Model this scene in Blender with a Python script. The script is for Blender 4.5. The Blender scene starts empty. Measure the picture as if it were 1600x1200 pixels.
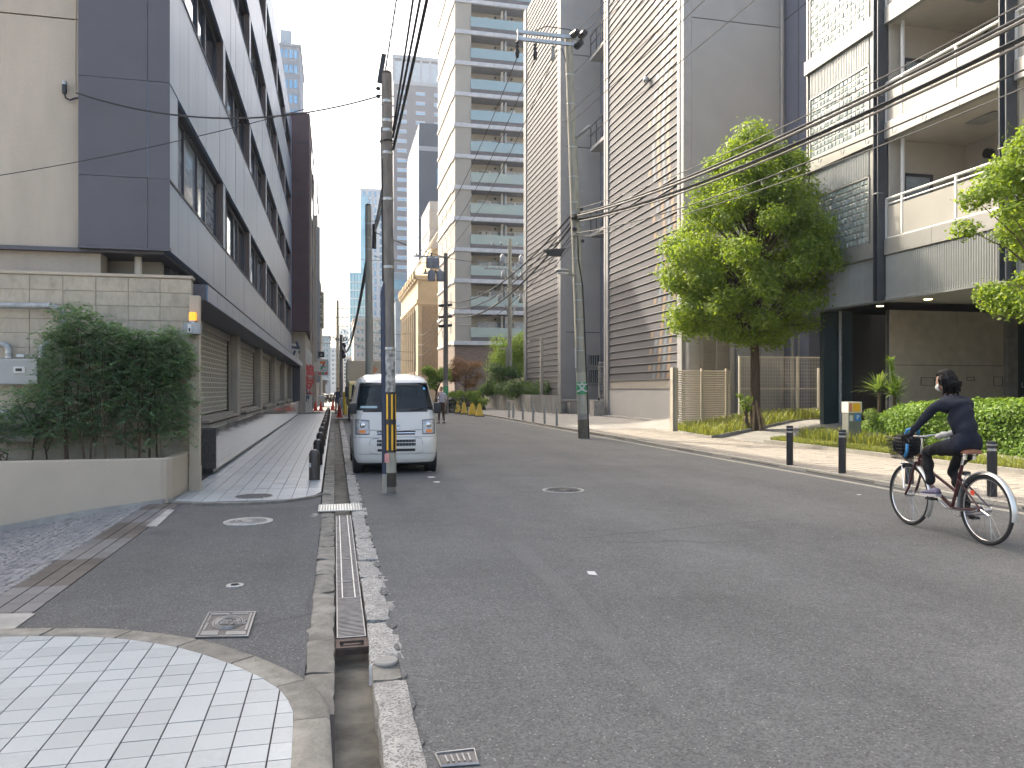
import bpy, bmesh, math, random
import numpy as np
from mathutils import Vector, Matrix, Euler
random.seed(7); RNG = np.random.default_rng(7)
S = bpy.context.scene; COL = S.collection
# ---------------------------------------------------------------- camera, sky, sun, exposure
TH = math.radians(13.0); cT, sT = math.cos(TH), math.sin(TH); FPX, CAMH, HOR = 1200.0, 1.5, 608.0
cam_d = bpy.data.cameras.new('camera'); cam = bpy.data.objects.new('camera', cam_d); COL.objects.link(cam); S.camera = cam
cam.location = (0, 0, CAMH); cam.rotation_euler = (math.radians(90), 0, -TH)
cam_d.sensor_width = 36; cam_d.lens = 27; cam_d.shift_y = 8 / 1600; cam_d.clip_start = .05; cam_d.clip_end = 3000
SUN_EL, SUN_AZ = math.radians(41), math.radians(-35)
W = bpy.data.worlds.new('World'); S.world = W; W.use_nodes = True
wn = W.node_tree; bg = wn.nodes['Background']; sk = wn.nodes.new('ShaderNodeTexSky'); sk.sky_type = 'NISHITA'
sk.sun_disc = False; sk.sun_elevation = SUN_EL; sk.sun_rotation = SUN_AZ; sk.air_density = .8; sk.dust_density = 6.0; sk.ozone_density = .6
wb = wn.nodes.new('ShaderNodeMix'); wb.data_type = 'RGBA'; wb.blend_type = 'MULTIPLY'; wb.inputs[0].default_value = 1; wb.inputs[7].default_value = (1.025, 1.01, .935, 1)
wn.links.new(sk.outputs[0], wb.inputs[6]); wn.links.new(wb.outputs[2], bg.inputs[0]); bg.inputs[1].default_value = .15
sl = bpy.data.lights.new('sun', 'SUN'); sun = bpy.data.objects.new('sun', sl); COL.objects.link(sun)
sl.energy = 2.0; sl.angle = math.radians(.6); sl.color = (1, .90, .74)
sdir = Vector((math.sin(SUN_AZ) * math.cos(SUN_EL), math.cos(SUN_AZ) * math.cos(SUN_EL), math.sin(SUN_EL)))
sun.rotation_euler = (-sdir).to_track_quat('-Z', 'Y').to_euler(); sun.location = (0, 0, 60)
S.view_settings.view_transform = 'Standard'; S.view_settings.look = 'None'; S.view_settings.gamma = 1
S.view_settings.exposure = 2.08; S.view_settings.use_curve_mapping = False
S.cycles.max_bounces = 6; S.cycles.diffuse_bounces = 3; S.cycles.glossy_bounces = 3; S.cycles.transmission_bounces = 4
S.cycles.transparent_max_bounces = 8; S.cycles.sample_clamp_indirect = 6; S.cycles.caustics_reflective = False; S.cycles.caustics_refractive = False

# ---------------------------------------------------------------- measuring helpers (photo measurements to metres)
def toW(Xc, d): return (Xc * cT + d * sT, -Xc * sT + d * cT)
def G(px, py, z=0.0):
    d = (CAMH - z) * FPX / (py - HOR); return toW((px - 800) / FPX * d, d)
def AT(px, d): return toW((px - 800) / FPX * d, d)
def YX(px, x): t = (px - 800) / FPX; return x * (cT - t * sT) / (sT + t * cT)      # y where plane x meets column px
def XY(px, y): t = (px - 800) / FPX; return y * (sT + t * cT) / (cT - t * sT)
def DD(x, y): return x * sT + y * cT
def ZZ(py, x, y): return CAMH + (HOR - py) / FPX * DD(x, y)

# ---------------------------------------------------------------- materials
MATS = {}
def mat(name, col, rough=.6, metal=0, var=.12, scale=3.0, bump=.0, bscale=60, rand=0.0, spec=.5, stain=0, stain_col=None, stretch=None, trans=0, emis=0, speck=0, speck_col=(.5,.5,.5), speck_scale=120, coat=0):
    if name in MATS: return MATS[name]
    m = bpy.data.materials.new(name); m.use_nodes = True; n = m.node_tree; N = n.nodes; L = n.links
    b = N['Principled BSDF']; b.inputs['Roughness'].default_value = rough; b.inputs['Metallic'].default_value = metal
    b.inputs['Specular IOR Level'].default_value = spec
    if coat: b.inputs['Coat Weight'].default_value = coat; b.inputs['Coat Roughness'].default_value = .05
    tc = N.new('ShaderNodeTexCoord'); mp = N.new('ShaderNodeMapping'); L.new(tc.outputs['Object'], mp.inputs[0])
    oi = N.new('ShaderNodeObjectInfo')
    cmb = N.new('ShaderNodeCombineXYZ'); mu = N.new('ShaderNodeMath'); mu.operation = 'MULTIPLY'; mu.inputs[1].default_value = 37.0
    L.new(oi.outputs['Random'], mu.inputs[0]); L.new(mu.outputs[0], cmb.inputs[0]); L.new(mu.outputs[0], cmb.inputs[1])
    if rand: L.new(cmb.outputs[0], mp.inputs['Location'])
    if stretch: mp.inputs['Scale'].default_value = stretch
    nz = N.new('ShaderNodeTexNoise'); nz.inputs['Scale'].default_value = scale; nz.inputs['Detail'].default_value = 5; L.new(mp.outputs[0], nz.inputs[0])
    cr = N.new('ShaderNodeMapRange'); cr.inputs[1].default_value = .3; cr.inputs[2].default_value = .7
    cr.inputs[3].default_value = 1 - var; cr.inputs[4].default_value = 1 + var; L.new(nz.outputs[0], cr.inputs[0])
    val = cr.outputs[0]
    if rand:
        r = N.new('ShaderNodeMapRange'); r.inputs[3].default_value = 1 - rand; r.inputs[4].default_value = 1 + rand; L.new(oi.outputs['Random'], r.inputs[0])
        x = N.new('ShaderNodeMath'); x.operation = 'MULTIPLY'; L.new(val, x.inputs[0]); L.new(r.outputs[0], x.inputs[1]); val = x.outputs[0]
    vm = N.new('ShaderNodeVectorMath'); vm.operation = 'SCALE'; vm.inputs[0].default_value = col[:3]; L.new(val, vm.inputs['Scale'])
    out = vm.outputs[0]
    if stain:
        n2 = N.new('ShaderNodeTexNoise'); n2.inputs['Scale'].default_value = scale * .35; n2.inputs['Detail'].default_value = 8; n2.inputs['Roughness'].default_value = .65; L.new(mp.outputs[0], n2.inputs[0])
        m2 = N.new('ShaderNodeMapRange'); m2.inputs[1].default_value = .52; m2.inputs[2].default_value = .72; m2.inputs[3].default_value = 0; m2.inputs[4].default_value = stain; L.new(n2.outputs[0], m2.inputs[0])
        mx = N.new('ShaderNodeMix'); mx.data_type = 'RGBA'; L.new(m2.outputs[0], mx.inputs[0]); L.new(out, mx.inputs[6]); mx.inputs[7].default_value = (*(stain_col or [c * .5 for c in col[:3]]), 1); out = mx.outputs[2]
    if speck:
        v = N.new('ShaderNodeTexVoronoi'); v.inputs['Scale'].default_value = speck_scale; L.new(tc.outputs['Object'], v.inputs[0])
        s2 = N.new('ShaderNodeSeparateColor'); L.new(v.outputs['Color'], s2.inputs[0])
        m3 = N.new('ShaderNodeMapRange'); m3.inputs[1].default_value = 1 - speck; m3.inputs[2].default_value = 1 - speck + .02; L.new(s2.outputs[0], m3.inputs[0])
        mx = N.new('ShaderNodeMix'); mx.data_type = 'RGBA'; L.new(m3.outputs[0], mx.inputs[0]); L.new(out, mx.inputs[6]); mx.inputs[7].default_value = (*speck_col, 1); out = mx.outputs[2]
    L.new(out, b.inputs['Base Color'])
    if emis: L.new(out, b.inputs['Emission Color']); b.inputs['Emission Strength'].default_value = emis
    if bump:
        nb = N.new('ShaderNodeTexNoise'); nb.inputs['Scale'].default_value = bscale; nb.inputs['Detail'].default_value = 4; L.new(tc.outputs['Object'], nb.inputs[0])
        bp = N.new('ShaderNodeBump'); bp.inputs['Strength'].default_value = bump; bp.inputs['Distance'].default_value = .01; L.new(nb.outputs[0], bp.inputs['Height']); L.new(bp.outputs[0], b.inputs['Normal'])
    if trans:
        o = N['Material Output']; tr = N.new('ShaderNodeBsdfTranslucent'); L.new(out, tr.inputs[0]); ms = N.new('ShaderNodeMixShader'); ms.inputs[0].default_value = trans
        L.new(b.outputs[0], ms.inputs[1]); L.new(tr.outputs[0], ms.inputs[2]); L.new(ms.outputs[0], o.inputs[0])
    MATS[name] = m; return m
def glassmat(name, tint, alpha=.35, rough=.03):
    m = bpy.data.materials.new(name); m.use_nodes = True; n = m.node_tree; N = n.nodes; L = n.links; b = N['Principled BSDF']
    b.inputs['Base Color'].default_value = (*tint, 1); b.inputs['Roughness'].default_value = rough; b.inputs['Specular IOR Level'].default_value = .8
    tr = N.new('ShaderNodeBsdfTransparent'); tr.inputs[0].default_value = (*[min(1, .55 + t * .6) for t in tint], 1); ms = N.new('ShaderNodeMixShader'); ms.inputs[0].default_value = alpha
    L.new(tr.outputs[0], ms.inputs[1]); L.new(b.outputs[0], ms.inputs[2]); L.new(ms.outputs[0], N['Material Output'].inputs[0]); MATS[name] = m; return m

def asphalt(name, base, patch):
    m = bpy.data.materials.new(name); m.use_nodes = True; n = m.node_tree; N = n.nodes; L = n.links; b = N['Principled BSDF']
    tc = N.new('ShaderNodeTexCoord'); P = tc.outputs['Object']
    def noise(sc, det=4, rg=.6):
        q = N.new('ShaderNodeTexNoise'); q.inputs['Scale'].default_value = sc; q.inputs['Detail'].default_value = det; q.inputs['Roughness'].default_value = rg; L.new(P, q.inputs[0]); return q.outputs[0]
    def mr(i, a, c, d, e):
        q = N.new('ShaderNodeMapRange'); q.inputs[1].default_value = a; q.inputs[2].default_value = c; q.inputs[3].default_value = d; q.inputs[4].default_value = e; L.new(i, q.inputs[0]); return q.outputs[0]
    def mm(op, a, c):
        q = N.new('ShaderNodeMath'); q.operation = op; L.new(a, q.inputs[0])
        if isinstance(c, (int, float)): q.inputs[1].default_value = c
        else: L.new(c, q.inputs[1])
        return q.outputs[0]
    a = mr(noise(.55, 6, .7), .3, .7, .84, 1.14)
    c = mr(noise(75, 4, .85), .34, .66, .42, 1.6)
    e = mr(noise(7, 4), .3, .7, .93, 1.07)
    mp = N.new('ShaderNodeMapping'); mp.inputs['Scale'].default_value = (1.1, .07, 1); L.new(P, mp.inputs[0]); wr = N.new('ShaderNodeTexNoise'); wr.inputs['Scale'].default_value = 1; wr.inputs['Detail'].default_value = 3; L.new(mp.outputs[0], wr.inputs[0])
    oil = mr(noise(1.3, 3, .5), .68, .76, 1, .82)
    v = mm('MULTIPLY', mm('MULTIPLY', mm('MULTIPLY', mm('MULTIPLY', a, c), e), mr(wr.outputs[0], .3, .7, .9, 1.1)), oil)
    vo = N.new('ShaderNodeTexVoronoi'); vo.inputs['Scale'].default_value = 60; L.new(P, vo.inputs[0])
    sp = N.new('ShaderNodeSeparateColor'); L.new(vo.outputs['Color'], sp.inputs[0])
    near = mr(vo.outputs['Distance'], .18, .34, 1, 0)
    chips = mm('MULTIPLY', mr(sp.outputs[0], .84, .90, 0, .8), near)
    # hairline cracks
    v2 = N.new('ShaderNodeTexVoronoi'); v2.feature = 'DISTANCE_TO_EDGE'; v2.inputs['Scale'].default_value = .28
    wp = N.new('ShaderNodeTexNoise'); wp.inputs['Scale'].default_value = 1.4; wp.inputs['Detail'].default_value = 6; L.new(P, wp.inputs[0])
    wm = N.new('ShaderNodeMix'); wm.data_type = 'RGBA'; wm.inputs[0].default_value = .22; L.new(P, wm.inputs[6]); L.new(wp.outputs['Color'], wm.inputs[7]); L.new(wm.outputs[2], v2.inputs[0])
    crk = mm('MULTIPLY', mr(v2.outputs[0], .0, .004, 1, 0), mr(noise(.35, 2), .52, .62, 0, .35))
    vm = N.new('ShaderNodeVectorMath'); vm.operation = 'SCALE'; vm.inputs[0].default_value = base; L.new(v, vm.inputs['Scale'])
    mx = N.new('ShaderNodeMix'); mx.data_type = 'RGBA'; L.new(chips, mx.inputs[0]); L.new(vm.outputs[0], mx.inputs[6]); mx.inputs[7].default_value = (.36, .35, .33, 1)
    m4 = N.new('ShaderNodeMix'); m4.data_type = 'RGBA'; L.new(crk, m4.inputs[0]); L.new(mx.outputs[2], m4.inputs[6]); m4.inputs[7].default_value = (.015, .015, .016, 1)
    L.new(m4.outputs[2], b.inputs['Base Color']); b.inputs['Roughness'].default_value = .82; b.inputs['Specular IOR Level'].default_value = .35
    bp = N.new('ShaderNodeBump'); bp.inputs['Strength'].default_value = .5; bp.inputs['Distance'].default_value = .006; L.new(c, bp.inputs['Height']); L.new(bp.outputs[0], b.inputs['Normal'])
    MATS[name] = m; return m

# ---------------------------------------------------------------- objects
def link(o, parent=None):
    COL.objects.link(o)
    if parent is not None: o.parent = parent
    return o
def tag(o, label=None, cat=None, group=None, kind=None):
    if label: o['label'] = label
    if cat: o['category'] = cat
    if group: o['group'] = group
    if kind: o['kind'] = kind
    return o
def thing(name, label, cat, loc=(0, 0, 0), rz=0, group=None):
    o = bpy.data.objects.new(name, None); o.empty_display_size = .2; o.location = loc; o.rotation_euler = (0, 0, rz); COL.objects.link(o)
    return tag(o, label, cat, group)
def worldloc(o):
    v = Vector((0, 0, 0))
    while o is not None: v += Vector(o.location); o = o.parent
    return v
def copy_tree(o, parent=None, data=True):
    c = o.copy(); COL.objects.link(c)
    if parent is not None: c.parent = parent
    for ch in o.children: copy_tree(ch, c)
    return c

class MB:
    def __init__(s): s.v = []; s.f = []
    def add(s, vs, fs):
        k = len(s.v); s.v += [tuple(p) for p in vs]; s.f += [tuple(i + k for i in f) for f in fs]; return s
    def box(s, c, d, rz=0, rx=0, ry=0):
        x, y, z = d[0] / 2, d[1] / 2, d[2] / 2
        vs = [Vector((a, b, e)) for a in (-x, x) for b in (-y, y) for e in (-z, z)]
        if rz or rx or ry:
            R = Euler((rx, ry, rz)).to_matrix(); vs = [R @ v for v in vs]
        C = Vector(c); vs = [v + C for v in vs]
        return s.add(vs, [(0, 1, 3, 2), (4, 6, 7, 5), (0, 4, 5, 1), (2, 3, 7, 6), (0, 2, 6, 4), (1, 5, 7, 3)])
    def bb(s, x0, x1, y0, y1, z0, z1): return s.box(((x0 + x1) / 2, (y0 + y1) / 2, (z0 + z1) / 2), (abs(x1 - x0), abs(y1 - y0), abs(z1 - z0)))
    def prism(s, pts, z0, z1):
        n = len(pts); vs = [(p[0], p[1], z0) for p in pts] + [(p[0], p[1], z1) for p in pts]
        a = sum(pts[i][0] * pts[(i + 1) % n][1] - pts[(i + 1) % n][0] * pts[i][1] for i in range(n))
        fs = [tuple(range(n))[::-1], tuple(range(n, 2 * n))] + [(i, (i + 1) % n, n + (i + 1) % n, n + i) for i in range(n)]
        if a < 0: fs = [f[::-1] for f in fs]
        return s.add(vs, fs)
    def poly3(s, vs): return s.add(vs, [tuple(range(len(vs)))])
    def quad(s, a, b, c, d): return s.add([a, b, c, d], [(0, 1, 2, 3)])
    def tube(s, pts, r, n=8, cap=True):
        pts = [Vector(p) for p in pts]; rs = r if isinstance(r, (list, tuple)) else [r] * len(pts); rings = []; up = None
        for i, p in enumerate(pts):
            t = (pts[min(i + 1, len(pts) - 1)] - pts[max(i - 1, 0)]).normalized()
            if up is None: up = t.orthogonal().normalized()
            a = (up - t * up.dot(t)); a = a.normalized() if a.length > 1e-6 else t.orthogonal().normalized(); up = a; b = t.cross(a)
            rings.append([p + (a * math.cos(2 * math.pi * k / n) + b * math.sin(2 * math.pi * k / n)) * rs[i] for k in range(n)])
        vs = [v for R in rings for v in R]; fs = []
        for i in range(len(pts) - 1):
            for k in range(n): fs.append((i * n + k, i * n + (k + 1) % n, (i + 1) * n + (k + 1) % n, (i + 1) * n + k))
        if cap: fs.append(tuple(range(n))[::-1]); fs.append(tuple((len(pts) - 1) * n + k for k in range(n)))
        return s.add(vs, fs)
    def cyl(s, c, r, h, n=16): return s.tube([c, (c[0], c[1], c[2] + h)], r, n)
    def lathe(s, prof, c=(0, 0, 0), n=20):   # prof [(r,z)]
        vs = []; fs = []
        for r, z in prof:
            for k in range(n): a = 2 * math.pi * k / n; vs.append((c[0] + r * math.cos(a), c[1] + r * math.sin(a), c[2] + z))
        for i in range(len(prof) - 1):
            for k in range(n): fs.append((i * n + k, i * n + (k + 1) % n, (i + 1) * n + (k + 1) % n, (i + 1) * n + k))
        fs.append(tuple(range(n))[::-1]); fs.append(tuple((len(prof) - 1) * n + k for k in range(n)))
        return s.add(vs, fs)
    def torus(s, c, R, r, axis='y', n=32, m=8):
        vs = []; fs = []
        for i in range(n):
            a = 2 * math.pi * i / n
            for j in range(m):
                b = 2 * math.pi * j / m; q = R + r * math.cos(b); w = r * math.sin(b)
                p = {'y': (q * math.cos(a), w, q * math.sin(a)), 'z': (q * math.cos(a), q * math.sin(a), w), 'x': (w, q * math.cos(a), q * math.sin(a))}[axis]
                vs.append((p[0] + c[0], p[1] + c[1], p[2] + c[2]))
                fs.append((i * m + j, ((i + 1) % n) * m + j, ((i + 1) % n) * m + (j + 1) % m, i * m + (j + 1) % m))
        return s.add(vs, fs)
    def ell(s, c, r, n=12, m=8):
        vs = []; fs = []
        for j in range(m + 1):
            ph = math.pi * j / m
            for i in range(n):
                a = 2 * math.pi * i / n; vs.append((c[0] + r[0] * math.sin(ph) * math.cos(a), c[1] + r[1] * math.sin(ph) * math.sin(a), c[2] + r[2] * math.cos(ph)))
        for j in range(m):
            for i in range(n): fs.append((j * n + i, (j + 1) * n + i, (j + 1) * n + (i + 1) % n, j * n + (i + 1) % n))
        return s.add(vs, fs)
    def mesh(s, name, m, smooth=False, org=(0, 0, 0), bevel=0):
        me = bpy.data.meshes.new(name); o = Vector(org)
        me.from_pydata([(v[0] - o.x, v[1] - o.y, v[2] - o.z) for v in s.v], [], s.f)
        bm = bmesh.new(); bm.from_mesh(me); bmesh.ops.recalc_face_normals(bm, faces=bm.faces)
        if bevel: bmesh.ops.bevel(bm, geom=[e for e in bm.edges if len(e.link_faces) == 2 and e.calc_face_angle(0) > .5], offset=bevel, segments=2, affect='EDGES', profile=.6)
        bm.to_mesh(me); bm.free()
        if m is not None: me.materials.append(m)
        if smooth:
            me.shade_smooth()
            if smooth != 1: me.set_sharp_from_angle(angle=math.radians(smooth))
        return me
    def build(s, name, m, parent=None, smooth=False, local=False, bevel=0, label=None):
        """geometry in world coords unless local; parents are translated only (or local given)"""
        if local: org = (0, 0, 0)
        elif parent is not None: org = worldloc(parent)
        else:
            xs = [v[0] for v in s.v]; ys = [v[1] for v in s.v]; zs = [v[2] for v in s.v]; org = ((min(xs) + max(xs)) / 2, (min(ys) + max(ys)) / 2, min(zs))
        o = bpy.data.objects.new(name, s.mesh(name, m, smooth, org, bevel)); link(o, parent)
        if parent is None and not local: o.location = org
        if label: o['label'] = label
        return o
def piece(name, me, loc, parent, rz=0, sc=None, world=True):
    o = bpy.data.objects.new(name, me); link(o, parent)
    o.location = Vector(loc) - (worldloc(parent) if world and parent is not None else Vector((0, 0, 0))); o.rotation_euler = (0, 0, rz)
    if sc: o.scale = sc
    return o
def unitbox(name, m, bevel=0): return MB().box((0, 0, 0), (1, 1, 1)).mesh(name, m, bevel=bevel)

def text_obj(name, body, size, m, loc, rot, parent=None, extrude=.004, align='CENTER', vertical=False, world=True, bold=0, label=None, shear=0):
    cu = bpy.data.curves.new(name, 'FONT'); cu.body = '\n'.join(body) if vertical else body; cu.size = size; cu.align_x = align; cu.align_y = 'CENTER'; cu.extrude = extrude; cu.resolution_u = 3
    cu.offset = bold; cu.shear = shear
    if vertical: cu.space_line = .92
    t = bpy.data.objects.new('tmp', cu); COL.objects.link(t); bpy.context.view_layer.update()
    me = bpy.data.meshes.new_from_object(t.evaluated_get(bpy.context.evaluated_depsgraph_get())); me.name = name
    bpy.data.objects.remove(t); bpy.data.curves.remove(cu)
    me.materials.clear(); me.materials.append(m)
    o = bpy.data.objects.new(name, me); link(o, parent); o.location = Vector(loc) - (worldloc(parent) if world and parent is not None else Vector((0, 0, 0))); o.rotation_euler = rot
    if label: o['label'] = label
    return o

def skin_mesh(name, nodes, edges, mats_fn, mats, sub=2, root=0, sm=0):
    """nodes [(pos, rx, ry)]"""
    me = bpy.data.meshes.new(name); me.from_pydata([n[0] for n in nodes], edges, []); o = bpy.data.objects.new('tmp', me); COL.objects.link(o)
    o.modifiers.new('s', 'SKIN'); sv = me.skin_vertices[0].data
    for i, n in enumerate(nodes): sv[i].radius = (n[1], n[2] if len(n) > 2 else n[1]); sv[i].use_root = (i == root)
    q = o.modifiers.new('u', 'SUBSURF'); q.levels = sub; q.render_levels = sub
    bpy.context.view_layer.update(); r = bpy.data.meshes.new_from_object(o.evaluated_get(bpy.context.evaluated_depsgraph_get())); r.name = name
    bpy.data.objects.remove(o); bpy.data.meshes.remove(me)
    if sm:
        bm = bmesh.new(); bm.from_mesh(r)
        for _ in range(sm): bmesh.ops.smooth_vert(bm, verts=bm.verts, factor=.5, use_axis_x=True, use_axis_y=True, use_axis_z=True)
        bm.to_mesh(r); bm.free()
    r.materials.clear()
    for m in mats: r.materials.append(m)
    if mats_fn:
        for p in r.polygons: p.material_index = mats_fn(p.center)
    r.shade_smooth(); return r

# ---------------------------------------------------------------- foliage
def leaves_mesh(name, pts, nrm, size, m, aspect=.5, jitter=.6, fold=True):
    n = len(pts); r = RNG.normal(size=(n, 3)) * jitter + nrm; r /= np.linalg.norm(r, axis=1)[:, None]
    a = RNG.normal(size=(n, 3)); a -= (a * r).sum(1)[:, None] * r; a /= np.linalg.norm(a, axis=1)[:, None]; b = np.cross(r, a)
    s = (size * RNG.uniform(.65, 1.25, n))[:, None]
    v = np.stack([pts - a * s * .5, pts + b * s * aspect * .5 + r * s * .06, pts + a * s * .5, pts - b * s * aspect * .5 + r * s * .06], 1).reshape(-1, 3)
    me = bpy.data.meshes.new(name); me.vertices.add(4 * n); me.vertices.foreach_set('co', v.astype(np.float32).ravel())
    me.loops.add(4 * n); me.loops.foreach_set('vertex_index', np.arange(4 * n, dtype=np.int32))
    me.polygons.add(n); me.polygons.foreach_set('loop_start', np.arange(0, 4 * n, 4, dtype=np.int32)); me.polygons.foreach_set('loop_total', np.full(n, 4, dtype=np.int32))
    me.update(calc_edges=True); me.validate(); me.materials.append(m); return me
def cloud(clumps, n, shell=.55):
    c = np.array([k[0] for k in clumps]); r = np.array([k[1] for k in clumps]); w = r ** 2; w = w / w.sum()
    idx = RNG.choice(len(clumps), n, p=w); d = RNG.normal(size=(n, 3)); d /= np.linalg.norm(d, axis=1)[:, None]
    rad = (shell + (1 - shell) * RNG.random(n)) * (1 + .18 * RNG.normal(size=n))
    p = c[idx] + d * (r[idx] * rad)[:, None] * np.array([1, 1, .75]); return p, d
def leafmat(name, col, col2, trans=.35):
    m = bpy.data.materials.new(name); m.use_nodes = True; n = m.node_tree; N = n.nodes; L = n.links; b = N['Principled BSDF']; b.inputs['Roughness'].default_value = .5; b.inputs['Specular IOR Level'].default_value = .35
    g = N.new('ShaderNodeNewGeometry'); cr = N.new('ShaderNodeMix'); cr.data_type = 'RGBA'; L.new(g.outputs['Random Per Island'], cr.inputs[0]); cr.inputs[6].default_value = (*col, 1); cr.inputs[7].default_value = (*col2, 1)
    L.new(cr.outputs[2], b.inputs['Base Color']); tr = N.new('ShaderNodeBsdfTranslucent')
    br = N.new('ShaderNodeMix'); br.data_type = 'RGBA'; br.blend_type = 'MULTIPLY'; br.inputs[0].default_value = 1; L.new(cr.outputs[2], br.inputs[6]); br.inputs[7].default_value = (2.2, 2.0, .9, 1); L.new(br.outputs[2], tr.inputs[0])
    ms = N.new('ShaderNodeMixShader'); ms.inputs[0].default_value = trans; L.new(b.outputs[0], ms.inputs[1]); L.new(tr.outputs[0], ms.inputs[2]); L.new(ms.outputs[0], N['Material Output'].inputs[0]); MATS[name] = m; return m
def foliage(name, clumps, n, size, m, parent, **k):
    p, d = cloud(clumps, n, k.pop('shell', .55)); d = d * .7 + np.array([0, 0, .6]); p = p - np.array(worldloc(parent)); return link(bpy.data.objects.new(name, leaves_mesh(name, p, d, size, m, **k)), parent)
# ================================================================ MATERIAL SET
M = {}
M['asphalt'] = asphalt('asphalt', (.127, .128, .126), 0); M['asphalt2'] = asphalt('driveway_asphalt', (.098, .099, .100), 0)
M['patch'] = asphalt('patch_asphalt', (.123, .124, .122), 0); M['dark'] = mat('dark_seam', (.07, .07, .07), .9)
M['conc'] = mat('concrete', (.30, .29, .27), .85, var=.2, scale=4, bump=.4, stain=.5, rand=.12)
M['kerb_l'] = mat('kerb_concrete', (.20, .19, .165), .9, var=.28, scale=9, bump=.9, bscale=50, stain=.7, rand=.16)
M['granite'] = mat('kerb_granite', (.36, .35, .325), .8, var=.22, scale=12, bump=.8, bscale=70, rand=.13, speck=.34, speck_col=(.16, .155, .15), speck_scale=120)
M['gutter'] = mat('gutter_bed', (.15, .14, .115), .9, var=.4, scale=5, bump=.6, bscale=40, stain=.8, stain_col=(.04, .035, .03))
M['tile'] = mat('white_paving_tile', (.35, .375, .385), .42, var=.06, scale=30, rand=.10, stain=.35, stain_col=(.27, .28, .27), speck=.12, speck_col=(.34, .37, .385), speck_scale=150, bump=.08)
M['grout'] = mat('dark_grout', (.055, .05, .05), .95)
M['beige'] = mat('beige_render', (.47, .41, .335), .9, var=.07, scale=2, bump=.8, bscale=55, stain=.5, stain_col=(.33, .285, .235), stretch=(1.6, 1.6, .35))
M['block'] = mat('beige_block', (.46, .405, .32), .88, var=.08, scale=5, bump=.4, bscale=70, stain=.55, stain_col=(.25, .22, .16), rand=.05, stretch=(1.5, 1.5, .4))
M['joint'] = mat('block_joint', (.38, .335, .27), .95)
M['planter'] = mat('planter_paint', (.47, .405, .32), .85, var=.05, scale=2, bump=.6, bscale=60, stain=.3, stain_col=(.36, .33, .27))
M['darkclad'] = mat('dark_cladding', (.10, .098, .112), .55, var=.06, scale=2, bump=.15, bscale=200)
M['steelclad'] = mat('steel_cladding', (.15, .225, .335), .33, metal=.15, var=.14, scale=1.2, stretch=(6, 6, .25), rand=.05, spec=.6)
M['seam'] = mat('panel_seam', (.075, .08, .09), .6)
M['reveal'] = mat('bronze_reveal', (.15, .115, .105), .45, metal=.3)
M['winframe'] = mat('window_frame', (.085, .085, .10), .4, metal=.5)
M['glass_d'] = mat('dark_window_glass', (.035, .045, .055), .04, var=.02, spec=1.0)
M['glass_b'] = mat('blind_glass', (.30, .35, .39), .06, var=.25, scale=2, stretch=(1, 1, 6), spec=1.0)
M['glass_sky'] = mat('sky_glass', (.20, .34, .41), .10, var=.1, scale=.15, metal=.55, spec=1.0)
M['brick_dk'] = mat('maroon_brick', (.115, .075, .078), .8, var=.12, scale=1.5, bump=.3, bscale=20)
M['granite_pol'] = mat('polished_granite', (.14, .135, .135), .10, var=.25, scale=40, spec=.9, coat=.6, rand=.06)
M['granite_dk'] = mat('dark_granite', (.085, .08, .078), .3, var=.35, scale=35)
M['taupe'] = mat('taupe_metal', (.37, .34, .295), .45, metal=.2, var=.08, scale=3)
M['shutter'] = mat('shutter_grille', (.68, .65, .56), .5, metal=.2, var=.15, scale=14, rand=.07)
M['stone_b'] = mat('beige_sill', (.34, .31, .27), .6, var=.1, scale=5)
M['conc_pole'] = mat('concrete_pole', (.34, .325, .27), .9, var=.16, scale=5, bump=.4, bscale=40, stain=.5, stretch=(3, 3, .5))
M['conc_pole_dk'] = mat('dark_concrete_pole', (.185, .168, .148), .9, var=.2, scale=6, bump=.4, bscale=40, stain=.6, stretch=(3, 3, .6))
M['navy_pipe'] = mat('navy_conduit', (.025, .035, .065), .5)
M['galv'] = mat('galvanised_steel', (.42, .43, .43), .38, metal=.8, var=.15, scale=10)
M['galv_dull'] = mat('dull_galvanised', (.34, .35, .35), .6, metal=.4, var=.2, scale=12)
M['grate'] = mat('grating_steel', (.22, .22, .23), .42, metal=.8, var=.25, scale=14)
M['rust'] = mat('rusty_steel', (.085, .06, .048), .85, var=.3, scale=20)
M['black'] = mat('black_plastic', (.022, .022, .024), .5, var=.1)
M['blackmetal'] = mat('black_metal', (.03, .03, .034), .38, metal=.3)
M['bollard'] = mat('bronze_bollard', (.085, .076, .073), .38, metal=.6, var=.12, scale=12)
M['rubber'] = mat('rubber', (.018, .018, .019), .8)
M['white'] = mat('white_paint', (.62, .62, .60), .4, var=.04)
M['cream'] = mat('cream_paint', (.66, .62, .53), .6, var=.05)
M['vanwhite'] = mat('van_paint', (.68, .66, .62), .28, var=.015, coat=.5)
M['yellow'] = mat('yellow_plastic', (.75, .50, .06), .5, var=.08, scale=8)
M['reflyellow'] = mat('reflective_yellow', (.85, .46, .03), .4)
M['red'] = mat('red_plastic', (.72, .07, .035), .5, var=.08)
M['green'] = mat('green_paint', (.09, .36, .17), .6, var=.1)
M['louvre'] = mat('grey_louvre', (.094, .093, .102), .65, spec=.2, metal=0, var=.07, scale=1.5, stretch=(1, .4, 4), rand=.03)
M['lvframe'] = mat('silver_frame', (.33, .32, .31), .55, spec=.3, metal=.1, var=.06)
M['grey_wall'] = mat('grey_wall', (.31, .305, .295), .75, var=.05, scale=.8, stain=.15, bump=.1)
M['white_wall'] = mat('white_wall', (.40, .395, .385), .6, var=.04, scale=1)
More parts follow.
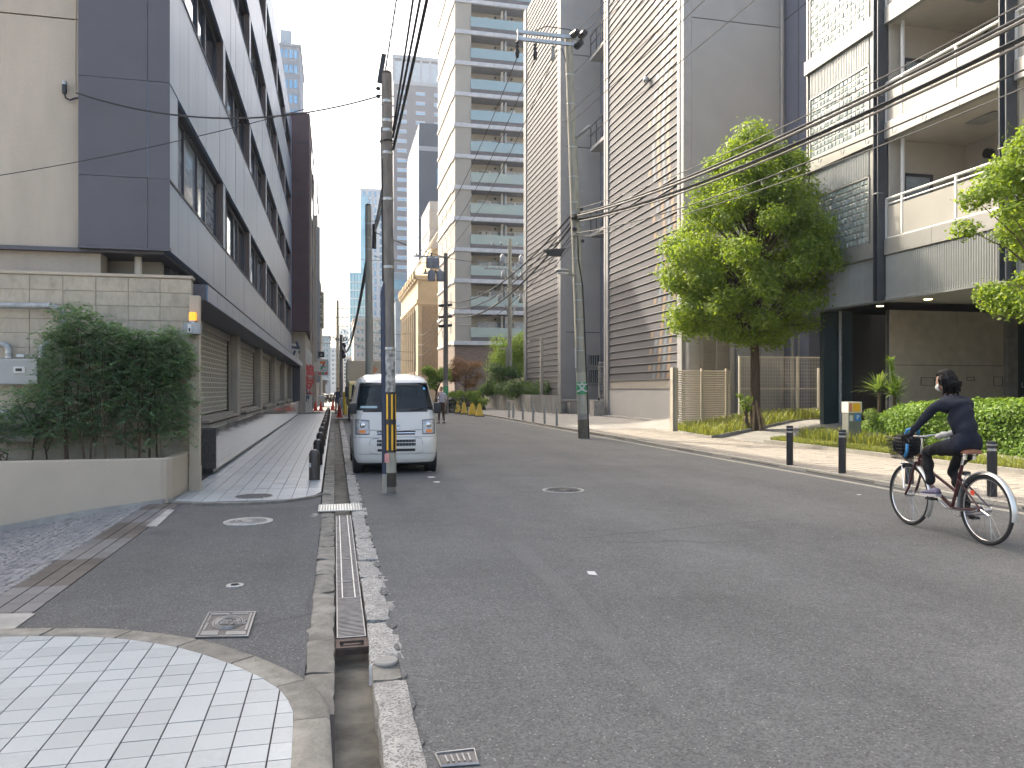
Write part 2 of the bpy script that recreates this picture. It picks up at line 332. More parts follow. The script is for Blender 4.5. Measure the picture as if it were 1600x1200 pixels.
M['cladlight'] = mat('light_metal_cladding', (.31, .31, .295), .4, metal=.35, var=.05, scale=2)
M['rib'] = mat('ribbed_metal', (.33, .34, .33), .4, metal=.4, var=.05, scale=3)
M['gblock'] = mat('glass_block', (.27, .315, .30), .12, var=.35, scale=5, spec=1.0, rand=0)
M['balc_glass'] = mat('frosted_balcony_glass', (.34, .33, .30), .22, var=.04, scale=1)
M['cream_in'] = mat('cream_interior', (.42, .395, .35), .8, var=.04)
M['soffit'] = mat('soffit_board', (.48, .46, .41), .8, var=.05)
M['teal'] = mat('dark_teal_wall', (.022, .042, .05), .4, var=.1)
M['void'] = mat('recess_shade', (.012, .013, .018), .8)  # near-black colour painted where openings and recesses lie in shade
M['bwall'] = mat('board_concrete', (.56, .505, .40), .85, var=.1, scale=3, bump=.4, bscale=30, stain=.3)
M['paver'] = mat('beige_paver', (.31, .28, .24), .85, var=.08, scale=6, rand=.12, bump=.25)
M['paver_g'] = mat('paver_joint', (.16, .145, .12), .95)
M['slab'] = mat('pavement_concrete', (.27, .26, .24), .88, var=.12, scale=1.3, bump=.3, stain=.3)
M['kerb_r'] = mat('pale_kerb', (.36, .34, .29), .8, var=.1, scale=6, rand=.08)
M['soil'] = mat('soil', (.05, .038, .027), .95, var=.3, scale=20, bump=1)
M['bark'] = mat('tree_bark', (.10, .07, .048), .9, var=.3, scale=9, bump=1, bscale=30, stretch=(2, 2, .4))
M['timber'] = mat('stake_timber', (.27, .19, .115), .8, var=.2, scale=9)
M['skin'] = mat('skin', (.50, .30, .21), .5, var=.03)
M['hair'] = mat('black_hair', (.006, .005, .005), .5, spec=.2, var=.2, scale=60, stretch=(1, 1, .3), bump=.8, bscale=90)
M['navycloth'] = mat('navy_cloth', (.006, .009, .020), .9, var=.2, scale=8, bump=.4, bscale=25)
M['blackcloth'] = mat('black_cloth', (.005, .005, .007), .9, var=.2, scale=8, bump=.4, bscale=25)
M['chrome'] = mat('polished_steel', (.65, .65, .65), .18, metal=1)
M['fender'] = mat('silver_fender', (.62, .62, .60), .3, metal=.7)
M['redframe'] = mat('maroon_frame', (.055, .010, .014), .3, coat=.4)
M['saddle'] = mat('brown_leather', (.22, .085, .04), .5)
M['leaf_tree'] = leafmat('tree_leaf', (.095, .165, .028), (.20, .275, .042), .42)
M['leaf_hedge'] = leafmat('hedge_leaf', (.11, .20, .03), (.20, .31, .05), .35)
M['leaf_shrub'] = leafmat('shrub_leaf', (.11, .19, .14), (.21, .31, .22), .4)
M['leaf_grass'] = leafmat('grass_blade', (.13, .175, .045), (.25, .27, .08), .35)
M['leaf_red'] = leafmat('red_leaf', (.15, .085, .055), (.26, .16, .09), .3)
M['leaf_dark'] = leafmat('dark_leaf', (.05, .10, .03), (.10, .17, .05), .3)
M['cable'] = mat('black_cable', (.02, .02, .022), .5)
M['cable_g'] = mat('grey_cable', (.09, .085, .08), .5)

# ================================================================ GROUND AND ROAD
def sheet(name, x0, x1, y0, y1, z, m, nx=1, ny=1): 
    b = MB()
    b.add([(x0, y0, z), (x1, y0, z), (x1, y1, z), (x0, y1, z)], [(0, 1, 2, 3)]); o = b.build(name, m); o['kind'] = 'structure'; return o
def slabst(name, x0, x1, y0, y1, z0, z1, m):
    o = MB().bb(x0, x1, y0, y1, z0, z1).build(name, m); o['kind'] = 'structure'; return o
sheet('ground', -600, 600, -300, 900, -.75, M['slab'])
slabst('road', .345, 8.02, -8, 420, -.5, 0, M['asphalt'])
gp = slabst('cross_street', 8.02, 60, 51.5, 62, -.5, .0, M['asphalt'])
# road repairs: thin layers with their own seams
def patchpoly(pts, z, m, name='road_patch'):
    b = MB(); b.add([(p[0], p[1], z * .45) for p in pts], [tuple(range(len(pts)))]); o = b.build(name, m); o['kind'] = 'structure'; return o
pp = [G(690, 752), G(716, 752), G(765, 800), G(836, 865), G(900, 925), G(990, 1020), G(1150, 1190), G(1260, 1300), G(1235, 1300), G(1110, 1190), G(955, 1030), G(845, 905), G(770, 835), G(725, 790)]
patchpoly(pp, .004, M['patch'])
patchpoly([G(690, 730.5), G(860, 727.5), G(1090, 728), G(1165, 745), G(930, 747), G(810, 745), G(680, 748)], .003, M['patch'])
def seamline(pts, w=.012, name='road_seam'):
    b = MB()
    for (a, c) in zip(pts[:-1], pts[1:]):
        a = Vector((*a, 0)); c = Vector((*c, 0)); t = (c - a).normalized(); n = Vector((-t.y, t.x, 0)) * w / 2; z = Vector((0, 0, .0085))
        b.quad(a - n + z, c - n + z, c + n + z, a + n + z)
    o = b.build(name, M['dark']); o['kind'] = 'structure'; return o
def wob(pts, k=6, a=.012):
    out = []
    for p, q in zip(pts[:-1], pts[1:]):
        for i in range(k): t = i / k; out.append((p[0] + (q[0] - p[0]) * t + random.gauss(0, a), p[1] + (q[1] - p[1]) * t + random.gauss(0, a)))
    return out + [pts[-1]]
for pts in ([G(690, 733), G(760, 730), G(845, 727.5), G(960, 728.5), G(1090, 728)], [G(808, 750), G(925, 748), G(1100, 746)], [G(750, 691), G(840, 689), G(890, 690)], [G(925, 748), G(885, 730)], [G(1100, 760), G(1010, 764)],
            [G(680, 672), G(735, 694), G(750, 691)]):
    seamline(wob(pts, 8, .02), .012 if len(pts) < 5 else .02)
# pale edging strip, channel and kerb on the far side
es = slabst('edging_strip', 8.02, 8.14, -8, 51, -.4, .004, M['kerb_r'])
slabst('road_channel', 8.14, 8.36, -8, 51, -.4, .0, M['asphalt2'])
kr = slabst('kerb', 8.36, 8.50, -8, 51, -.4, .02, M['paver_g'])
km = unitbox('kerb_stone', M['kerb_r'], .012)
for i in range(60):
    y0 = -2 + i * .9
    piece('kerb_stone', km, (8.43 + random.gauss(0, .004), y0 + .45, -.02 + (0.02 if y0 > 20 else 0)), kr, sc=(.145, .885, .14))
# right pavement: laid pavers near, concrete farther on
slabst('pavement', 8.5, 11.3, -8, 51, -.4, .045, M['paver_g']).name = 'pavement'
pv = bpy.data.objects['pavement']; pm = unitbox('paver', M['paver'], .02); cnt = 0
far = MB()
yy = 5.2
while yy < 26:
    for j in range(14):
        xx = 8.6 + j * .2; yo = .1 if j % 2 else 0; zc = .042 + random.gauss(0, .0015)
        vis = 8.0 < yy < 12.35
        if vis and cnt < 298: piece('paver', pm, (xx, yy + yo, zc), pv, sc=(.192, .192, .03)); cnt += 1
        else: far.bb(xx - .096, xx + .096, yy + yo - .096, yy + yo + .096, .03, zc + .015)
    yy += .2
o = far.build('paver_field', M['paver'], pv); o['kind'] = 'stuff'
slabst('concrete_pavement', 8.5, 14.2, 26.05, 51, .0, .062, M['slab'])
slabst('side_pavement', 11.3, 14.4, 26.05, 45, .0, .06, M['slab'])
# apron that climbs gently to the building on the right
def lz(x): return .05 + max(0, min(1, (x - 11.3) / 4.4)) * .42
b = MB(); xs = [11.3, 12.4, 13.5, 14.6, 15.7, 30]
for a, c in zip(xs[:-1], xs[1:]): b.add([(a, 4, lz(a)), (c, 4, lz(c)), (c, 30, lz(c)), (a, 30, lz(a))], [(0, 1, 2, 3)])
b.bb(11.3, 11.32, 4, 30, -.3, .045)
o = b.build('apron', M['slab']); o['kind'] = 'structure'
# small road covers and flecks
def cover(name, px, py, rad, label, m, rings=3, z=.006, plate=None):
    x, y = G(px, py); t = thing(name, label, 'manhole cover', (x, y, 0))
    MB().lathe([(rad, -.02), (rad, z), (rad - .03, z)], (x, y, 0), 40).build('rim', M['galv_dull'], t, 40)
    b = MB(); b.lathe([(rad - .035, -.02), (rad - .035, z + .001), (.001, z + .001)], (x, y, 0), 40)
    b.build('lid', m, t, 40)
    b = MB()
    for i in range(rings): b.torus((x, y, z + .001), (rad - .07) * (i + 1) / rings, .006, 'z', 30, 5)
    for k in range(18 if rings > 2 else 10):
        a = k * 2 * math.pi / (18 if rings > 2 else 10); r0, r1 = rad * .25, rad - .08
        for q in range(rings + 1):
            rr = r0 + (r1 - r0) * (q + .5 * (k % 2)) / (rings + .6); b.box((x + rr * math.cos(a), y + rr * math.sin(a), z + .003), (.035, .012, .006), rz=a + .7 * (q % 2))
    b.build('tread_pattern', m, t); return t
iron = mat('cast_iron', (.12, .115, .115), .5, metal=.5, var=.2, scale=20); ironb = mat('light_iron', (.30, .30, .30), .42, metal=.6, var=.15, scale=20)
cover('manhole_cover', 880, 766, .31, 'large round iron manhole cover in the middle of the road with patterned lid', iron)
cover('manhole_cover', 388, 815, .27, 'round pale iron manhole cover in the driveway asphalt nearest the far tiles', ironb)
cover('manhole_cover', 367, 915, .065, 'tiny round valve cover in the driveway asphalt', ironb, rings=2)
t = thing('telephone_cover', 'rectangular pale iron cover with ring pattern and lettering beside the curved kerb', 'utility cover', (*G(355, 978), 0))
def on(a, b_, u): return (a[0] + (b_[0] - a[0]) * u, a[1] + (b_[1] - a[1]) * u)
q = [G(325, 957.5), G(401, 957.5), G(387, 995), G(306, 998)]; cx = sum(p[0] for p in q) / 4; cy = sum(p[1] for p in q) / 4
hx, hy = .15, .21
# the lid is laid square to its own corners
ang = math.atan2(q[1][1] - q[0][1], q[1][0] - q[0][0])
ex = Vector((q[1][0] - q[0][0] + q[2][0] - q[3][0], q[1][1] - q[0][1] + q[2][1] - q[3][1], 0)) / 2; ey = Vector((q[0][0] - q[3][0] + q[1][0] - q[2][0], q[0][1] - q[3][1] + q[1][1] - q[2][1], 0)) / 2
C0 = Vector((cx, cy, 0))
def lp(u, v, z=0): return C0 + ex * u / 2 + ey * v / 2 + Vector((0, 0, z))
def strip(b, u0, u1, v0, v1, z0, z1): b.prism([lp(u0, v0)[:2], lp(u1, v0)[:2], lp(u1, v1)[:2], lp(u0, v1)[:2]], z0, z1)
b = MB(); strip(b, -1, 1, -1, 1, -.02, .004); b.build('lid', iron, t)
b = MB()
for (u0, u1, v0, v1) in ((-1, 1, -1, -.94), (-1, 1, .94, 1), (-1, -.93, -.94, .94), (.93, 1, -.94, .94), (-.86, -.2, -.88, -.55), (.1, .86, -.88, -.62), (-.86, -.76, -.5, .1), (.78, .86, -.55, .88), (-.86, -.1, .76, .88), (.05, .7, .78, .88), (-.86, -.8, .2, .7)): strip(b, u0, u1, v0, v1, .003, .009)
for rr in (.62, .52, .44):
    pr = [lp(math.cos(a) * rr * .95, .08 + math.sin(a) * rr * .85, .008) for a in np.linspace(0, 2 * math.pi, 33)]; b.tube(pr, .004, 4, False)
b.build('raised_pattern', ironb, t)
text_obj('lettering', '電話', .11, ironb, lp(.12, .08, .008), (0, 0, ang), t, .002)
# bottom cover
t = thing('drain_cover', 'small rectangular iron cover at the bottom edge of the road beside the granite kerb', 'utility cover', (*G(715, 1187), 0))
q0 = [G(681, 1180), G(741, 1173), G(748, 1196), G(690, 1200)]
MB().prism(q0, -.02, .005).build('lid', iron, t)
b = MB(); A = Vector((*q0[0], .007)); B = Vector((*q0[1], .007)); Cc = Vector((*q0[2], .007)); D = Vector((*q0[3], .007))
b.tube([A, B, Cc, D, A], .006, 4)
for u in (.2, .35, .5, .65, .8): b.tube([A.lerp(B, u).lerp(D.lerp(Cc, u), .25), A.lerp(B, u + .05).lerp(D.lerp(Cc, u), .75)], .005, 4)
b.build('raised_pattern', ironb, t)
for (px, py, w, d_, a, lab) in ((925, 896, .075, .05, .1, 'white scrap of paper lying on open asphalt in front of the road manhole'), (674, 746, .12, .10, .6, 'larger white paint fleck on the road in front of the van'), (683, 753.5, .12, .06, .2, 'small white paint fleck on the road just left of the repair strip'), (671, 737, .09, .03, 0, 'faint white paint fleck nearest the front wheel of the van'), (1342, 773.5, .06, .03, 0, 'tiny white scrap on the road between the bicycle and the pale strip')):
    x, y = G(px, py); pts = [(x + math.cos(k) * w * random.uniform(.4, .6) , y + math.sin(k) * d_ * random.uniform(.8, 1.2)) for k in np.linspace(0, 5.6, 7)]
    if px == 925: pts = [G(917, 893.5), G(929, 894), G(933, 899.5), G(920, 898.5)]
    o = MB().prism(pts, .004, .007).build('paper_scrap', M['white']); tag(o, lab, 'litter', 'white flecks on the road')
for k, (px, py, w, l) in enumerate(((755, 673, .8, .25), (975, 690, .7, .3), (1062, 690, .9, .35), (842, 694, .5, .1))):
    pass

# ================================================================ GUTTER, KERBS
slabst('gutter', -.02, .21, -4, 60, -.5, -.13, M['gutter'])
kl = slabst('kerb_left_bed', -.16, .0, 3.0, 51, -.45, -.02, M['grout']); kl.name = 'kerb_base'
y = 3.66; k = 0
def rough_stone(name, x0, x1, y0, y1, z0, z1, m, parent, amp=.012, edge_amp=.0, seg=5):
    b = bmesh.new(); nx, ny, nz = 3, max(3, int((y1 - y0) / .09)), 3
    bmesh.ops.create_cube(b, size=1)
    bmesh.ops.subdivide_edges(b, edges=[e for e in b.edges if abs((e.verts[0].co - e.verts[1].co).y) > .5], cuts=seg, use_grid_fill=True)
    bmesh.ops.subdivide_edges(b, edges=[e for e in b.edges if abs((e.verts[0].co - e.verts[1].co).x) > .5], cuts=2, use_grid_fill=True)
    cx, cy = (x0 + x1) / 2, (y0 + y1) / 2
    for v in b.verts:
        top = v.co.z > .4; e = abs(v.co.x) > .45 or abs(v.co.y) > .45
        X = v.co.x * (x1 - x0); Y = v.co.y * (y1 - y0); Z = z1 if top else z0
        if top: Z += random.gauss(0, amp * .35) - (amp * random.uniform(.5, 1.6) if e else 0); X *= 1 - (.05 if abs(v.co.x) > .45 else 0)
        if abs(v.co.x) > .45: X += random.gauss(0, edge_amp)
        v.co = (X, Y, Z)
    me = bpy.data.meshes.new(name); b.to_mesh(me); b.free(); me.materials.append(m); me.shade_smooth(); me.set_sharp_from_angle(angle=math.radians(50))
    o = bpy.data.objects.new(name, me); link(o, parent); o.location = Vector((cx, cy, 0)) - worldloc(parent); return o
while y < 9.3:
    L_ = random.uniform(.54, .6); rough_stone('kerb_stone', -.165 + random.gauss(0, .004), .0 + random.gauss(0, .004), y + .008, y + L_ - .008, -.3, .0 + random.gauss(0, .003), M['kerb_l'], kl, .012, .004); y += L_
rough_stone('kerb_stone', -.30, -.17, 9.3, 9.6, -.2, .0, M['conc'], kl)
y = 9.95; k = 0; stuff = MB()
while y < 48:
    L_ = .3
    if k < 60: rough_stone('kerb_stone', -.17, .0, y + .004, y + L_ - .004, -.3, .01, M['kerb_l'], kl, .006, .002, 2)
    else: stuff.bb(-.17, 0, y + .004, y + L_ - .004, -.3, .01)
    y += L_; k += 1
o = stuff.build('kerb_stone_row', M['kerb_l'], kl); o['kind'] = 'stuff'
kg = slabst('granite_kerb_base', .2, .34, -3, 60, -.45, -.06, M['grout'])
y = 1.0; first = True; k = 0
brk = [1.0, 3.98, 4.14]   # long block, then the pipe gap
rough_stone('kerb_stone', .185, .36, 1.0, 2.9, -.3, .015, M['granite'], kg, .007, .003, 16)
rough_stone('kerb_stone', .19, .355, 2.92, 3.95, -.3, .018, M['granite'], kg, .008, .004, 10)
y = 4.3
while y < 40 and k < 80:
    L_ = random.choice([.5, .6, .6, .72]); w = random.uniform(.150, .185) if y < 14 else .17
    rough_stone('kerb_stone', .198 + random.gauss(0, .003), .198 + w + random.gauss(0, .006), y + .007, y + L_ - .007, -.3, .012 + random.gauss(0, .006), M['granite'], kg, .009, .005 if y < 16 else .003, 6); y += L_; k += 1
# broken mortar lumps and ragged asphalt edge along the granite kerb
for px, py, sx in ((607, 947, .12), (603, 925, .1), (597, 905, .08), (607, 1018, .1)):
    x, yy_ = G(px, py); rough_stone('mortar_lump', x - .05, x + .035, yy_ - sx, yy_ + sx, -.1, .006, M['conc'], kg, .01, .02, 6)
for i in range(26):
    yy_ = 3.2 + i * .42 + random.uniform(0, .1); r = random.uniform(.015, .035); pts = [(.352 + r * math.cos(a) * random.uniform(.6, 1.2), yy_ + 3.5 * r * math.sin(a)) for a in np.linspace(0, 5.6, 8)]
    b = MB(); b.prism(pts, .0, .009); o = b.build('asphalt_crumb', M['asphalt'], kg)
# pipe cap in the kerb gap
t = thing('pipe_cap', 'round concrete pipe cap set in the gap of the granite kerb above the gutter', 'pipe cap', (*G(605, 1034), 0))
x, y_ = G(606, 1034); x -= .01; MB().lathe([(.062, -.01), (.066, .004), (.060, .012), (.001, .014)], (x, y_, 0), 24).build('cap', M['conc'], t, 40)
rough_stone('socket', .195, .35, 4.05, 4.2, -.2, -.006, M['kerb_l'], t, .006, .003, 2); MB().add([(x - .05, y_ + .05, .0), (x - .09, y_ + .02, -.02), (x - .095, y_ - .06, -.1), (x - .075, y_ - .06, -.1), (x - .07, y_ + .02, -.015)], [(0, 1, 2, 3, 4)]).build('bent_flap', M['galv_dull'], t)
rough_stone('kerb_stone', .2, .36, 3.97, 4.05, -.3, -.012, M['kerb_l'], kg, .01, .004, 2); rough_stone('kerb_stone', .2, .36, 4.2, 4.29, -.3, -.004, M['kerb_l'], kg, .01, .004, 2)
# debris in the gutter
for i, (px, py) in enumerate(()):
    x, y_ = G(px, py, -.12); o = MB().prism([(x + random.uniform(.02, .08) * math.cos(a), y_ + random.uniform(.04, .12) * math.sin(a)) for a in np.linspace(0, 5.5, 7)], -.131, -.122).build('silt_patch', M['conc'] if i == 2 else M['gutter']); o['kind'] = 'structure'
# gratings
def grating(y0, y1, fine, label, long_bars):
    t = thing('gutter_grating', label, 'grating', (.1, (y0 + y1) / 2, -.03), group='gratings over the gutter')
    b = MB(); z0, z1 = -.035, -.012
    b.bb(.012, .020, y0, y1, z0, z1); b.bb(.180, .188, y0, y1, z0, z1); b.bb(.02, .18, y0, y0 + .008, z0, z1); b.bb(.02, .18, y1 - .008, y1, z0, z1); b.build('frame', M['grate'], t)
    b = MB(); yy = y0 + .02
    while yy < y1 - .01: b.bb(.02, .18, yy, yy + (.006 if fine else .011), z0 + .002, z1 - .003); yy += (.017 if fine else .028)
    o = b.build('bar', M['grate'], t); o['kind'] = 'stuff'
    if long_bars:
        for xx in (.055, .145): MB().bb(xx - .004, xx + .004, y0 + .004, y1 - .004, z1 - .006, z1 + .003).build('rib', M['galv'], t)
ys = [4.78, 5.68, 6.18, 7.0, 7.95, 8.85, 9.42]
labs = ['coarse barred steel grating nearest the open end of the gutter', 'short fine gutter grating directly beyond the coarse barred one', 'fine ribbed gutter grating second beyond the coarse barred one', 'fine ribbed gutter grating with bluish sheen in the middle of the row', 'fine ribbed gutter grating second before the flat metal plate', 'fine gutter grating touching the flat metal plate']
for i in range(6): grating(ys[i] + .006, ys[i + 1] - .006, i > 0, labs[i], i > 0)
t = thing('grating_frame', 'rusty steel end frame under the coarse grating where the gutter opens', 'frame', (.1, 4.7, -.1))
b = MB(); b.bb(.005, .195, 4.72, 4.765, -.03, -.014); b.bb(.005, .195, 4.60, 4.63, -.03, -.014); b.bb(.005, .03, 4.63, 4.72, -.03, -.014); b.bb(.17, .195, 4.63, 4.72, -.03, -.014); b.bb(.05, .15, 4.66, 4.69, -.03, -.018); b.build('frame', M['rust'], t)
MB().bb(.005, .195, 4.615, 4.63, -.065, -.03).build('end_plate', M['rust'], t)
t = thing('gutter_plate', 'shiny chequered metal plate bridging the gutter at the corner of the far tiles', 'metal plate', (.06, 9.82, .02))
MB().bb(-.195, .33, 9.56, 10.1, .015, .027).build('plate', M['galv'], t)
b = MB()
for i in range(16):
    for j in range(16): b.box((-.18 + i * .033, 9.58 + j * .033, .028), (.018, .005, .004), rz=.8 if (i + j) % 2 else -.8)
b.build('tread', M['galv'], t)
# ================================================================ LEFT DRIVEWAY, ISLAND, TILES
isl_out = [(-.0, 2.0), (-.0, 3.2), G(514.7, 1117), G(500, 1090), G(483, 1073), G(460, 1059), G(410, 1036), G(353, 1017), G(300, 1004), G(237, 995), G(165, 989.5), G(80, 989), G(0, 990)]
isl_out[0] = (-.005, 1.0); isl_out[1] = (-.005, 3.0)
last = isl_out[-1]; isl_out.append((-4.2, last[1] + .05))
def offset(pl, w):
    out = []
    for i, p in enumerate(pl):
        a = Vector(pl[max(0, i - 1)]); c = Vector(pl[min(len(pl) - 1, i + 1)]); t = (c - a).normalized(); n = Vector((-t.y, t.x)); out.append((p[0] + n.x * w, p[1] + n.y * w))
    return out
isl_in = offset(isl_out, .158)
slabst('driveway', -1.97, -.155, 3.0, 10.15, -.4, -.004, M['asphalt2'])
slabst('driveway_front', -1.97, -.165, 1.2, 3.0, -.4, -.03, M['asphalt2'])
slabst('driveway_back', -2.1, -.18, 10.15, 11.6, -.4, -.006, M['asphalt2'])
ki = MB().prism([(p[0], p[1]) for p in isl_out[1:]] + [(-4.2, 1.0), (-.01, 1.0)], -.3, .004).build('island_kerb_base', M['grout']); ki['kind'] = 'structure'
# kerb stones along the curve
def resample(pl, n):
    P = [Vector(p) for p in pl]; D = [0]
    for a, b_ in zip(P[:-1], P[1:]): D.append(D[-1] + (b_ - a).length)
    out = []
    for i in range(n + 1):
        s_ = D[-1] * i / n; j = max(k for k in range(len(D)) if D[k] <= s_ + 1e-9); j = min(j, len(P) - 2); u = (s_ - D[j]) / max(1e-9, D[j + 1] - D[j]); out.append(P[j].lerp(P[j + 1], u))
    return out, D[-1]
_, Lo = resample(isl_out, 10); ns = 120; RO, _ = resample(isl_out, ns); RI = [Vector(p) for p in offset([tuple(p) for p in RO], .158)]
idx = 0; step = max(1, int(ns * .56 / Lo)); 
while idx < ns:
    j = min(ns, idx + step); b = MB(); nseg = j - idx
    def qq(k, side, sh=0): return (RI if side else RO)[k]
    pts = []
    zt = .035
    for k in range(idx, j + 1):
        o_, i_ = RO[k], RI[k]; tt = (RO[min(ns, k + 1)] - RO[max(0, k - 1)]).normalized() * (.006 if k == idx else (-.006 if k == j else 0))
        pts.append((o_ + tt, i_ + tt))
    vs = []; fs = []
    for k, (o_, i_) in enumerate(pts):
        z_ = zt + random.gauss(0, .0015); c1 = o_.lerp(i_, .1); c2 = i_.lerp(o_, .05)
        vs += [(o_.x, o_.y, -.2), (o_.x, o_.y, z_ - .012), (c1.x, c1.y, z_), (c2.x, c2.y, z_), (i_.x, i_.y, z_ - .006), (i_.x, i_.y, -.1)]
    for k in range(len(pts) - 1):
        for m_ in range(5): fs.append((k * 6 + m_, k * 6 + m_ + 1, (k + 1) * 6 + m_ + 1, (k + 1) * 6 + m_))
    fs.append((0, 1, 2, 3, 4, 5)); e = (len(pts) - 1) * 6; fs.append((e + 5, e + 4, e + 3, e + 2, e + 1, e))
    b.add(vs, fs); b.build('kerb_stone', M['kerb_l'], ki, 40); idx = j
# tiles of the near island (clipped by the inner edge of the kerb)
def inside(p, poly):
    c = False; n = len(poly)
    for i in range(n):
        a, b_ = poly[i], poly[(i + 1) % n]
        if (a[1] > p[1]) != (b_[1] > p[1]) and p[0] < (b_[0] - a[0]) * (p[1] - a[1]) / (b_[1] - a[1]) + a[0]: c = not c
    return c
def clip_cell(cell, poly):
    """clip convex cell against polygon by marching: keep the sub-cell samples (cells crossing the curve are cut by half-planes)"""
    ins = [inside(p, poly) for p in cell]
    if all(ins): return cell
    if not any(ins): return None
    out = []
    n = len(cell)
    for i in range(n):
        a, b_ = cell[i], cell[(i + 1) % n]; ia, ib = ins[i], ins[(i + 1) % n]
        if ia: out.append(a)
        if ia != ib:
            lo, hi = (0.0, 1.0)
            for _ in range(14):
                mid = (lo + hi) / 2; p = (a[0] + (b_[0] - a[0]) * mid, a[1] + (b_[1] - a[1]) * mid)
                if inside(p, poly) == ia: lo = mid
                else: hi = mid
            out.append((a[0] + (b_[0] - a[0]) * lo, a[1] + (b_[1] - a[1]) * lo))
    return out if len(out) > 2 else None
inpoly = [(p.x, p.y) for p in RI if p.y > .9] + [(-4.2, .9)]; inpoly[0] = (inpoly[0][0], .9)
ti = MB().prism(inpoly, -.2, .026).build('island_paving', M['grout']); ti['kind'] = 'structure'
def tiling(base, poly, x0, x1, y0, y1, tx, ty, z, gapx, gapy, limit, m, visfn, name='tile', mesh_h=.012):
    full = unitbox(name, m); n = 0; rest = MB(); x = x0
    cells = []
    while x < x1:
        y = y0
        while y < y1: cells.append((x, y)); y += ty
        x += tx
    cells.sort(key=lambda c: visfn(c))
    for (x, y) in cells:
        cell = [(x + gapx / 2, y + gapy / 2), (x + tx - gapx / 2, y + gapy / 2), (x + tx - gapx / 2, y + ty - gapy / 2), (x + gapx / 2, y + ty - gapy / 2)]
        c = clip_cell(cell, poly) if poly else cell
        if not c: continue
        zz = z + random.gauss(0, .0006)
        if visfn((x, y)) < 900 and n < limit:
            n += 1
            if len(c) == 4 and c == cell: piece(name, full, (x + tx / 2, y + ty / 2, zz - mesh_h / 2), base, sc=(tx - gapx, ty - gapy, mesh_h))
            else: MB().prism(c, zz - mesh_h, zz).build(name, m, base)
        else: rest.prism(c, zz - mesh_h, zz)
    if rest.v: o = rest.build(name + '_field', m, base); o['kind'] = 'stuff'
def visn(c):
    d = DD(*c); px = 800 + 1200 * (c[0] * cT - c[1] * sT) / max(.1, d); py = 608 + 1800 / max(.1, d)
    return d if (-30 < px < 1630 and py < 1215 and d > .3) else 1000 + d
tiling(ti, inpoly, -4.2, 0, .9, 5.7, .1515, .1515, .031, .007, .005, 290, M['tile'], visn)
# far tiled walk
wf = [G(300, 790), G(330, 787.5), G(380, 786.5), G(430, 784.5), G(470, 780.5), G(492, 776), G(503, 770), (-.185, 11.9)]
walkpoly = [(-2.08, 10.9)] + wf[1:] + [(-.185, 47.5), (-2.6, 47.5), (-2.6, 12.3), (-2.08, 12.3)]
wb = MB().prism(walkpoly, -.2, .02).build('tiled_walk', M['grout']); wb['kind'] = 'structure'
front = [p for p in walkpoly]
tiling(wb, walkpoly, -2.08, -.19, 10.7, 11.9, .189, .4, .026, .008, .008, 60, M['tile'], visn)
wp2 = [(-2.6, 11.92), (-.186, 11.92), (-.186, 47.5), (-2.6, 47.5)]
tiling(wb, wp2, -2.08, -.19, 11.92, 47.3, .189, .19, .026, .008, .004, 235, M['tile'], visn)
# kerb round the front of the far walk
kf = [tuple(p) for p in resample([(-2.1, 10.93)] + wf[1:-1] + [(-.1, 11.0), (-.05, 11.2)], 6)[0]]
kerbf = MB().prism([(p[0], p[1]) for p in kf] + [(p[0], p[1] - .11) for p in kf[::-1]], -.2, .012).build('walk_front_kerb', M['grout']); kerbf['kind'] = 'structure'
for i in range(6):
    a, c = Vector(kf[i]), Vector(kf[i + 1]); b = MB(); t_ = (c - a).normalized() * .006
    a2, c2 = a + t_, c - t_; b.prism([tuple(a2), tuple(c2), (c2.x + .01, c2.y - .115), (a2.x, a2.y - .115)], -.1, .024); b.build('kerb_stone', M['kerb_l'], kerbf, bevel=.004)
# cover in the far tiles
x, y_ = G(397, 778.5); t = thing('manhole_cover', 'round iron cover set in the white tiles at the near corner of the walk', 'manhole cover', (x, y_, 0))
MB().lathe([(.26, 0), (.26, .031), (.001, .031)], (x, y_, 0), 40).build('lid', ironb, t, 40); b = MB()
for i in range(9): b.box((x, y_ - .2 + i * .05, .033), (2 * math.sqrt(max(.01, .24 ** 2 - (.2 - i * .05) ** 2)), .018, .005))
b.build('tread_pattern', iron, t)
# brown tiled drain strip and the fan cobbles of the ramp
bs = slabst('brown_tile_strip', -2.37, -1.97, 4.6, 11.0, -.4, -.012, M['grout'])
bt = mat('brown_paving_tile', (.095, .082, .074), .55, var=.12, scale=10, rand=.25); btg = mat('grey_paving_tile', (.155, .15, .15), .5, var=.1, scale=10, rand=.15)
mb1 = unitbox('tile', bt); mb2 = unitbox('tile', btg)
for j in range(3):
    for i in range(26):
        yy = 4.7 + i * .24; piece('tile', mb2 if (i // 4) % 2 else mb1, (-2.305 + j * .133, yy, -.008), bs, sc=(.122, .232, .016))
sheet('driveway_apron_left', -2.6, -1.97, 1, 4.6, -.02, M['asphalt2'])
MB()
b = MB(); xs = [-2.37, -3.2, -4.2, -5.4, -8]
zz_ = lambda x: -.02 - max(0, (-2.37 - x)) * .165
for a, c in zip(xs[:-1], xs[1:]): b.add([(a, 4.8, zz_(a) - .02), (a, 11.2, zz_(a) - .02), (c, 11.2, zz_(c) - .02), (c, 4.8, zz_(c) - .02)], [(0, 1, 2, 3)])
rp = b.build('ramp', M['grout']); rp['kind'] = 'structure'
cob = mat('cobble_stone', (.20, .196, .195), .7, var=.3, scale=9, bump=.5); st = MB()
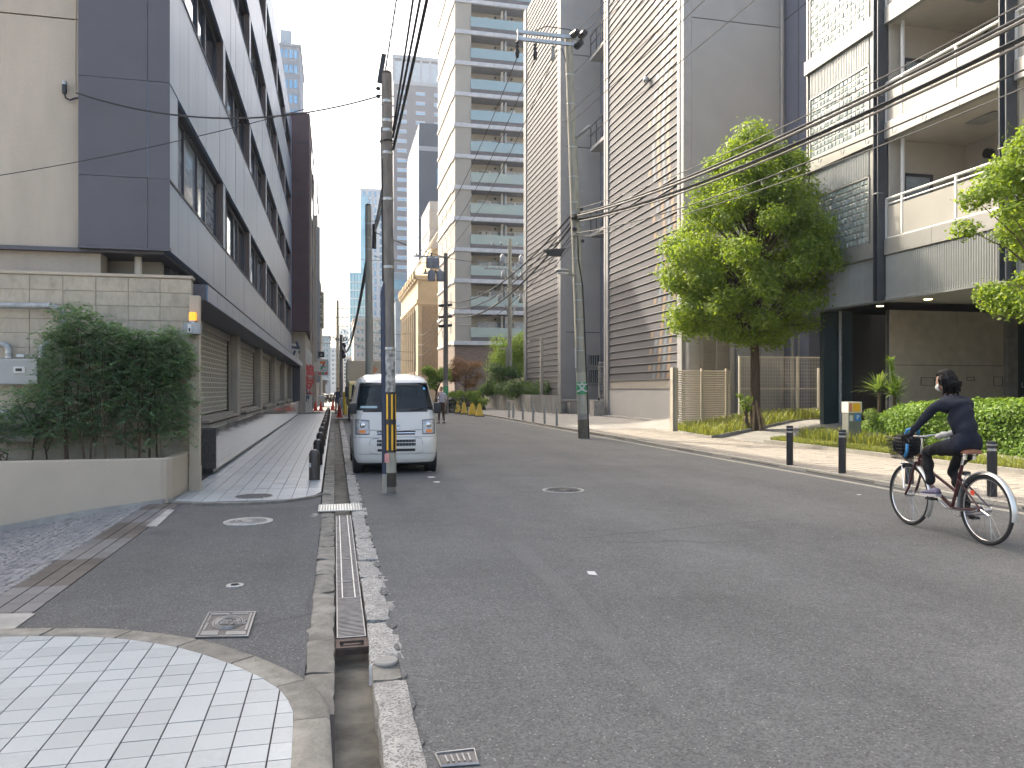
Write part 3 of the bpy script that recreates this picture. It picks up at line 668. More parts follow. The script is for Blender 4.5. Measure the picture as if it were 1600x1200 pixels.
# segmental arcs of small setts
ny = 0; yv = 4.9
for row in range(110):
    for k in range(-5, 40):
        # fan arc pattern: arc of radius .5 repeated across x
        xx = -2.44 - k * .098; seg = .85; ph = ((xx + 100) % seg) / seg; arc = .22 * math.sin(math.pi * ph)
        yy = 4.85 + row * .098 - .5 + arc
        if yy > 11.1 or yy < 4.85 or xx > -2.42 or xx < -5.6: continue
        z_ = zz_(xx) + random.gauss(0, .004); w = .040 + random.gauss(0, .003); r = math.cos(math.pi * ph) * .6
        c_, s_ = math.cos(r), math.sin(r); q = [(-w, -w), (w, -w), (w, w), (-w, w)]; q = [(xx + a * c_ - e * s_, yy + a * s_ + e * c_) for a, e in q]; ci = [(xx + (p[0] - xx) * .72, yy + (p[1] - yy) * .72) for p in q]
        st.add([(*p, z_ - .035) for p in q] + [(*p, z_ - .005) for p in q] + [(*p, z_ + .008) for p in ci], [(0, 1, 5, 4), (1, 2, 6, 5), (2, 3, 7, 6), (3, 0, 4, 7), (4, 5, 9, 8), (5, 6, 10, 9), (6, 7, 11, 10), (7, 4, 8, 11), (8, 9, 10, 11)])
o = st.build('cobble', cob, rp); o['kind'] = 'stuff'
MB().prism([G(0, 960), G(55, 960), G(20, 985), G(-30, 985)], -.01, .006).build('concrete_patch', M['conc'])['kind'] = 'structure'
MB().prism([G(228, 823), G(245, 823), G(273, 797), G(262, 797)], -.01, .006).build('concrete_patch', M['conc'])['kind'] = 'structure'
# ================================================================ LEFT SIDE: PLANTER, BLOCK WALL, METERS
t = thing('planter', 'low beige rendered planter with a chamfered corner at the foot of the block wall', 'planter', (-3.6, 11.0, -.3))
PX = -2.12
pl = [(-7.0, 10.92), (PX - .12, 10.92), (PX - .05, 10.95), (PX, 11.05), (-2.06, 12.14), (-2.2, 12.14), (-2.24, 11.12), (-7.0, 11.07)]
MB().prism(pl, -.9, .58).build('wall', M['planter'], t, bevel=.012)
MB().prism([(-7, 11.065), (-2.235, 11.115), (-2.2, 12.14), (-7, 12.14)], .3, .50).build('soil', M['soil'], t)
MB().add([(-7.0, 10.90, -1), (PX - .1, 10.90, -.4), (PX - .1, 10.90, .05), (-3.2, 10.90, -.07), (-4.2, 10.90, -.24), (-7, 10.90, -.75), (PX + .015, 11.04, -.4), (PX + .015, 11.04, .05), (-2.04, 12.1, -.4), (-2.04, 12.1, .06)], [(0, 1, 2, 3, 4, 5), (1, 6, 7, 2), (6, 8, 9, 7)]).build('foot', M['conc'], t)
WY = 12.15
t = thing('block_wall', 'stained beige block wall behind the planter and the green shrub', 'wall', (-4.5, WY + .1, 0))
MB().bb(-7.6, -2.075, WY + .012, WY + .19, 0, 3.13).build('mortar', M['joint'], t)
bmesh_ = unitbox('block', M['block'], .012)
for i in range(12):
    for j in range(13):
        x1 = -2.07 - i * .43; z1 = 3.12 - j * .206
        piece('block', bmesh_, (x1 - .213, WY + .05 + random.gauss(0, .0015), z1 - .102), t, sc=(.4215, .1, .1985))
MB().bb(-7.6, -2.05, WY - .02, WY + .2, 3.131, 3.175).build('coping', M['planter'], t, bevel=.01)
# gas pipe, meter box
WYp = WY - .12
def zy(py, px, y=WYp): x = XY(px, y); return (x, y, ZZ(py, x, y))
t = thing('wall_pipe', 'grey painted pipe running along the block wall above the meter box', 'pipe', zy(478, 40))
MB().tube([zy(477, -60), zy(477.5, 10), zy(478, 78), zy(481, 90), (zy(486, 97)[0], WYp, zy(486, 97)[2]), (zy(500, 98)[0], WYp + .02, zy(502, 98)[2]), (zy(560, 98)[0], WYp + .03, zy(570, 98)[2])], .042, 12).build('pipe', M['galv_dull'], t, 60)
p = zy(478, 77); MB().tube([(p[0] - .008, p[1], p[2]), (p[0] + .008, p[1], p[2])], .052, 14).build('clamp', M['galv'], t, 60)
t = thing('gas_meter', 'pale grey gas meter box with small display and pipe elbows behind the shrub', 'gas meter', zy(600, 25))
A = zy(561, -12); B = zy(601, 66); MB().bb(A[0], B[0], WY - .30, WY - .05, B[2], A[2]).build('case', mat('meter_paint', (.38, .38, .36), .5, var=.06), t, bevel=.02)
A = zy(573, 21, WY - .31); B = zy(583, 39, WY - .31); MB().bb(A[0], B[0], WY - .315, WY - .30, B[2], A[2]).build('display_bezel', M['white'], t, bevel=.004)
A = zy(575.5, 24, WY - .32); B = zy(580, 34, WY - .32); MB().bb(A[0], B[0], WY - .319, WY - .314, B[2], A[2]).build('display', M['black'], t)
for px, dx in ((14, -1), (66, 1)):
    x, y_, z = zy(545, px); MB().tube([(x, y_, z - .12), (x, y_, z - .01), (x + dx * .02, y_, z + .04), (x + dx * .07, y_, z + .062), (x + dx * .16, y_, z + .062)] if dx < 0 else [(x, y_, z - .12), (x, y_, z + .03), (x + .03, y_ + .03, z + .055), (x + .05, y_ + .08, z + .06)], .045, 12).build('pipe_elbow', M['galv_dull'], t, 60)
    MB().cyl((x, y_, z - .13), .054, .03, 8).build('union_nut', M['galv'], t)
    MB().cyl((x, y_, z - .06), .05, .035, 8).build('union_nut', M['galv'], t)
x, y_, z = zy(556, 33); MB().bb(x - .05, x + .05, y_ - .04, y_ + .03, z - .02, z + .02).build('valve', M['white'], t, bevel=.006); MB().bb(x + .05, x + .25, y_ - .012, y_ + .01, z, z + .012).build('valve_lever', M['galv_dull'], t)
A = zy(640, -12); B = zy(690, 60); MB().bb(A[0], B[0], WY - .26, WY - .05, B[2], A[2]).build('lower_case', mat('meter_paint', None), t, bevel=.02)

# ---------------------------------------------------------------- annex and office building
AY = 13.0; XL = XY(122, 12.8)
t = thing('annex_building', 'tall plain beige rendered annex wall left of the dark clad office block', 'building', (-6, AY + 2, 0))
zs = [0, ZZ(429, -5, AY), ZZ(386.5, -5, AY), ZZ(18, -5, AY), 14.5, 18.0]
MB().bb(-11, XL - .3, AY + .06, AY + 9, 0, 18).build('core', M['joint'], t)
for j in range(2, 5): MB().bb(-11, XL - .004, AY, AY + .06, zs[j] + .012, zs[j + 1] - .012).build('render_panel', M['beige'], t)
MB().bb(-11, XY(165, AY + .3), AY + .03, AY + .4, 0, zs[2] - .014).build('lower_wall', M['beige'], t)
b = MB(); bx = XL - .09
for dx in (0, .035): b.tube([(bx + dx, AY - .015, 9.5), (bx + dx + .005, AY - .015, 7.4), (bx + dx - .005, AY - .015, 6.6), (bx + dx, AY - .015, 6.1)], .008, 6)
b.build('wall_conduit', M['beige'], t)
t = thing('cable_bracket', 'small black service bracket on the beige wall where a drooping cable ends', 'bracket', (XY(101, AY - .05), AY - .05, ZZ(140, XY(101, AY), AY)))
x, z = XY(101, AY - .05), ZZ(140, XY(101, AY - .05), AY - .05)
MB().cyl((x, AY - .06, z - .06), .035, .13, 12).build('insulator', M['blackmetal'], t); MB().cyl((x, AY - .06, z + .07), .033, .05, 12).build('cap', M['galv'], t)
MB().tube([(x, AY - .06, z - .06), (x + .02, AY - .07, z - .13), (x + .08, AY - .07, z - .16), (x + .14, AY - .05, z - .12), (x + .2, AY - .03, z - .1)], .014, 6).build('loop', M['cable'], t)

FX = -2.5; Y0, Y1 = 12.8, 47.6; TOPZ = 17.4; BOT = 3.66
off = thing('office_building', 'long office block with blue grey metal panels, ribbon windows and shuttered ground floor', 'building', (FX - 4, 30, 0))
sills = [4.75, 8.08, 11.40, 14.70]; heads = [6.25, 9.50, 12.82, 16.10]
bands = [(BOT, sills[0])] + [(heads[i], sills[i + 1]) for i in range(3)] + [(heads[3], TOPZ)]
core = MB(); core.bb(-12, FX - .62, Y0 + .3, Y1, BOT, TOPZ - .2)
for z0, z1 in bands: core.bb(FX - .62, FX - .06, Y0 + .06, Y1, z0 + .02, z1 - .02)
core.bb(XL + .02, FX - .62, Y0 + .06, Y0 + .3, BOT + .02, TOPZ - .1)
core.build('structural_wall', M['darkclad'], off)
bay0, pitch, wlen = 13.5, 5.62, 5.27
edges = [Y0] + [bay0 + pitch * k for k in range(6)]
pan = unitbox('cladding_panel', M['steelclad'])
for z0, z1 in bands:
    yc = Y0; cuts = [Y0, bay0] + [bay0 + pitch * k / 6 for k in range(1, 37)]
    cuts = [c for c in cuts if c < Y1 - .2] + [Y1]
    for a, c in zip(cuts[:-1], cuts[1:]): piece('cladding_panel', pan, (FX - .03 + random.gauss(0, .0015), (a + c) / 2, (z0 + z1) / 2), off, sc=(.06, c - a - .012, z1 - z0 - .02))
# sill drips
for z in sills: MB().bb(FX - .3, FX + .012, Y0, Y1, z - .03, z + .012).build('sill', M['seam'], off)
for zi in range(4):
    z0, z1 = sills[zi] + .014, heads[zi] + .0
    ends = [(Y0, bay0)] + [(bay0 + pitch * k + wlen, bay0 + pitch * (k + 1)) for k in range(5)] + [(bay0 + pitch * 5 + wlen, Y1)]
    for a, c in ends: MB().bb(FX - .6, FX - .005, a, c - (.0 if c < Y1 else .01), z0, z1 - .002).build('pier', M['steelclad'], off)
    for k in range(6):
        ya = bay0 + pitch * k; yb = min(ya + wlen, Y1 - .3)
        w = MB(); gx = FX - .20
        for yy in (ya, yb - .07): w.bb(gx - .02, gx + .05, yy, yy + .07, z0, z1)
        w.bb(gx - .02, gx + .05, ya + .07, yb - .07, z1 - .09, z1 - .002); w.bb(gx - .02, gx + .05, ya + .07, yb - .07, z0, z0 + .05)
        fr = w.build('window', M['winframe'], off)
        MB().bb(gx + .05, FX - .008, yb - .012, yb - .001, z0, z1 - .002).build('reveal', M['reveal'], fr)
        n = 4; wd = [.27, .27, .18, .28]; yy = ya + .07; tot = yb - ya - .14
        for i in range(n):
            L_ = tot * wd[i]; MB().bb(gx - .006, gx + .002, yy, yy + L_ - .1, z0 + .05, z1 - .09).build('pane', M['glass_b'] if random.random() < (.65 if zi == 0 else .35) else M['glass_d'], fr)
            if i < n - 1: MB().bb(gx - .02, gx + .045, yy + L_ - .1, yy + L_, z0 + .05, z1 - .09).build('mullion', M['winframe'], fr)
            yy += L_
# dark near end wall
x230 = XY(231, Y0); rows = [BOT + .03, 4.75, 6.25, 9.5, 12.8, TOPZ]
for z0, z1 in zip(rows[:-1], rows[1:]):
    for a, c in ((XL, x230), (x230, FX - .0)): MB().bb(a + .004, c - (.004 if c == x230 else .0), Y0 - .006, Y0 + .055, z0 + .004, z1 - .004).build('dark_panel', M['darkclad'], off)
MB().bb(XL, FX + .012, Y0 - .02, Y0 + .1, BOT - .02, BOT + .03).build('edge_trim', M['darkclad'], off); MB().bb(FX - .1, FX + .012, Y0 + .1, Y1, BOT - .02, BOT + .02).build('edge_trim', M['steelclad'], off)
MB().bb(FX - .01, FX + .01, Y0 - .012, Y0 + .0, BOT, TOPZ).build('corner_trim', M['darkclad'], off)
MB().bb(-12, FX - .1, Y0 + .1, Y1, BOT - .06, BOT + .0).build('soffit', M['darkclad'], off)
MB().bb(-12, FX - .3, 13.7, 13.9, 0, BOT - .06).build('recess_wall', M['taupe'], off)
x215 = XY(216, 13.25); MB().cyl((x215, 13.25, 0), .055, BOT - .06, 16).build('column', M['cream'], off, 60)
MB().bb(FX - .02, FX + .0, Y0 + .1, Y1, TOPZ, TOPZ + .06).build('coping', M['galv'], off)
# canopy over the shop fronts
CX = -1.9
MB().bb(-2.75, CX - .015, 12.52, 48.4, 2.88, 3.07).build('canopy', M['darkclad'], off)
cp = unitbox('canopy_fascia', M['steelclad'])
for i in range(36): piece('canopy_fascia', cp, (CX - .006, 12.52 + .5 + i * .997, 2.975), off, sc=(.02, .985, .25))
MB().bb(-2.75, CX - .017, 12.50, 12.52, 2.86, 3.1).build('canopy_end', M['darkclad'], off)
MB().bb(-3.1, -2.76, 14.2, Y1, 2.8, BOT - .06).build('lintel', M['seam'], off)
# ground floor wall, piers and grille shutters
MB().bb(-3.1, -2.72, 14.1, Y1, 0, 2.86).build('ground_wall', M['taupe'], off)
sb = [15.8 + 6.35 * k for k in range(5)]; sw = 4.6
prev = 13.6
for k, ya in enumerate(sb + [Y1 + .2]):
    a = prev; c = ya
    MB().bb(-2.72, -2.60, a, min(c, Y1), .84, 2.87).build('wall_panel', M['taupe'], off)
    if k: 
        MB().bb(-2.6, -2.42, a + .35, a + .95, .84, 2.87).build('pillar', M['taupe'], off, bevel=.01)
    prev = ya + sw
MB().bb(-2.6, -2.42, 13.7, 14.6, .84, 2.87).build('pillar', M['taupe'], off, bevel=.01)
for off_i in (0, 1):
    b = MB(); b.bb(-.015, .015, 0, sw - .02, 0, .018); b.bb(-.006, .006, 0, sw - .02, .018, .104)
    y = .0 + off_i * .12
    while y < sw - .05: b.bb(-.012, .012, y, y + .02, .018, .105); y += .24
    me = b.mesh('slat', M['shutter']); me.materials.append(mat('shutter_infill', (.25, .24, .21), .6))
    for p in me.polygons[6:12]: p.material_index = 1
    if off_i == 0: sl0 = me
    else: sl1 = me
for k, ya in enumerate(sb):
    f = MB(); f.bb(-2.72, -2.58, ya - .05, ya, .96, 2.86); f.bb(-2.72, -2.58, ya + sw, ya + sw + .05, .96, 2.86); f.bb(-2.72, -2.58, ya, ya + sw, 2.7, 2.86)
    sh = f.build('shutter', M['taupe'], off)
    for j in range(16): piece('slat', sl1 if j % 2 else sl0, (-2.64, ya + .01, 1.0 + j * .106), sh)
    s_ = MB(); s_.bb(-2.72, -2.35, ya - .1, ya + sw + .1, .845, .90); s_.bb(-2.72, -2.48, ya - .05, ya + sw + .05, .90, .955); s_.build('sill_step', M['stone_b'], sh)
# polished granite ledge
lg = MB(); lg.bb(-2.7, -2.02, 14.14, Y1 - .1, .12, .80); led = lg.build('ledge', M['granite_dk'], off)
MB().bb(-2.7, -2.06, 14.2, Y1 - .1, -.1, .12).build('plinth', M['granite_dk'], off)
gp_ = unitbox('granite_slab', M['granite_pol'])
for i in range(37): piece('granite_slab', gp_, (-2.01, 14.14 + .45 + i * .9, .455), led, sc=(.022, .895, .67))
for i in range(37): piece('coping_slab', gp_, (-2.35, 14.12 + .45 + i * .9, .815), led, sc=(.72, .896, .03))
MB().bb(-2.7, -2.0, 14.1, 14.138, .12, .80).build('end_slab', M['granite_dk'], led)
MB().bb(-2.75, -2.0, 47.1, 47.6, .0, 2.86).build('end_pier', M['darkclad'], off)
# beige service post with rotating lamp
px_, py_ = -1.985, 12.0
t = thing('service_post', 'square beige post with control box at the end of the block wall', 'post', (px_, py_, 0))
MB().bb(-2.055, -1.915, 11.9, 12.04, -.1, 2.86).build('post', M['planter'], t, bevel=.006)
MB().bb(-2.062, -1.908, 11.893, 12.047, -.1, .38).build('base_sleeve', M['planter'], t)
t.name = 'service_post'
MB().bb(-2.11, -1.88, 11.72, 11.89, 2.29, 2.45).build('control_box', M['galv_dull'], t, bevel=.008)
x0 = -2.02; MB().bb(x0 - .025, x0 + .025, 11.716, 11.72, 2.31, 2.43).build('label_plate', M['white'], t)
b = MB(); b.tube([(x0, 11.712, 2.36), (x0, 11.715, 2.36)], .014, 12); b.prism([(x0 - .01, 11.712), (x0 + .01, 11.712), (x0 + .01, 11.715), (x0 - .01, 11.715)], 2.32, 2.355); b.build('pictogram', M['black'], t)
t = thing('warning_lamp', 'small amber rotating warning lamp on top of the grey box on the beige post', 'warning lamp', (-1.99, 11.8, 2.45))
amber = mat('amber_lens', (.95, .35, .02), .15, var=.1, emis=.35); MB().lathe([(.055, .0), (.058, .02), (.058, .035)], (-1.99, 11.8, 2.45), 20).build('base', M['galv'], t, 40)
MB().lathe([(.052, .036), (.052, .13), (.045, .155), (.001, .16)], (-1.99, 11.8, 2.45), 20).build('lens', amber, t, 40)
# dome bollards along the walk
def dome(y, i):
    t = thing('dome_bollard', ('%s dark dome topped bollard on the white tiled walk, ' % i), 'bollard', (-.32, y, .026), group='dome topped bollards on the left walk'); return t
t = thing('dome_bollard', '', 'bollard', (-.32, 12.9, .026), group='dome topped bollards on the left walk')
MB().lathe([(.088, 0), (.088, .40), (.084, .43), (.072, .46), (.05, .483), (.025, .492), (.001, .494)], n=24).build('body', M['bollard'], t, 50, local=True)
MB().lathe([(.096, 0), (.096, .006), (.088, .007)], n=24).build('base_ring', M['bollard'], t, local=True)
MB().box((-.07, -.056, .245), (.012, .045, .07), rz=.9).build('sticker', M['white'], t, local=True)
ordn = ['nearest', 'second', 'third', 'fourth', 'fifth', 'sixth', 'seventh', 'eighth', 'ninth', 'tenth', 'eleventh', 'farthest']
proto = t
for i in range(12):
    o = proto if i == 0 else copy_tree(proto)
    o.location = (-.32, 12.9 + 2.6 * i, .026); o['label'] = '%s dark dome topped bollard in the row along the white tiled walk' % ordn[i]
    if i: 
        for c in list(o.children):
            if c.name.startswith('sticker'): bpy.data.objects.remove(c)

# ================================================================ RIGHT SIDE: LOUVRED BLOCK
LX = 14.3; HT = 24.0
def louvre_block(nm, label, x, ya, yb, zb, perp_y, perp_x1, zt, skipbase):
    t = thing(nm, label, 'building', (x + 3, (ya + yb) / 2, 0))
    MB().bb(x + .12, x + 9, ya + .15, yb - .15, 0, zt).build('core', M['grey_wall'], t)
    MB().bb(x + .07, x + .12, ya + .5, yb - .5, zb, zt).build('backing', M['seam'], t)
    # frames
    for (a, c) in ((ya, ya + .62), (yb - .62, yb)):
        MB().bb(x - .06, x + .3, a, a + .24, 0, zt).build('frame_post', M['lvframe'], t); MB().bb(x - .02, x + .3, a + .24, a + .38, 0, zt).build('frame_recess', M['grey_wall'], t); MB().bb(x - .06, x + .3, a + .38, c, 0, zt).build('frame_post', M['lvframe'], t)
    L_ = yb - ya - 1.24
    # one blade: sloped face with a thin proud lip
    b = MB(); b.add([(-.0, 0, 0), (-.0, L_, 0), (.035, L_, .31), (.035, 0, .31), (.06, 0, 0), (.06, L_, 0), (.06, L_, .31), (.06, 0, .31)], [(0, 3, 2, 1), (4, 5, 6, 7), (0, 1, 5, 4), (3, 7, 6, 2), (0, 4, 7, 3), (1, 2, 6, 5)])
    me = b.mesh('louvre', M['louvre']); lip = MB().bb(-.012, .01, 0, L_, -.004, .022).mesh('lip', M['lvframe'])
    n = 0; z = zb
    while z < zt - .3:
        o = piece('louvre', me, (x, ya + .62, z), t)
        q = bpy.data.objects.new('lip', lip); link(q, o); z += .378; n += 1
    MB().bb(x - .03, x + .05, ya + .62 + L_ * .52, ya + .62 + L_ * .52 + .03, zb, zt).build('joint_strip', M['louvre'], t) if False else None
    return t, L_
b2, L2 = louvre_block('louvred_building', 'tall building with horizontal grey louvres and plain grey side wall nearest the tree', LX, YX(1070, LX), YX(945, LX), 1.95, 0, 0, HT, 0)
ya2, yb2 = YX(1070, LX), YX(945, LX)
MB().bb(LX + .02, LX + .14, ya2 + .62, yb2 - .62, .0, 1.52).build('base_panel', M['white_wall'], b2)
MB().bb(LX + .04, LX + .2, ya2 + .62, yb2 - .62, 1.52, 1.93).build('base_slot', M['taupe'], b2); MB().bb(LX - .02, LX + .15, ya2 + .62, yb2 - .62, 1.52, 1.56).build('base_ledge', M['lvframe'], b2)
MB().bb(LX - .5, LX + .02, ya2 + 1.5, yb2, .0, .12).build('step', M['slab'], b2)
XP = XY(1225, ya2)
# plain grey wall facing the viewer with storey joints
zc = [0, ZZ(372, LX + 1, ya2), ZZ(30, LX + 1, ya2), HT]
for z0, z1 in zip(zc[:-1], zc[1:]): MB().bb(LX + .3, XP, ya2 - .02, ya2 + .14, z0 + .02, z1 - .02).build('wall_panel', M['grey_wall'], b2)
MB().bb(LX + .3, XP, ya2 + .02, ya2 + .1, 0, HT).build('joint', M['seam'], b2)
MB().tube([(XP - .18, ya2 - .12, 1), (XP - .18, ya2 - .12, HT)], .06, 10).build('drain_pipe', M['lvframe'], b2, 60)
for zc_ in (4, 7.5, 11, 14.5): MB().bb(XP - .26, XP - .1, ya2 - .13, ya2 - .02, zc_, zc_ + .05).build('pipe_clamp', M['galv'], b2)
MB().bb(XP, XP + 6, ya2 - 1.8, ya2 + 6, 0, HT).build('blue_wing', mat('bluegrey_wall', (.14, .15, .19), .6, var=.05, scale=1), b2)
MB().bb(XP - .02, XP, ya2 - 1.1, ya2 - 1.07, 0, HT).build('joint', M['seam'], b2)
MB().bb(XP - .02, XP, ya2 - 1.8, ya2, zc[2] + .3, zc[2] + .33).build('joint', M['seam'], b2)
# dome camera light on louvres, coloured print on the lower right of the screen
pc = mat('print_blue', (.095, .125, .155), .5); po = mat('print_ochre', (.19, .12, .06), .5)
b1_, b2_ = MB(), MB()
z = 1.95; i = 0
while z < HT - .4:
    for k in range(5):
        wv = .42 * math.sin(z * .55 + .9) ; u = .55 + .52 * k + wv
        if u < .1 or u > 3.0: continue
        yy = ya2 + .62 + u; target = b1_ if (k % 2) else b2_
        if k >= 3 and random.random() < .35: continue
        if k < 4 or i % 2: target.add([(LX - .003, yy, z + .03), (LX - .003, yy + .27, z + .03), (LX + .028, yy + .27, z + .30), (LX + .028, yy, z + .30)], [(0, 1, 2, 3)])
    z += .378; i += 1
o = b1_.build('blue_print', pc, b2); o['kind'] = 'stuff'; o = b2_.build('ochre_print', po, b2); o['kind'] = 'stuff'
x1, y1_ = LX - .15, YX(1014, LX); z1 = ZZ(125, LX, y1_); MB().ell((x1, y1_, z1), (.15, .15, .15)).build('dome_camera', M['galv'], b2, 1); MB().tube([(x1, y1_, z1), (x1 + .3, y1_, z1 + .1)], .04, 8).build('camera_arm', M['galv'], b2)

LX1 = 14.0; ya1, yb1 = YX(877, LX1), YX(819.5, LX1)
b1, L1 = louvre_block('louvred_building', 'farther louvred grey building rising behind the planted concrete wall', LX1, ya1, yb1, 1.2, 0, 0, HT + 6, 0)
XP1 = XY(938, ya1)
zc = [0, ZZ(519, LX1 + 1, ya1), ZZ(230, LX1 + 1, ya1), ZZ(86, LX1 + 1, ya1), HT + 6]
for z0, z1 in zip(zc[:-1], zc[1:]): MB().bb(LX1 + .3, XP1, ya1 - .02, ya1 + .14, z0 + .03, z1 - .03).build('wall_panel', M['grey_wall'], b1)
MB().bb(LX1 + .3, XP1, ya1 + .03, ya1 + .1, 0, HT + 6).build('joint', M['seam'], b1)
MB().bb(XP1, XP1 + 4, ya1 - 6.5, ya1 + .5, 0, HT + 6).build('return_wall', mat('bluegrey_wall', None), b1)
for k, py in enumerate((42, 190, 330)):
    z0 = ZZ(py + 25, XP1, ya1 - 3); r = MB(); r.bb(XP1 - .9, XP1, ya1 - 5, ya1 - .6, z0 - .2, z0); bl = r.build('balcony', M['lvframe'], b1)
    r = MB()
    for yy in np.linspace(ya1 - 4.9, ya1 - .7, 5): r.bb(XP1 - .9, XP1 - .85, yy, yy + .05, z0, z0 + 1.3)
    r.bb(XP1 - .9, XP1 - .85, ya1 - 5, ya1 - .6, z0 + 1.3, z0 + 1.36); r.bb(XP1 - .9, XP1 - .85, ya1 - 5, ya1 - .6, z0 + .75, z0 + .8); r.build('railing', M['blackmetal'], bl)
# small window, meter louvre and low blocks at its foot
for py0, py1 in ((553, 573), (576, 600)):
    xa, xb = XY(918, ya1 - .1), XY(938, ya1 - .1); z0, z1 = ZZ(py1, xa, ya1), ZZ(py0, xa, ya1)
    w = MB(); w.bb(xa, xb, ya1 - .12, ya1 - .03, z0, z0 + .08); w.bb(xa, xb, ya1 - .12, ya1 - .03, z1 - .08, z1); w.bb(xa, xa + .07, ya1 - .12, ya1 - .03, z0, z1); w.bb(xb - .07, xb, ya1 - .12, ya1 - .03, z0, z1); wf_ = w.build('window', M['lvframe'], b1)
    MB().bb(xa + .07, xb - .07, ya1 - .06, ya1 - .04, z0 + .08, z1 - .08).build('pane', M['glass_d'], wf_)
    r = MB()
    for k in range(4): r.bb(xa + .15 + k * .15, xa + .19 + k * .15, ya1 - .1, ya1 - .07, z0 + .08, z1 - .08)
    r.build('bars', M['galv_dull'], wf_)
r = MB(); xa, xb = XY(938, 42), XY(947, 42)
for k in range(24): r.bb(xa - .1, xb + .2, 41.9, 42.1, .7 + k * .1, .75 + k * .1)
r.build('louvre_screen', M['lvframe'], b1)
t = thing('low_wall', 'low pale stone bench block at the foot of the louvred building by the big pole', 'low wall', (15.3, 42, 0))
xa, xb = XY(876, 43.5), XY(950, 43.5)
MB().bb(xa, xb, 43.4, 44.4, 0, .78).build('block', M['conc'], t); MB().bb(xa - .05, xb, 43.3, 44.5, .78, .86).build('coping', M['lvframe'], t)
xa, xb = XY(887, 43), XY(905, 43); MB().bb(xa, xb, 42.6, 43.3, 0, .7).build('front_block', M['slab'], t)
xa, xb = XY(927, 39), XY(944, 39); t = thing('stone_block', 'square pale stone block beside the silver louvre frame', 'stone block', ((xa + xb) / 2, 39.2, 0)); MB().bb(xa, xb, 38.9, 39.6, 0, .88).build('block', M['conc'], t, bevel=.01); MB().cyl((xa + .35, 39.1, .88), .05, .13, 10).build('spigot', M['black'], t)

# ================================================================ BALCONY BUILDING
BX = 14.8; BYF = 21.9; BYN = 2.0
bb_ = thing('balcony_building', 'modern apartment block with glass brick panels, white balconies and open ground floor', 'building', (BX + 4, 12, 0))
SZ = 3.94; FLZ = [5.19, 8.38, 11.56, 14.74]
colY = [18.45, 14.3, 9.9, 5.5]
MB().bb(BX + .02, BX + 9, BYN, BYF, SZ, SZ + .1).build('soffit', M['soffit'], bb_)
# ribbed lower panels
def ribbed(name, y0, y1, z0, z1, parent, x=BX):
    b = MB(); n = int((y1 - y0) / .075); b.bb(x + .03, x + .1, y0, y1, z0, z1)
    for i in range(n): yy = y0 + (i + .5) * (y1 - y0) / n; b.add([(x + .03, yy - .03, z0), (x, yy - .014, z0), (x, yy + .014, z0), (x + .03, yy + .03, z0), (x + .03, yy - .03, z1), (x, yy - .014, z1), (x, yy + .014, z1), (x + .03, yy + .03, z1)], [(0, 1, 5, 4), (1, 2, 6, 5), (2, 3, 7, 6)])
    return b.build(name, M['rib'], parent)
ribbed('ribbed_panel', colY[0] + .12, BYF - .1, SZ + .02, FLZ[0] - .02, bb_); ribbed('ribbed_panel', colY[1] + .12, colY[0] - .12, SZ + .02, FLZ[0] - .02, bb_); ribbed('ribbed_panel', colY[2] + .12, colY[1] - .12, SZ + .02, FLZ[0] - .02, bb_)
MB().bb(BX - .02, BX + .12, BYN, BYF, SZ - .03, SZ + .02).build('bottom_trim', M['galv'], bb_)
for y in colY[:3]:
    b = MB(); b.bb(BX - .22, BX + .08, y - .1, y - .075, SZ, 18); b.bb(BX - .22, BX + .08, y + .075, y + .1, SZ, 18); b.bb(BX - .09, BX - .06, y - .075, y + .075, SZ, 18); b.build('steel_column', mat('column_paint', (.075, .085, .10), .4, metal=.3), bb_)
    for z in (6.9, 9.6): MB().bb(BX - .24, BX - .05, y - .11, y + .11, z, z + .02).build('splice_plate', M['galv_dull'], bb_)
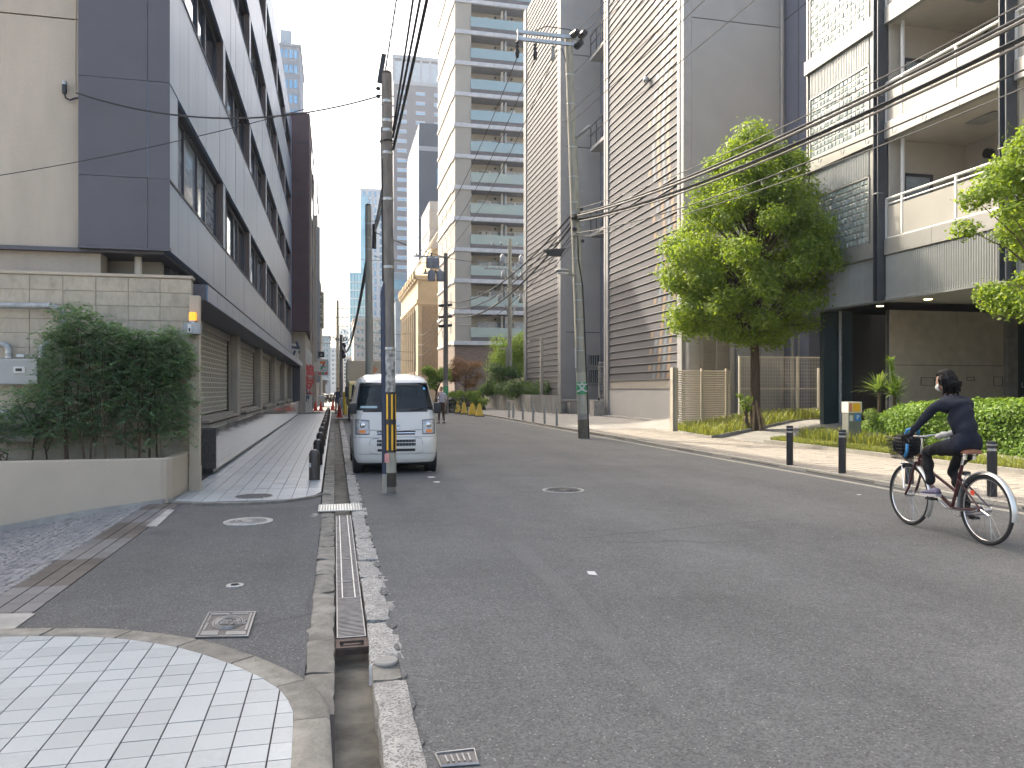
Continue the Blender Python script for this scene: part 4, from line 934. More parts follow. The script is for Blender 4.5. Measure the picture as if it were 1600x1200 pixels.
# glass block bay
gy0, gy1 = colY[0] + .55, BYF - .12
for k in range(3):
    z0, z1 = FLZ[k], FLZ[k + 1]
    MB().bb(BX - .1, BX + .12, gy0 - .5, BYF + .05, z0, z0 + .42).build('fascia', M['cladlight'], bb_, bevel=.006)
    pz0, pz1 = z0 + .47, z0 + 2.35
    f = MB(); f.bb(BX - .01, BX + .12, gy0 - .02, gy0 + .03, pz0, pz1); f.bb(BX - .01, BX + .12, gy1 - .03, gy1 + .03, pz0, pz1); f.bb(BX - .01, BX + .12, gy0 + .03, gy1 - .03, pz0 - .03, pz0 + .01); f.bb(BX - .01, BX + .12, gy0 + .03, gy1 - .03, pz1 - .02, pz1 + .03)
    gp3 = f.build('glass_block_panel', M['cladlight'], bb_)
    MB().bb(BX + .03, BX + .08, gy0 + .03, gy1 - .03, pz0 + .01, pz1 - .02).build('mortar', M['cladlight'], gp3)
    ny_, nz_ = 15, 10; dy = (gy1 - gy0 - .06) / ny_; dz = (pz1 - pz0 - .03) / nz_; b = MB()
    for i in range(ny_):
        for j in range(nz_):
            cy_, cz_ = gy0 + .03 + (i + .5) * dy, pz0 + .01 + (j + .5) * dz; h, w = dz * .43, dy * .43; x_ = BX + .02 + random.gauss(0, .002); tl = random.gauss(0, .006)
            b.add([(x_ + .01, cy_ - w, cz_ - h), (x_ + .01, cy_ + w, cz_ - h), (x_ + .01, cy_ + w, cz_ + h), (x_ + .01, cy_ - w, cz_ + h), (x_ - .008 + tl, cy_ - w * .7, cz_ - h * .7), (x_ - .008 - tl, cy_ + w * .7, cz_ - h * .7), (x_ - .008 - tl, cy_ + w * .7, cz_ + h * .7), (x_ - .008 + tl, cy_ - w * .7, cz_ + h * .7)],
                  [(0, 1, 5, 4), (1, 2, 6, 5), (2, 3, 7, 6), (3, 0, 4, 7), (4, 5, 6, 7)])
    o = b.build('glass_block', M['gblock'], gp3); o['kind'] = 'stuff'
    ribbed('ribbed_panel', gy0, gy1, pz1 + .04, z1 - .01, bb_)
    MB().bb(BX + .02, BX + .12, colY[0] + .1, gy0 - .03, z0 + .42, z1).build('side_panel', M['cladlight'], bb_)
MB().bb(BX + .12, BX + 8, colY[0] + .1, BYF, SZ, 18).build('rear_wall', M['cream_in'], bb_)
MB().bb(BX + .0, BX + .14, BYF, BYF + .06, SZ, 18).build('end_edge', M['cladlight'], bb_)
# balconies
for bi, (y1b, y0b) in enumerate(((colY[0] - .12, colY[1] + .12), (colY[1] - .12, colY[2] + .12))):
    L_ = y1b - y0b
    for k in range(4):
        z0 = FLZ[k]; sl_ = MB(); sl_.bb(BX + .12, BX + 4.0, y0b, y1b, z0 + .02, z0 + .3); bal = sl_.build('balcony', M['soffit'], bb_)
        for a, c in ((y0b, y0b + L_ * .56), (y0b + L_ * .56, y1b)): MB().bb(BX - .04, BX + .12, a + .004, c - .004, z0, z0 + .44).build('fascia', M['cladlight'], bal, bevel=.006)
        ps = [y1b - .02, y1b - .62, y1b - 2.45, y0b + .02]
        r = MB()
        for yy in ps: r.bb(BX - .0, BX + .06, yy - .03, yy + .03, z0 + .44, z0 + 1.52)
        r.tube([(BX + .03, y0b, z0 + 1.55), (BX + .03, y1b, z0 + 1.55)], .035, 10); r.tube([(BX + .03, y0b, z0 + 1.40), (BX + .03, y1b, z0 + 1.40)], .022, 8); r.bb(BX, BX + .06, y0b, y1b, z0 + .44, z0 + .48); r.build('railing', M['white'], bal)
        for a, c in zip(ps[:-1], ps[1:]): MB().bb(BX + .015, BX + .03, c + .035, a - .035, z0 + .49, z0 + 1.32).build('glass_panel', M['balc_glass'], bal)
        if k < 3 or 1:
            # recess: back wall, vents, window
            MB().bb(BX + 2.6, BX + 2.75, y0b, y1b, z0 + .3, z0 + 3.2).build('back_wall', M['cream_in'], bal)
            MB().bb(BX + 2.54, BX + 2.6, y0b, y1b, z0 + 2.35, z0 + 2.5).build('beam', M['cream_in'], bal)
            for yy in (y1b - .9, y1b - 2.5):
                b = MB(); b.tube([(BX + 2.44, yy, z0 + 2.72), (BX + 2.62, yy, z0 + 2.72)], .13, 18); b.build('vent', M['blackmetal'] if yy > y1b - 1 else M['galv_dull'], bal, 40)
            w = MB(); w.bb(BX + 2.5, BX + 2.6, y0b + .3, y0b + 2.2, z0 + .35, z0 + .45); w.bb(BX + 2.5, BX + 2.6, y0b + .3, y0b + 2.2, z0 + 2.15, z0 + 2.25); w.bb(BX + 2.5, BX + 2.6, y0b + .3, y0b + .4, z0 + .45, z0 + 2.15); w.bb(BX + 2.5, BX + 2.6, y0b + 2.1, y0b + 2.2, z0 + .45, z0 + 2.15); w.bb(BX + 2.5, BX + 2.6, y0b + 1.2, y0b + 1.3, z0 + .45, z0 + 2.15); wn_ = w.build('window', M['winframe'], bal) if False else None
            w2 = w.build('balcony_window', M['winframe'], bal); MB().bb(BX + 2.54, BX + 2.56, y0b + .4, y0b + 2.1, z0 + .45, z0 + 2.15).build('balcony_pane', M['glass_d'], bal)
            MB().bb(BX + .1, BX + 2.6, y1b - .02, y1b, z0 + .3, z0 + 3.2).build('party_wall', M['cream_in'], bal)
            MB().bb(BX + .5, BX + 1.5, y1b - .06, y1b - .02, z0 + .35, z0 + 2.3).build('escape_screen', M['winframe'], bal); MB().bb(BX + .62, BX + 1.38, y1b - .07, y1b - .05, z0 + .45, z0 + 2.2).build('screen_pane', M['glass_b'], bal)
            MB().tube([(BX + .35, y1b - .25, z0 + .3), (BX + .35, y1b - .25, z0 + 3.2)], .055, 10).build('downpipe', M['white'], bal, 60)
            MB().bb(BX + 1.1, BX + 1.6, y1b - 2.5, y1b - 1.6, z0 - .015, z0 + .03).build('soffit_hatch', M['galv_dull'], bal)
MB().bb(BX + 2.75, BX + 9, BYN, colY[0] + .1, SZ + .1, 18).build('interior_block', M['cream_in'], bb_)
MB().bb(BX + .1, BX + 9, BYN - 4, BYN, 0, 18).build('near_block', M['cream_in'], bb_)
for px, py in ((1375, 478), (1450, 467.5), (1545, 462)):
    z = SZ - .004; d = (z - CAMH) * 1200 / (608 - py); x, y = AT(px, d); b = MB(); b.cyl((x, y, z - .012), .10, .012, 16); b.build('downlight', mat('lit_lamp', (1, .75, .4), .5, emis=3), bb_)
# ground floor: dark teal wall, concrete wall, glazed lobby
gx0 = XY(1391, 20.4); gx1 = XY(1568, 20.4)
MB().bb(BX + .1, XY(1332, 21.2), 21.2, 21.4, 0, SZ).build('teal_wall', M['teal'], bb_)
MB().bb(XY(1332, 21.2), gx0 + .5, 21.9, 22.1, 0, SZ).build('recess_shade', M['void'], bb_)
MB().tube([(XY(1313, 21.1), 21.1, .2), (XY(1313, 21.1), 21.1, SZ)], .05, 10).build('downpipe', M['galv_dull'], bb_, 60)
for (a, c, z0, z1) in ((gx0, (gx0 + gx1) / 2 + .3, 2.25, SZ), ((gx0 + gx1) / 2 + .31, gx1, 2.25, SZ), (gx0, (gx0 + gx1) / 2 + .3, 0, 2.24), ((gx0 + gx1) / 2 + .31, gx1, 0, 2.24)): MB().bb(a + .004, c - .004, 20.4, 20.6, z0 + .004, z1 - .004).build('concrete_panel', M['bwall'], bb_)
MB().bb(gx0, gx1, 20.45, 20.58, 0, SZ).build('joint', M['seam'], bb_)
for px, py, w, h in ((1450, 596, .5, .25), (1517, 592, .3, .12), (1560, 596, .35, .3)):
    x = XY(px, 20.38); z = ZZ(py, x, 20.38)
    b = MB(); b.bb(x - w / 2, x + w / 2, 20.385, 20.398, z - h / 2, z - h / 2 + .015); b.bb(x - w / 2, x + w / 2, 20.385, 20.398, z + h / 2 - .015, z + h / 2); b.bb(x - w / 2, x - w / 2 + .015, 20.385, 20.398, z - h / 2, z + h / 2); b.bb(x + w / 2 - .015, x + w / 2, 20.385, 20.398, z - h / 2, z + h / 2); b.build('wall_hatch', M['winframe'], bb_)
MB().bb(gx1, gx1 + .35, 20.2, 20.6, 0, SZ).build('corner_pillar', M['conc'], bb_)
MB().bb(gx1 + .35, gx1 + 3, 20.3, 20.34, 0, SZ).build('lobby_glass', M['teal'], bb_)
x = XY(1598, 20.28); text_obj('lobby_lettering', 'L Coast', .22, M['white'], (x + .3, 20.285, ZZ(602, x, 20.28)), (math.radians(90), 0, 0), bb_, .003)
# near-black wall stands in for the shaded opening between the two buildings
MB().bb(XP, XP + 3, 26.4, 26.6, 0, 5.5).build('courtyard_shade', M['void'], bb_)
MB().bb(BX + 9, BX + 9.2, BYN, 27, 0, 18).build('far_side_wall', M['cream_in'], bb_)
MB().bb(BX + .12, BX + 9, BYN, BYF, 18, 18.3).build('roof', M['conc'], bb_)
# ================================================================ STREET SCREENS AND FENCE (right)
def louvre_screen(name, label, px0, px1, yy, z0, z1, posts, pitch=.075, m=None, group=None):
    x0, x1 = XY(px0, yy), XY(px1, yy); t = thing(name, label, 'screen fence', ((x0 + x1) / 2, yy, 0), group=group); m = m or M['taupe']
    for p in posts: x = XY(p, yy); MB().bb(x - .035, x + .035, yy - .05, yy + .04, lz(x) - .1, z1 + .03).build('post', m, t)
    sl = MB().box((0, 0, 0), (x1 - x0, .03, .032), rx=.5).mesh('slat', m); z = z0
    while z < z1: piece('slat', sl, ((x0 + x1) / 2, yy + .01, z), t); z += pitch
    return t
wood = mat('warm_taupe_slat', (.52, .46, .38), .55, metal=.1, var=.06)
SY = 24.6
ls = louvre_screen('slat_screen', 'low beige horizontal slat screen with square end post beside the grass bed', 1058, 1141, SY, .25, ZZ(577, XY(1100, SY), SY), (1096.5, 1135), .078, wood)
x = XY(1053, SY - .1); MB().bb(x - .10, x + .10, SY - .22, SY, 0, ZZ(575, x, SY)).build('end_post', wood, ls, bevel=.008); MB().bb(XY(1047, SY) , XY(1050, SY), SY - .23, SY + .02, 0, ZZ(574, x, SY)).build('bright_edge', M['lvframe'], ls)
ls2 = louvre_screen('louvre_box', 'taller white louvred enclosure standing behind the beige slat screen', 1097, 1141, 27.2, .5, ZZ(512, XY(1120, 27.2), 27.2), (1097, 1119, 1141), .085, M['lvframe'])
xa, xb = XY(1095, 27.2), XY(1142, 27.2); MB().bb(xa, xb, 27.35, 27.5, 0, ZZ(512, xa, 27.2)).build('back_panel', M['taupe'], ls2); MB().bb(xb, xb + .08, 27.15, 28.6, 0, ZZ(512, xb, 27.2)).build('side_panel', M['grey_wall'], ls2)
t = thing('round_column', 'round grey column between the louvred wall and the white louvre enclosure', 'column', (XY(1082, 26.8), 26.8, 0)); MB().cyl((XY(1082, 26.8), 26.8, 0), .28, 5.5, 28).build('column', M['lvframe'], t, 60)
MB().bb(XY(1065, 26.9), XY(1098, 26.9), 26.9, 27.1, 0, 5.4).build('backing_panel', M['grey_wall'], t)
# grey doors behind the mesh fence
t = thing('service_doors', 'pair of grey flush service doors behind the mesh fence and tree trunk', 'doors', (16.6, 29.3, .4))
DYY = ya2 - .1
for a, c in ((1150, 1186), (1187, 1222)):
    MB().bb(XY(a, DYY), XY(c, DYY) - .01, DYY - .05, DYY, .4, ZZ(545, 16.6, DYY)).build('door', mat('door_grey', (.30, .31, .315), .5, metal=.2, var=.04), t)
x = XY(1190, DYY); MB().bb(x, x + .18, DYY - .12, DYY - .08, 1.35, 1.38).build('door_handle', M['galv'], t)
MB().bb(XY(1148, DYY), XY(1224, DYY), DYY - .045, DYY, ZZ(545, 16.6, DYY), ZZ(541, 16.6, DYY)).build('door_head', M['lvframe'], t)
for px in (1238, 1249): 
    x = XY(px, DYY - 1); t2 = thing('vent_pipe', 'pale vertical pipe with bent top behind the fence, %s of the two' % ('left' if px == 1238 else 'right'), 'pipe', (x, DYY - 1, .4), group='pale pipes behind the fence')
    zt = ZZ(522 if px == 1238 else 480, x, DYY - 1); MB().tube([(x, DYY - 1, .4), (x, DYY - 1, zt), (x - .1, DYY - 1, zt + .15), (x - .3, DYY - 1, zt + .2)] if px == 1238 else [(x, DYY - 1, .4), (x, DYY - 1, zt)], .07, 10).build('pipe', M['cladlight'], t2, 60)
FY = 25.9
t = thing('mesh_fence', 'cream wire mesh fence with square posts on a low concrete base behind the tree', 'fence', (16, FY, .3))
fz0 = .62; fz1 = ZZ(558, XY(1220, FY), FY); xa, xb = XY(1155, FY), XY(1287, FY)
for px in (1155.5, 1246): x = XY(px, FY); MB().bb(x - .035, x + .035, FY - .04, FY + .03, .3, fz1 + .03).build('post', M['cream'], t)
for z in (fz0, (fz0 + fz1) / 2 - .15, fz1): MB().bb(xa, xb, FY - .02, FY + .02, z - .02, z + .02).build('rail', M['cream'], t)
b = MB(); n = int((xb - xa) / .068)
for i in range(n): x = xa + i * .068; b.bb(x - .0035, x + .0035, FY - .026, FY - .020, fz0, fz1)
z = fz0
while z < fz1: b.bb(xa, xb, FY - .033, FY - .026, z - .003, z + .003); z += .135
o = b.build('wire_mesh', M['cream'], t); o['kind'] = 'stuff'
MB().bb(xa - .3, xb - .1, FY - .1, FY + .1, .0, fz0 - .06).build('base_wall', M['conc'], t)
t = thing('gate_post', 'pair of cream gate posts with a latch at the right end of the mesh fence', 'gate post', (XY(1283, 25.2), 25.2, .4))
for px in (1279, 1287): x = XY(px, 25.2); MB().bb(x - .04, x + .04, 25.15, 25.25, .3, ZZ(575, x, 25.2)).build('post', M['cream'], t)
x = XY(1287, 25.1); MB().bb(x, x + .1, 25.08, 25.15, 1.15, 1.25).build('latch', M['galv'], t)
b = MB(); xx = XY(1275, 25.1); b.tube([(xx - .3, 25.1, .4), (xx - .3, 25.1, .65), (xx - .2, 25.1, .78), (xx - .0, 25.1, .8)], .018, 8); b.build('hoop', M['cream'], t)
# bollards on the right pavement
t = thing('black_bollard', '', 'bollard', (0, 0, 0), group='black bollards on the right pavement')
MB().lathe([(.062, 0), (.062, .62), (.056, .625), (.056, .66), (.062, .665), (.062, .74), (.058, .755), (.001, .757)], n=24).build('shaft', M['blackmetal'], t, 40, local=True)
MB().lathe([(.0575, .628), (.0575, .658)], n=24).build('ring', M['galv'], t, local=True); MB().lathe([(.0632, .70), (.0632, .715)], n=24).build('upper_ring', M['galv_dull'], t, local=True)
pr = t
for i, (px, py) in enumerate(((1234, 727), (1316, 740), (1421, 757), (1550, 777))):
    o = pr if i == 0 else copy_tree(pr); x, y = G(px, py, .045); o.location = (x, y, .045)
    o['label'] = ['black cylindrical bollard farthest left on the right pavement, near the grass bed', 'black cylindrical bollard in front of the parking ticket machine', 'black cylindrical bollard partly hidden behind the front wheel of the bicycle', 'black cylindrical bollard behind the rear wheel of the bicycle, in front of the hedge'][i]
    o.scale = (1, 1, 1)
# steel chain posts
t = thing('chain_post', '', 'bollard', (0, 0, 0), group='steel chain posts on the far right pavement')
MB().lathe([(.05, 0), (.05, .68), (.035, .69), (.03, .71), (.05, .73), (.045, .78), (.001, .79)], n=16).build('post', M['galv_dull'], t, 40, local=True)
pr = t; cps = []
for i, (px, py) in enumerate(((870, 666), (851, 662.7), (833, 659.5), (817, 656.5), (802, 654), (795.5, 652.5))):
    o = pr if i == 0 else copy_tree(pr); x, y = G(px, py, .06); o.location = (x, y, .06); cps.append((x, y)); o['label'] = '%s steel chain post from the big utility pole on the far right pavement' % ['first', 'second', 'third', 'fourth', 'fifth', 'sixth'][i]
for i in range(4):
    a, c = cps[i], cps[i + 1]; pts = [(a[0] + (c[0] - a[0]) * u, a[1] + (c[1] - a[1]) * u, .74 - 1.1 * u * (1 - u)) for u in np.linspace(0, 1, 11)]
    o = MB().tube(pts, .014, 5).build('chain', M['galv'] if i != 0 else M['galv_dull']); tag(o, 'sagging chain between the %s steel posts' % ['first and second', 'second and third', 'third and fourth', 'fourth and fifth'][i], 'chain', 'chains of the far right pavement')
# ticket machine
x, y = G(1335, 699, .08); t = thing('ticket_machine', 'grey steel parking ticket machine with blue P sign and orange poster', 'ticket machine', (x, y, lz(x) - .02))
h = ZZ(628, x, y); z0 = lz(x) - .02; zm = ZZ(645, x, y)
MB().bb(x - .18, x + .18, y - .02, y + .22, z0, zm).build('body', mat('machine_grey', (.22, .225, .20), .5, metal=.2), t, bevel=.01)
MB().bb(x - .19, x + .19, y - .03, y + .23, zm, h).build('head', M['cream'], t, bevel=.008)
MB().bb(x - .17, x - .09, y - .036, y - .032, zm + .03, h - .03).build('poster', mat('poster_red', (.62, .22, .12), .5), t); MB().bb(x - .07, x + .14, y - .036, y - .032, zm + .03, h - .03).build('poster', M['reflyellow'], t)
MB().bb(x + .0, x + .15, y - .03, y - .022, zm - .2, zm - .03).build('parking_sign', mat('sign_blue', (.02, .22, .62), .4), t)
text_obj('parking_letter', 'P', .15, M['white'], (x + .075, y - .032, zm - .115), (math.radians(90), 0, 0), t, .001, bold=.004)
MB().bb(x - .15, x - .06, y - .03, y - .022, zm - .2, zm - .06).build('notice', M['white'], t)
# potted plants
def pot(x, y, z, lab, r=.2):
    t = thing('flower_pot', lab, 'flower pot', (x, y, z)); MB().lathe([(r * .7, 0), (r * .95, r * 1.35), (r * 1.1, r * 1.4), (r * 1.1, r * 1.65), (r, r * 1.65), (r * .9, r * 1.4), (.001, r * 1.4)], (x, y, z), 20).build('pot', mat('pot_clay', (.36, .29, .24), .7), t, 40); MB().lathe([(r * .88, r * 1.42), (.001, r * 1.44)], (x, y, z), 16).build('soil', M['soil'], t); return t
x, y = G(1366, 699, .1); pot(x, y, lz(x) - .02, 'pale clay pot on the grass between the ticket machine and hedge', .17)

# ================================================================ FAR PLANTED WALL, STREET FURNITURE
PZ = ZZ(616.5, *G(827, 644)) 
pw = thing('planted_wall', 'grey concrete planter wall with hedge at the foot of the louvred building', 'planter', (*G(827, 645), 0))
A = G(757, 636); B = G(828, 645.5); Cc = G(877, 648.3)
b = MB(); b.prism([A, B, Cc, (Cc[0] + .1, Cc[1] + .35), (B[0] + .3, B[1] + .4), (A[0] + .4, A[1] + .2)], 0, PZ); b.build('wall', mat('streaked_concrete', (.30, .29, .265), .85, var=.28, scale=2.2, stretch=(3, 3, .3), stain=.5, bump=.3), pw)
MB().prism([(B[0] + .3, B[1] + .4), (Cc[0] + .1, Cc[1] + .35), (Cc[0] + .3, Cc[1] + 14), (A[0] + .4, A[1] + .2)], 0, PZ - .1).build('soil', M['soil'], pw)
for (px, py0, pyb, pxe, lab) in ((846, 528, 618, 828, 'dark rectangular portal frame rising from the nearer end of the planted wall'), (792, 542, 618, 780, 'dark rectangular portal frame farther back in the planted hedge')):
    d = 49.5 if px > 800 else 60; x, y = AT(px, d); xe, ye = AT(pxe, d + 1.0); z1 = ZZ(py0, x, y); t = thing('portal_frame', lab, 'frame', (x, y, PZ - .1)); MB().bb(x - .09, x + .09, y - .09, y + .09, PZ - .2, z1).build('post', M['taupe'], t); MB().tube([(x, y, z1 - .08), (xe, ye, z1 - .08)], .09, 4).build('beam', M['taupe'], t)
# yellow cones (square topped) and red cones
t = thing('yellow_cone', '', 'traffic cone', (0, 0, 0), group='yellow cone stands along the far kerb')
b = MB(); b.add([(s1 * .20, s2 * .20, .05) for s1, s2 in ((-1, -1), (1, -1), (1, 1), (-1, 1))] + [(s1 * .085, s2 * .085, .66) for s1, s2 in ((-1, -1), (1, -1), (1, 1), (-1, 1))], [(0, 1, 5, 4), (1, 2, 6, 5), (2, 3, 7, 6), (3, 0, 4, 7), (4, 5, 6, 7)]); b.build('body', M['yellow'], t, local=True)
MB().box((0, 0, .025), (.52, .52, .05)).build('base', M['black'], t, local=True, bevel=.01); MB().box((0, 0, .69), (.10, .04, .07)).build('handle', M['yellow'], t, local=True, bevel=.01)
MB().add([(-.07, -.178, .16), (.07, -.178, .16), (.045, -.112, .5), (-.045, -.112, .5)], [(0, 1, 2, 3)]).build('panel', mat('cone_face', (.78, .62, .25), .5), t, local=True)
pr = t
for i, (px, py) in enumerate(((749, 650.7), (738, 649), (725, 647), (715.5, 645.3))):
    o = pr if i == 0 else copy_tree(pr); o.location = (*G(px, py), 0); o.rotation_euler = (0, 0, random.uniform(-.4, .2)); o['label'] = '%s yellow cone stand along the far kerb, counted from the planted wall' % ['first', 'second', 'third', 'fourth'][i]
t = thing('red_cone', '', 'traffic cone', (0, 0, 0), group='red traffic cones at the far end of the left walk')
MB().lathe([(.14, .04), (.03, .62), (.025, .66), (.001, .67)], n=20).build('cone', M['red'], t, 40, local=True); MB().box((0, 0, .02), (.36, .36, .04)).build('base', M['red'], t, local=True, bevel=.01); MB().lathe([(.103, .21), (.083, .31)], n=20).build('band', mat('cone_pink', (.8, .25, .2), .4), t, local=True)
pr = t
for i, (px, py, lab, s_) in enumerate(((493, 642, 'red traffic cone leftmost beside the grey storage box', 1), (501.5, 642, 'red traffic cone second from left in front of the grey storage box', 1), (520, 641, 'red traffic cone alone in the middle at the end of the white tiles', 1.05), (530.5, 653.5, 'red traffic cone on the dark mat by the dark man near the gutter', 1.0))):
    o = pr if i == 0 else copy_tree(pr); o.location = (*G(px, py, 0), 0 if i < 3 else .05); o.scale = (s_, s_, s_); o['label'] = lab
x, y = G(531, 655); t = thing('kerb_ramp', 'dark flat kerb ramp plate under the nearest red cone', 'ramp plate', (x, y, 0)); MB().bb(x - .32, x + .4, y - .35, y + .25, 0, .05).build('plate', M['black'], t, bevel=.01)
x, y = G(497, 636.5); t = thing('storage_box', 'beige lidded storage box on the walk beyond the red cones', 'storage box', (x, y, 0)); z1 = ZZ(618, x, y); b = MB(); b.bb(x - .62, x + .5, y, y + .7, .08, z1 * .8); b.build('box', M['cream'], t, bevel=.02); MB().bb(x - .66, x + .54, y - .04, y + .74, z1 * .8, z1).build('lid', M['white'], t, bevel=.03)
for dx in (-.5, .38):
    MB().bb(x + dx - .05, x + dx + .05, y + .02, y + .12, 0, .08).build('foot', M['black'], t)
x, y = G(533.5, 645); z0, z1 = ZZ(641, x, y), ZZ(621, x, y); t = thing('notice_board', 'small white standing notice board beside the man in dark clothes', 'sign', (x, y, 0)); MB().bb(x - .13, x + .13, y - .02, y + .02, z0, z1).build('board', M['white'], t, bevel=.01); MB().bb(x - .09, x + .09, y - .026, y - .021, z0 + .1, z1 - .1).build('notice', mat('notice_grey', (.3, .33, .38), .5), t)
for dx in (-.11, .11): MB().tube([(x + dx, y, 0), (x + dx, y, z0)], .012, 6).build('leg', M['galv'], t)
x, y = AT(539, 45); z1 = ZZ(612, x, y); t = thing('yellow_post', 'fat yellow rubber guard post beside the truck cab', 'guard post', (x, y, 0)); MB().lathe([(.12, 0), (.12, z1 - .08), (.08, z1), (.001, z1 + .01)], (x, y, 0), 16).build('post', M['yellow'], t, 40)
# parked bicycles and motorbikes blobs are built as small real cycles
def simple_cycle(x, y, rz, lab, m, name='parked_bicycle', cat='bicycle', grp=None, motor=False):
    t = thing(name, lab, cat, (x, y, 0), rz, grp); R = .33 if not motor else .28
    for s_ in (-.52, .52):
        w = MB().torus((s_, 0, R), R - .02, .022 if not motor else .055, 'y', 22, 6).build('wheel', M['rubber'], t, 1, local=True)
        MB().torus((s_, 0, R), R - .05, .010, 'y', 20, 5).build('rim', M['chrome'], w, 1, local=True)
    b = MB(); b.tube([(-.52, 0, R), (-.1, 0, .3), (.35, 0, .75), (.52, 0, R)], .02, 6); b.tube([(-.1, 0, .3), (-.2, 0, .85)], .018, 6); b.tube([(-.52, 0, R), (-.18, 0, .7), (.36, 0, .78)], .016, 6); b.build('frame', m, t, local=True)
    MB().ell((-.22, 0, .9), (.13, .07, .04)).build('saddle', M['black'], t, 1, local=True); MB().tube([(.36, -.25, 1.0), (.33, 0, .95), (.36, .25, 1.0)], .016, 6).build('handlebar', M['chrome'], t, local=True)
    if motor:
        MB().ell((-.05, 0, .55), (.38, .14, .22)).build('engine', M['black'], t, 1, local=True); MB().ell((.12, 0, .8), (.25, .13, .13)).build('tank', m, t, 1, local=True); MB().ell((-.35, 0, .82), (.3, .14, .08)).build('seat', M['black'], t, 1, local=True); MB().ell((.5, 0, .88), (.08, .1, .1)).build('headlight', M['chrome'], t, 1, local=True)
    else:
        bk = MB(); bk.box((.6, 0, .82), (.28, .32, .22)); bk.build('basket', M['galv_dull'], t, local=True)
    return t
simple_cycle(*AT(484, 51), 1.35, 'bicycle leaning in front of the sign wall beside the beige box', M['blackmetal'])
for i, (px, d, rz, mt) in enumerate(((703, 47.0, 2.4, 0), (709, 49.5, 2.2, 0), (716, 52, 2.3, 0), (696, 49, 2.5, 1), (732, 53.5, 2.2, 0))):
    simple_cycle(*AT(px, d), rz, ['black bicycle parked nearest the walking man behind the cones', 'black bicycle parked second behind the yellow cones', 'silver framed bicycle parked third behind the yellow cones', 'black motorcycle parked against the far pole behind the walking man', 'bicycle parked rightmost among the bushes behind the cones'][i], M['blackmetal'] if i != 2 else M['galv'], 'parked_bicycle' if not mt else 'parked_motorcycle', 'bicycle' if not mt else 'motorcycle', 'cycles parked behind the yellow cones', bool(mt))
for i, (px, d) in enumerate(((512, 84), (517, 88), (521, 80), (509, 92))): simple_cycle(*AT(px, d), 1.2 + i * .2, '%s dark motorcycle in the distant row under the convenience store sign' % ['first', 'second', 'third', 'fourth'][i], M['blackmetal'], 'parked_motorcycle', 'motorcycle', 'motorcycles parked under the store sign', True)

# ================================================================ FAR LEFT BUILDINGS
def winrow(parent, plane, const, a0, a1, n, z0, z1, m=None, w=.62, fr=.05, nm='window', frm=None):
    """n windows in one storey of a far facade; plane 'x' (faces +-x) or 'y'"""
    sp = (a1 - a0) / n
    for i in range(n):
        c0 = a0 + sp * i + sp * (1 - w) / 2; c1 = c0 + sp * w; b = MB(); q = MB()
        if plane == 'y':
            b.bb(c0, c1, const - .04, const + .05, z0, z1); q.bb(c0 + fr, c1 - fr, const - .06, const - .045, z0 + fr, z1 - fr)
        else:
            s_ = 1 if const < 0 else -1
            b.bb(const - .05, const + .05, c0, c1, z0, z1); q.bb(const + s_ * .055, const + s_ * .07, c0 + fr, c1 - fr, z0 + fr, z1 - fr)
        f = b.build(nm, frm or M['lvframe'], parent); q.build('pane', m or M['glass_d'], f)
t = thing('brick_building', 'maroon brick building standing between the office block and the sign tower', 'building', (-5, 54, 0))
XB = -1.52; ZB = ZZ(180, -2, 49)
MB().bb(-12, XB, 48.6, 60, 5.05, ZB).build('wall', M['brick_dk'], t); MB().bb(-12, XB - .25, 49.4, 60, 0, 5.05).build('lower_wall', M['beige'], t)
for z in np.arange(7.2, ZB, 3.1): MB().bb(-12, XB + .01, 48.59, 60, z, z + .05).build('brick_course', M['seam'], t)
MB().bb(XB - .05, XB + .03, 48.6, 60, ZB, ZB + .12).build('coping', M['galv'], t)
b = MB(); b.tube([(XB + .06, 50, 4), (XB + .06, 50, ZB - 2)], .05, 6); b.tube([(XB + .06, 55, 3), (XB + .06, 55, ZB - 2)], .06, 6); b.build('downpipe', M['beige'], t)
for i, zz0 in enumerate((6.5, 9.6, 12.7, 15.8)): winrow(t, 'x', XB, 51, 59, 3, zz0, zz0 + 1.3)
# sign wall with brush lettering
t = thing('sign_wall', 'slanted beige sign wall with large blue and red brush lettering', 'sign wall', (-2.2, 49, 0))
A = (XY(456, 48.3), 48.3); B = (XY(488, 51.5), 51.5); zt1 = ZZ(537, A[0], 48.3); zt2 = ZZ(553, B[0], 51.5); zt3 = ZZ(537, XY(474, 50), 50); Mx = (XY(475, 50.1), 50.1)
n_ = Vector((B[0] - A[0], B[1] - A[1], 0)).normalized(); nn = Vector((n_.y, -n_.x, 0))
b = MB()
for a, c, za, zb in ((A, Mx, zt1, zt3), (Mx, B, zt3, zt2)):
    a2 = (a[0] - nn.x * .3, a[1] - nn.y * .3); c2 = (c[0] - nn.x * .3, c[1] - nn.y * .3)
    b.add([(*a, 0), (*c, 0), (*c2, 0), (*a2, 0), (*a, za), (*c, zb), (*c2, zb), (*a2, za)], [(0, 1, 5, 4), (2, 3, 7, 6), (4, 5, 6, 7), (1, 2, 6, 5), (3, 0, 4, 7), (0, 3, 2, 1)])
b.build('wall', mat('sign_cream', (.52, .50, .45), .7, var=.1, scale=1, stain=.3), t)
ink = mat('sign_ink_blue', (.03, .05, .10), .6); rink = mat('sign_ink_red', (.55, .06, .05), .6); rz = math.atan2(n_.y, n_.x)
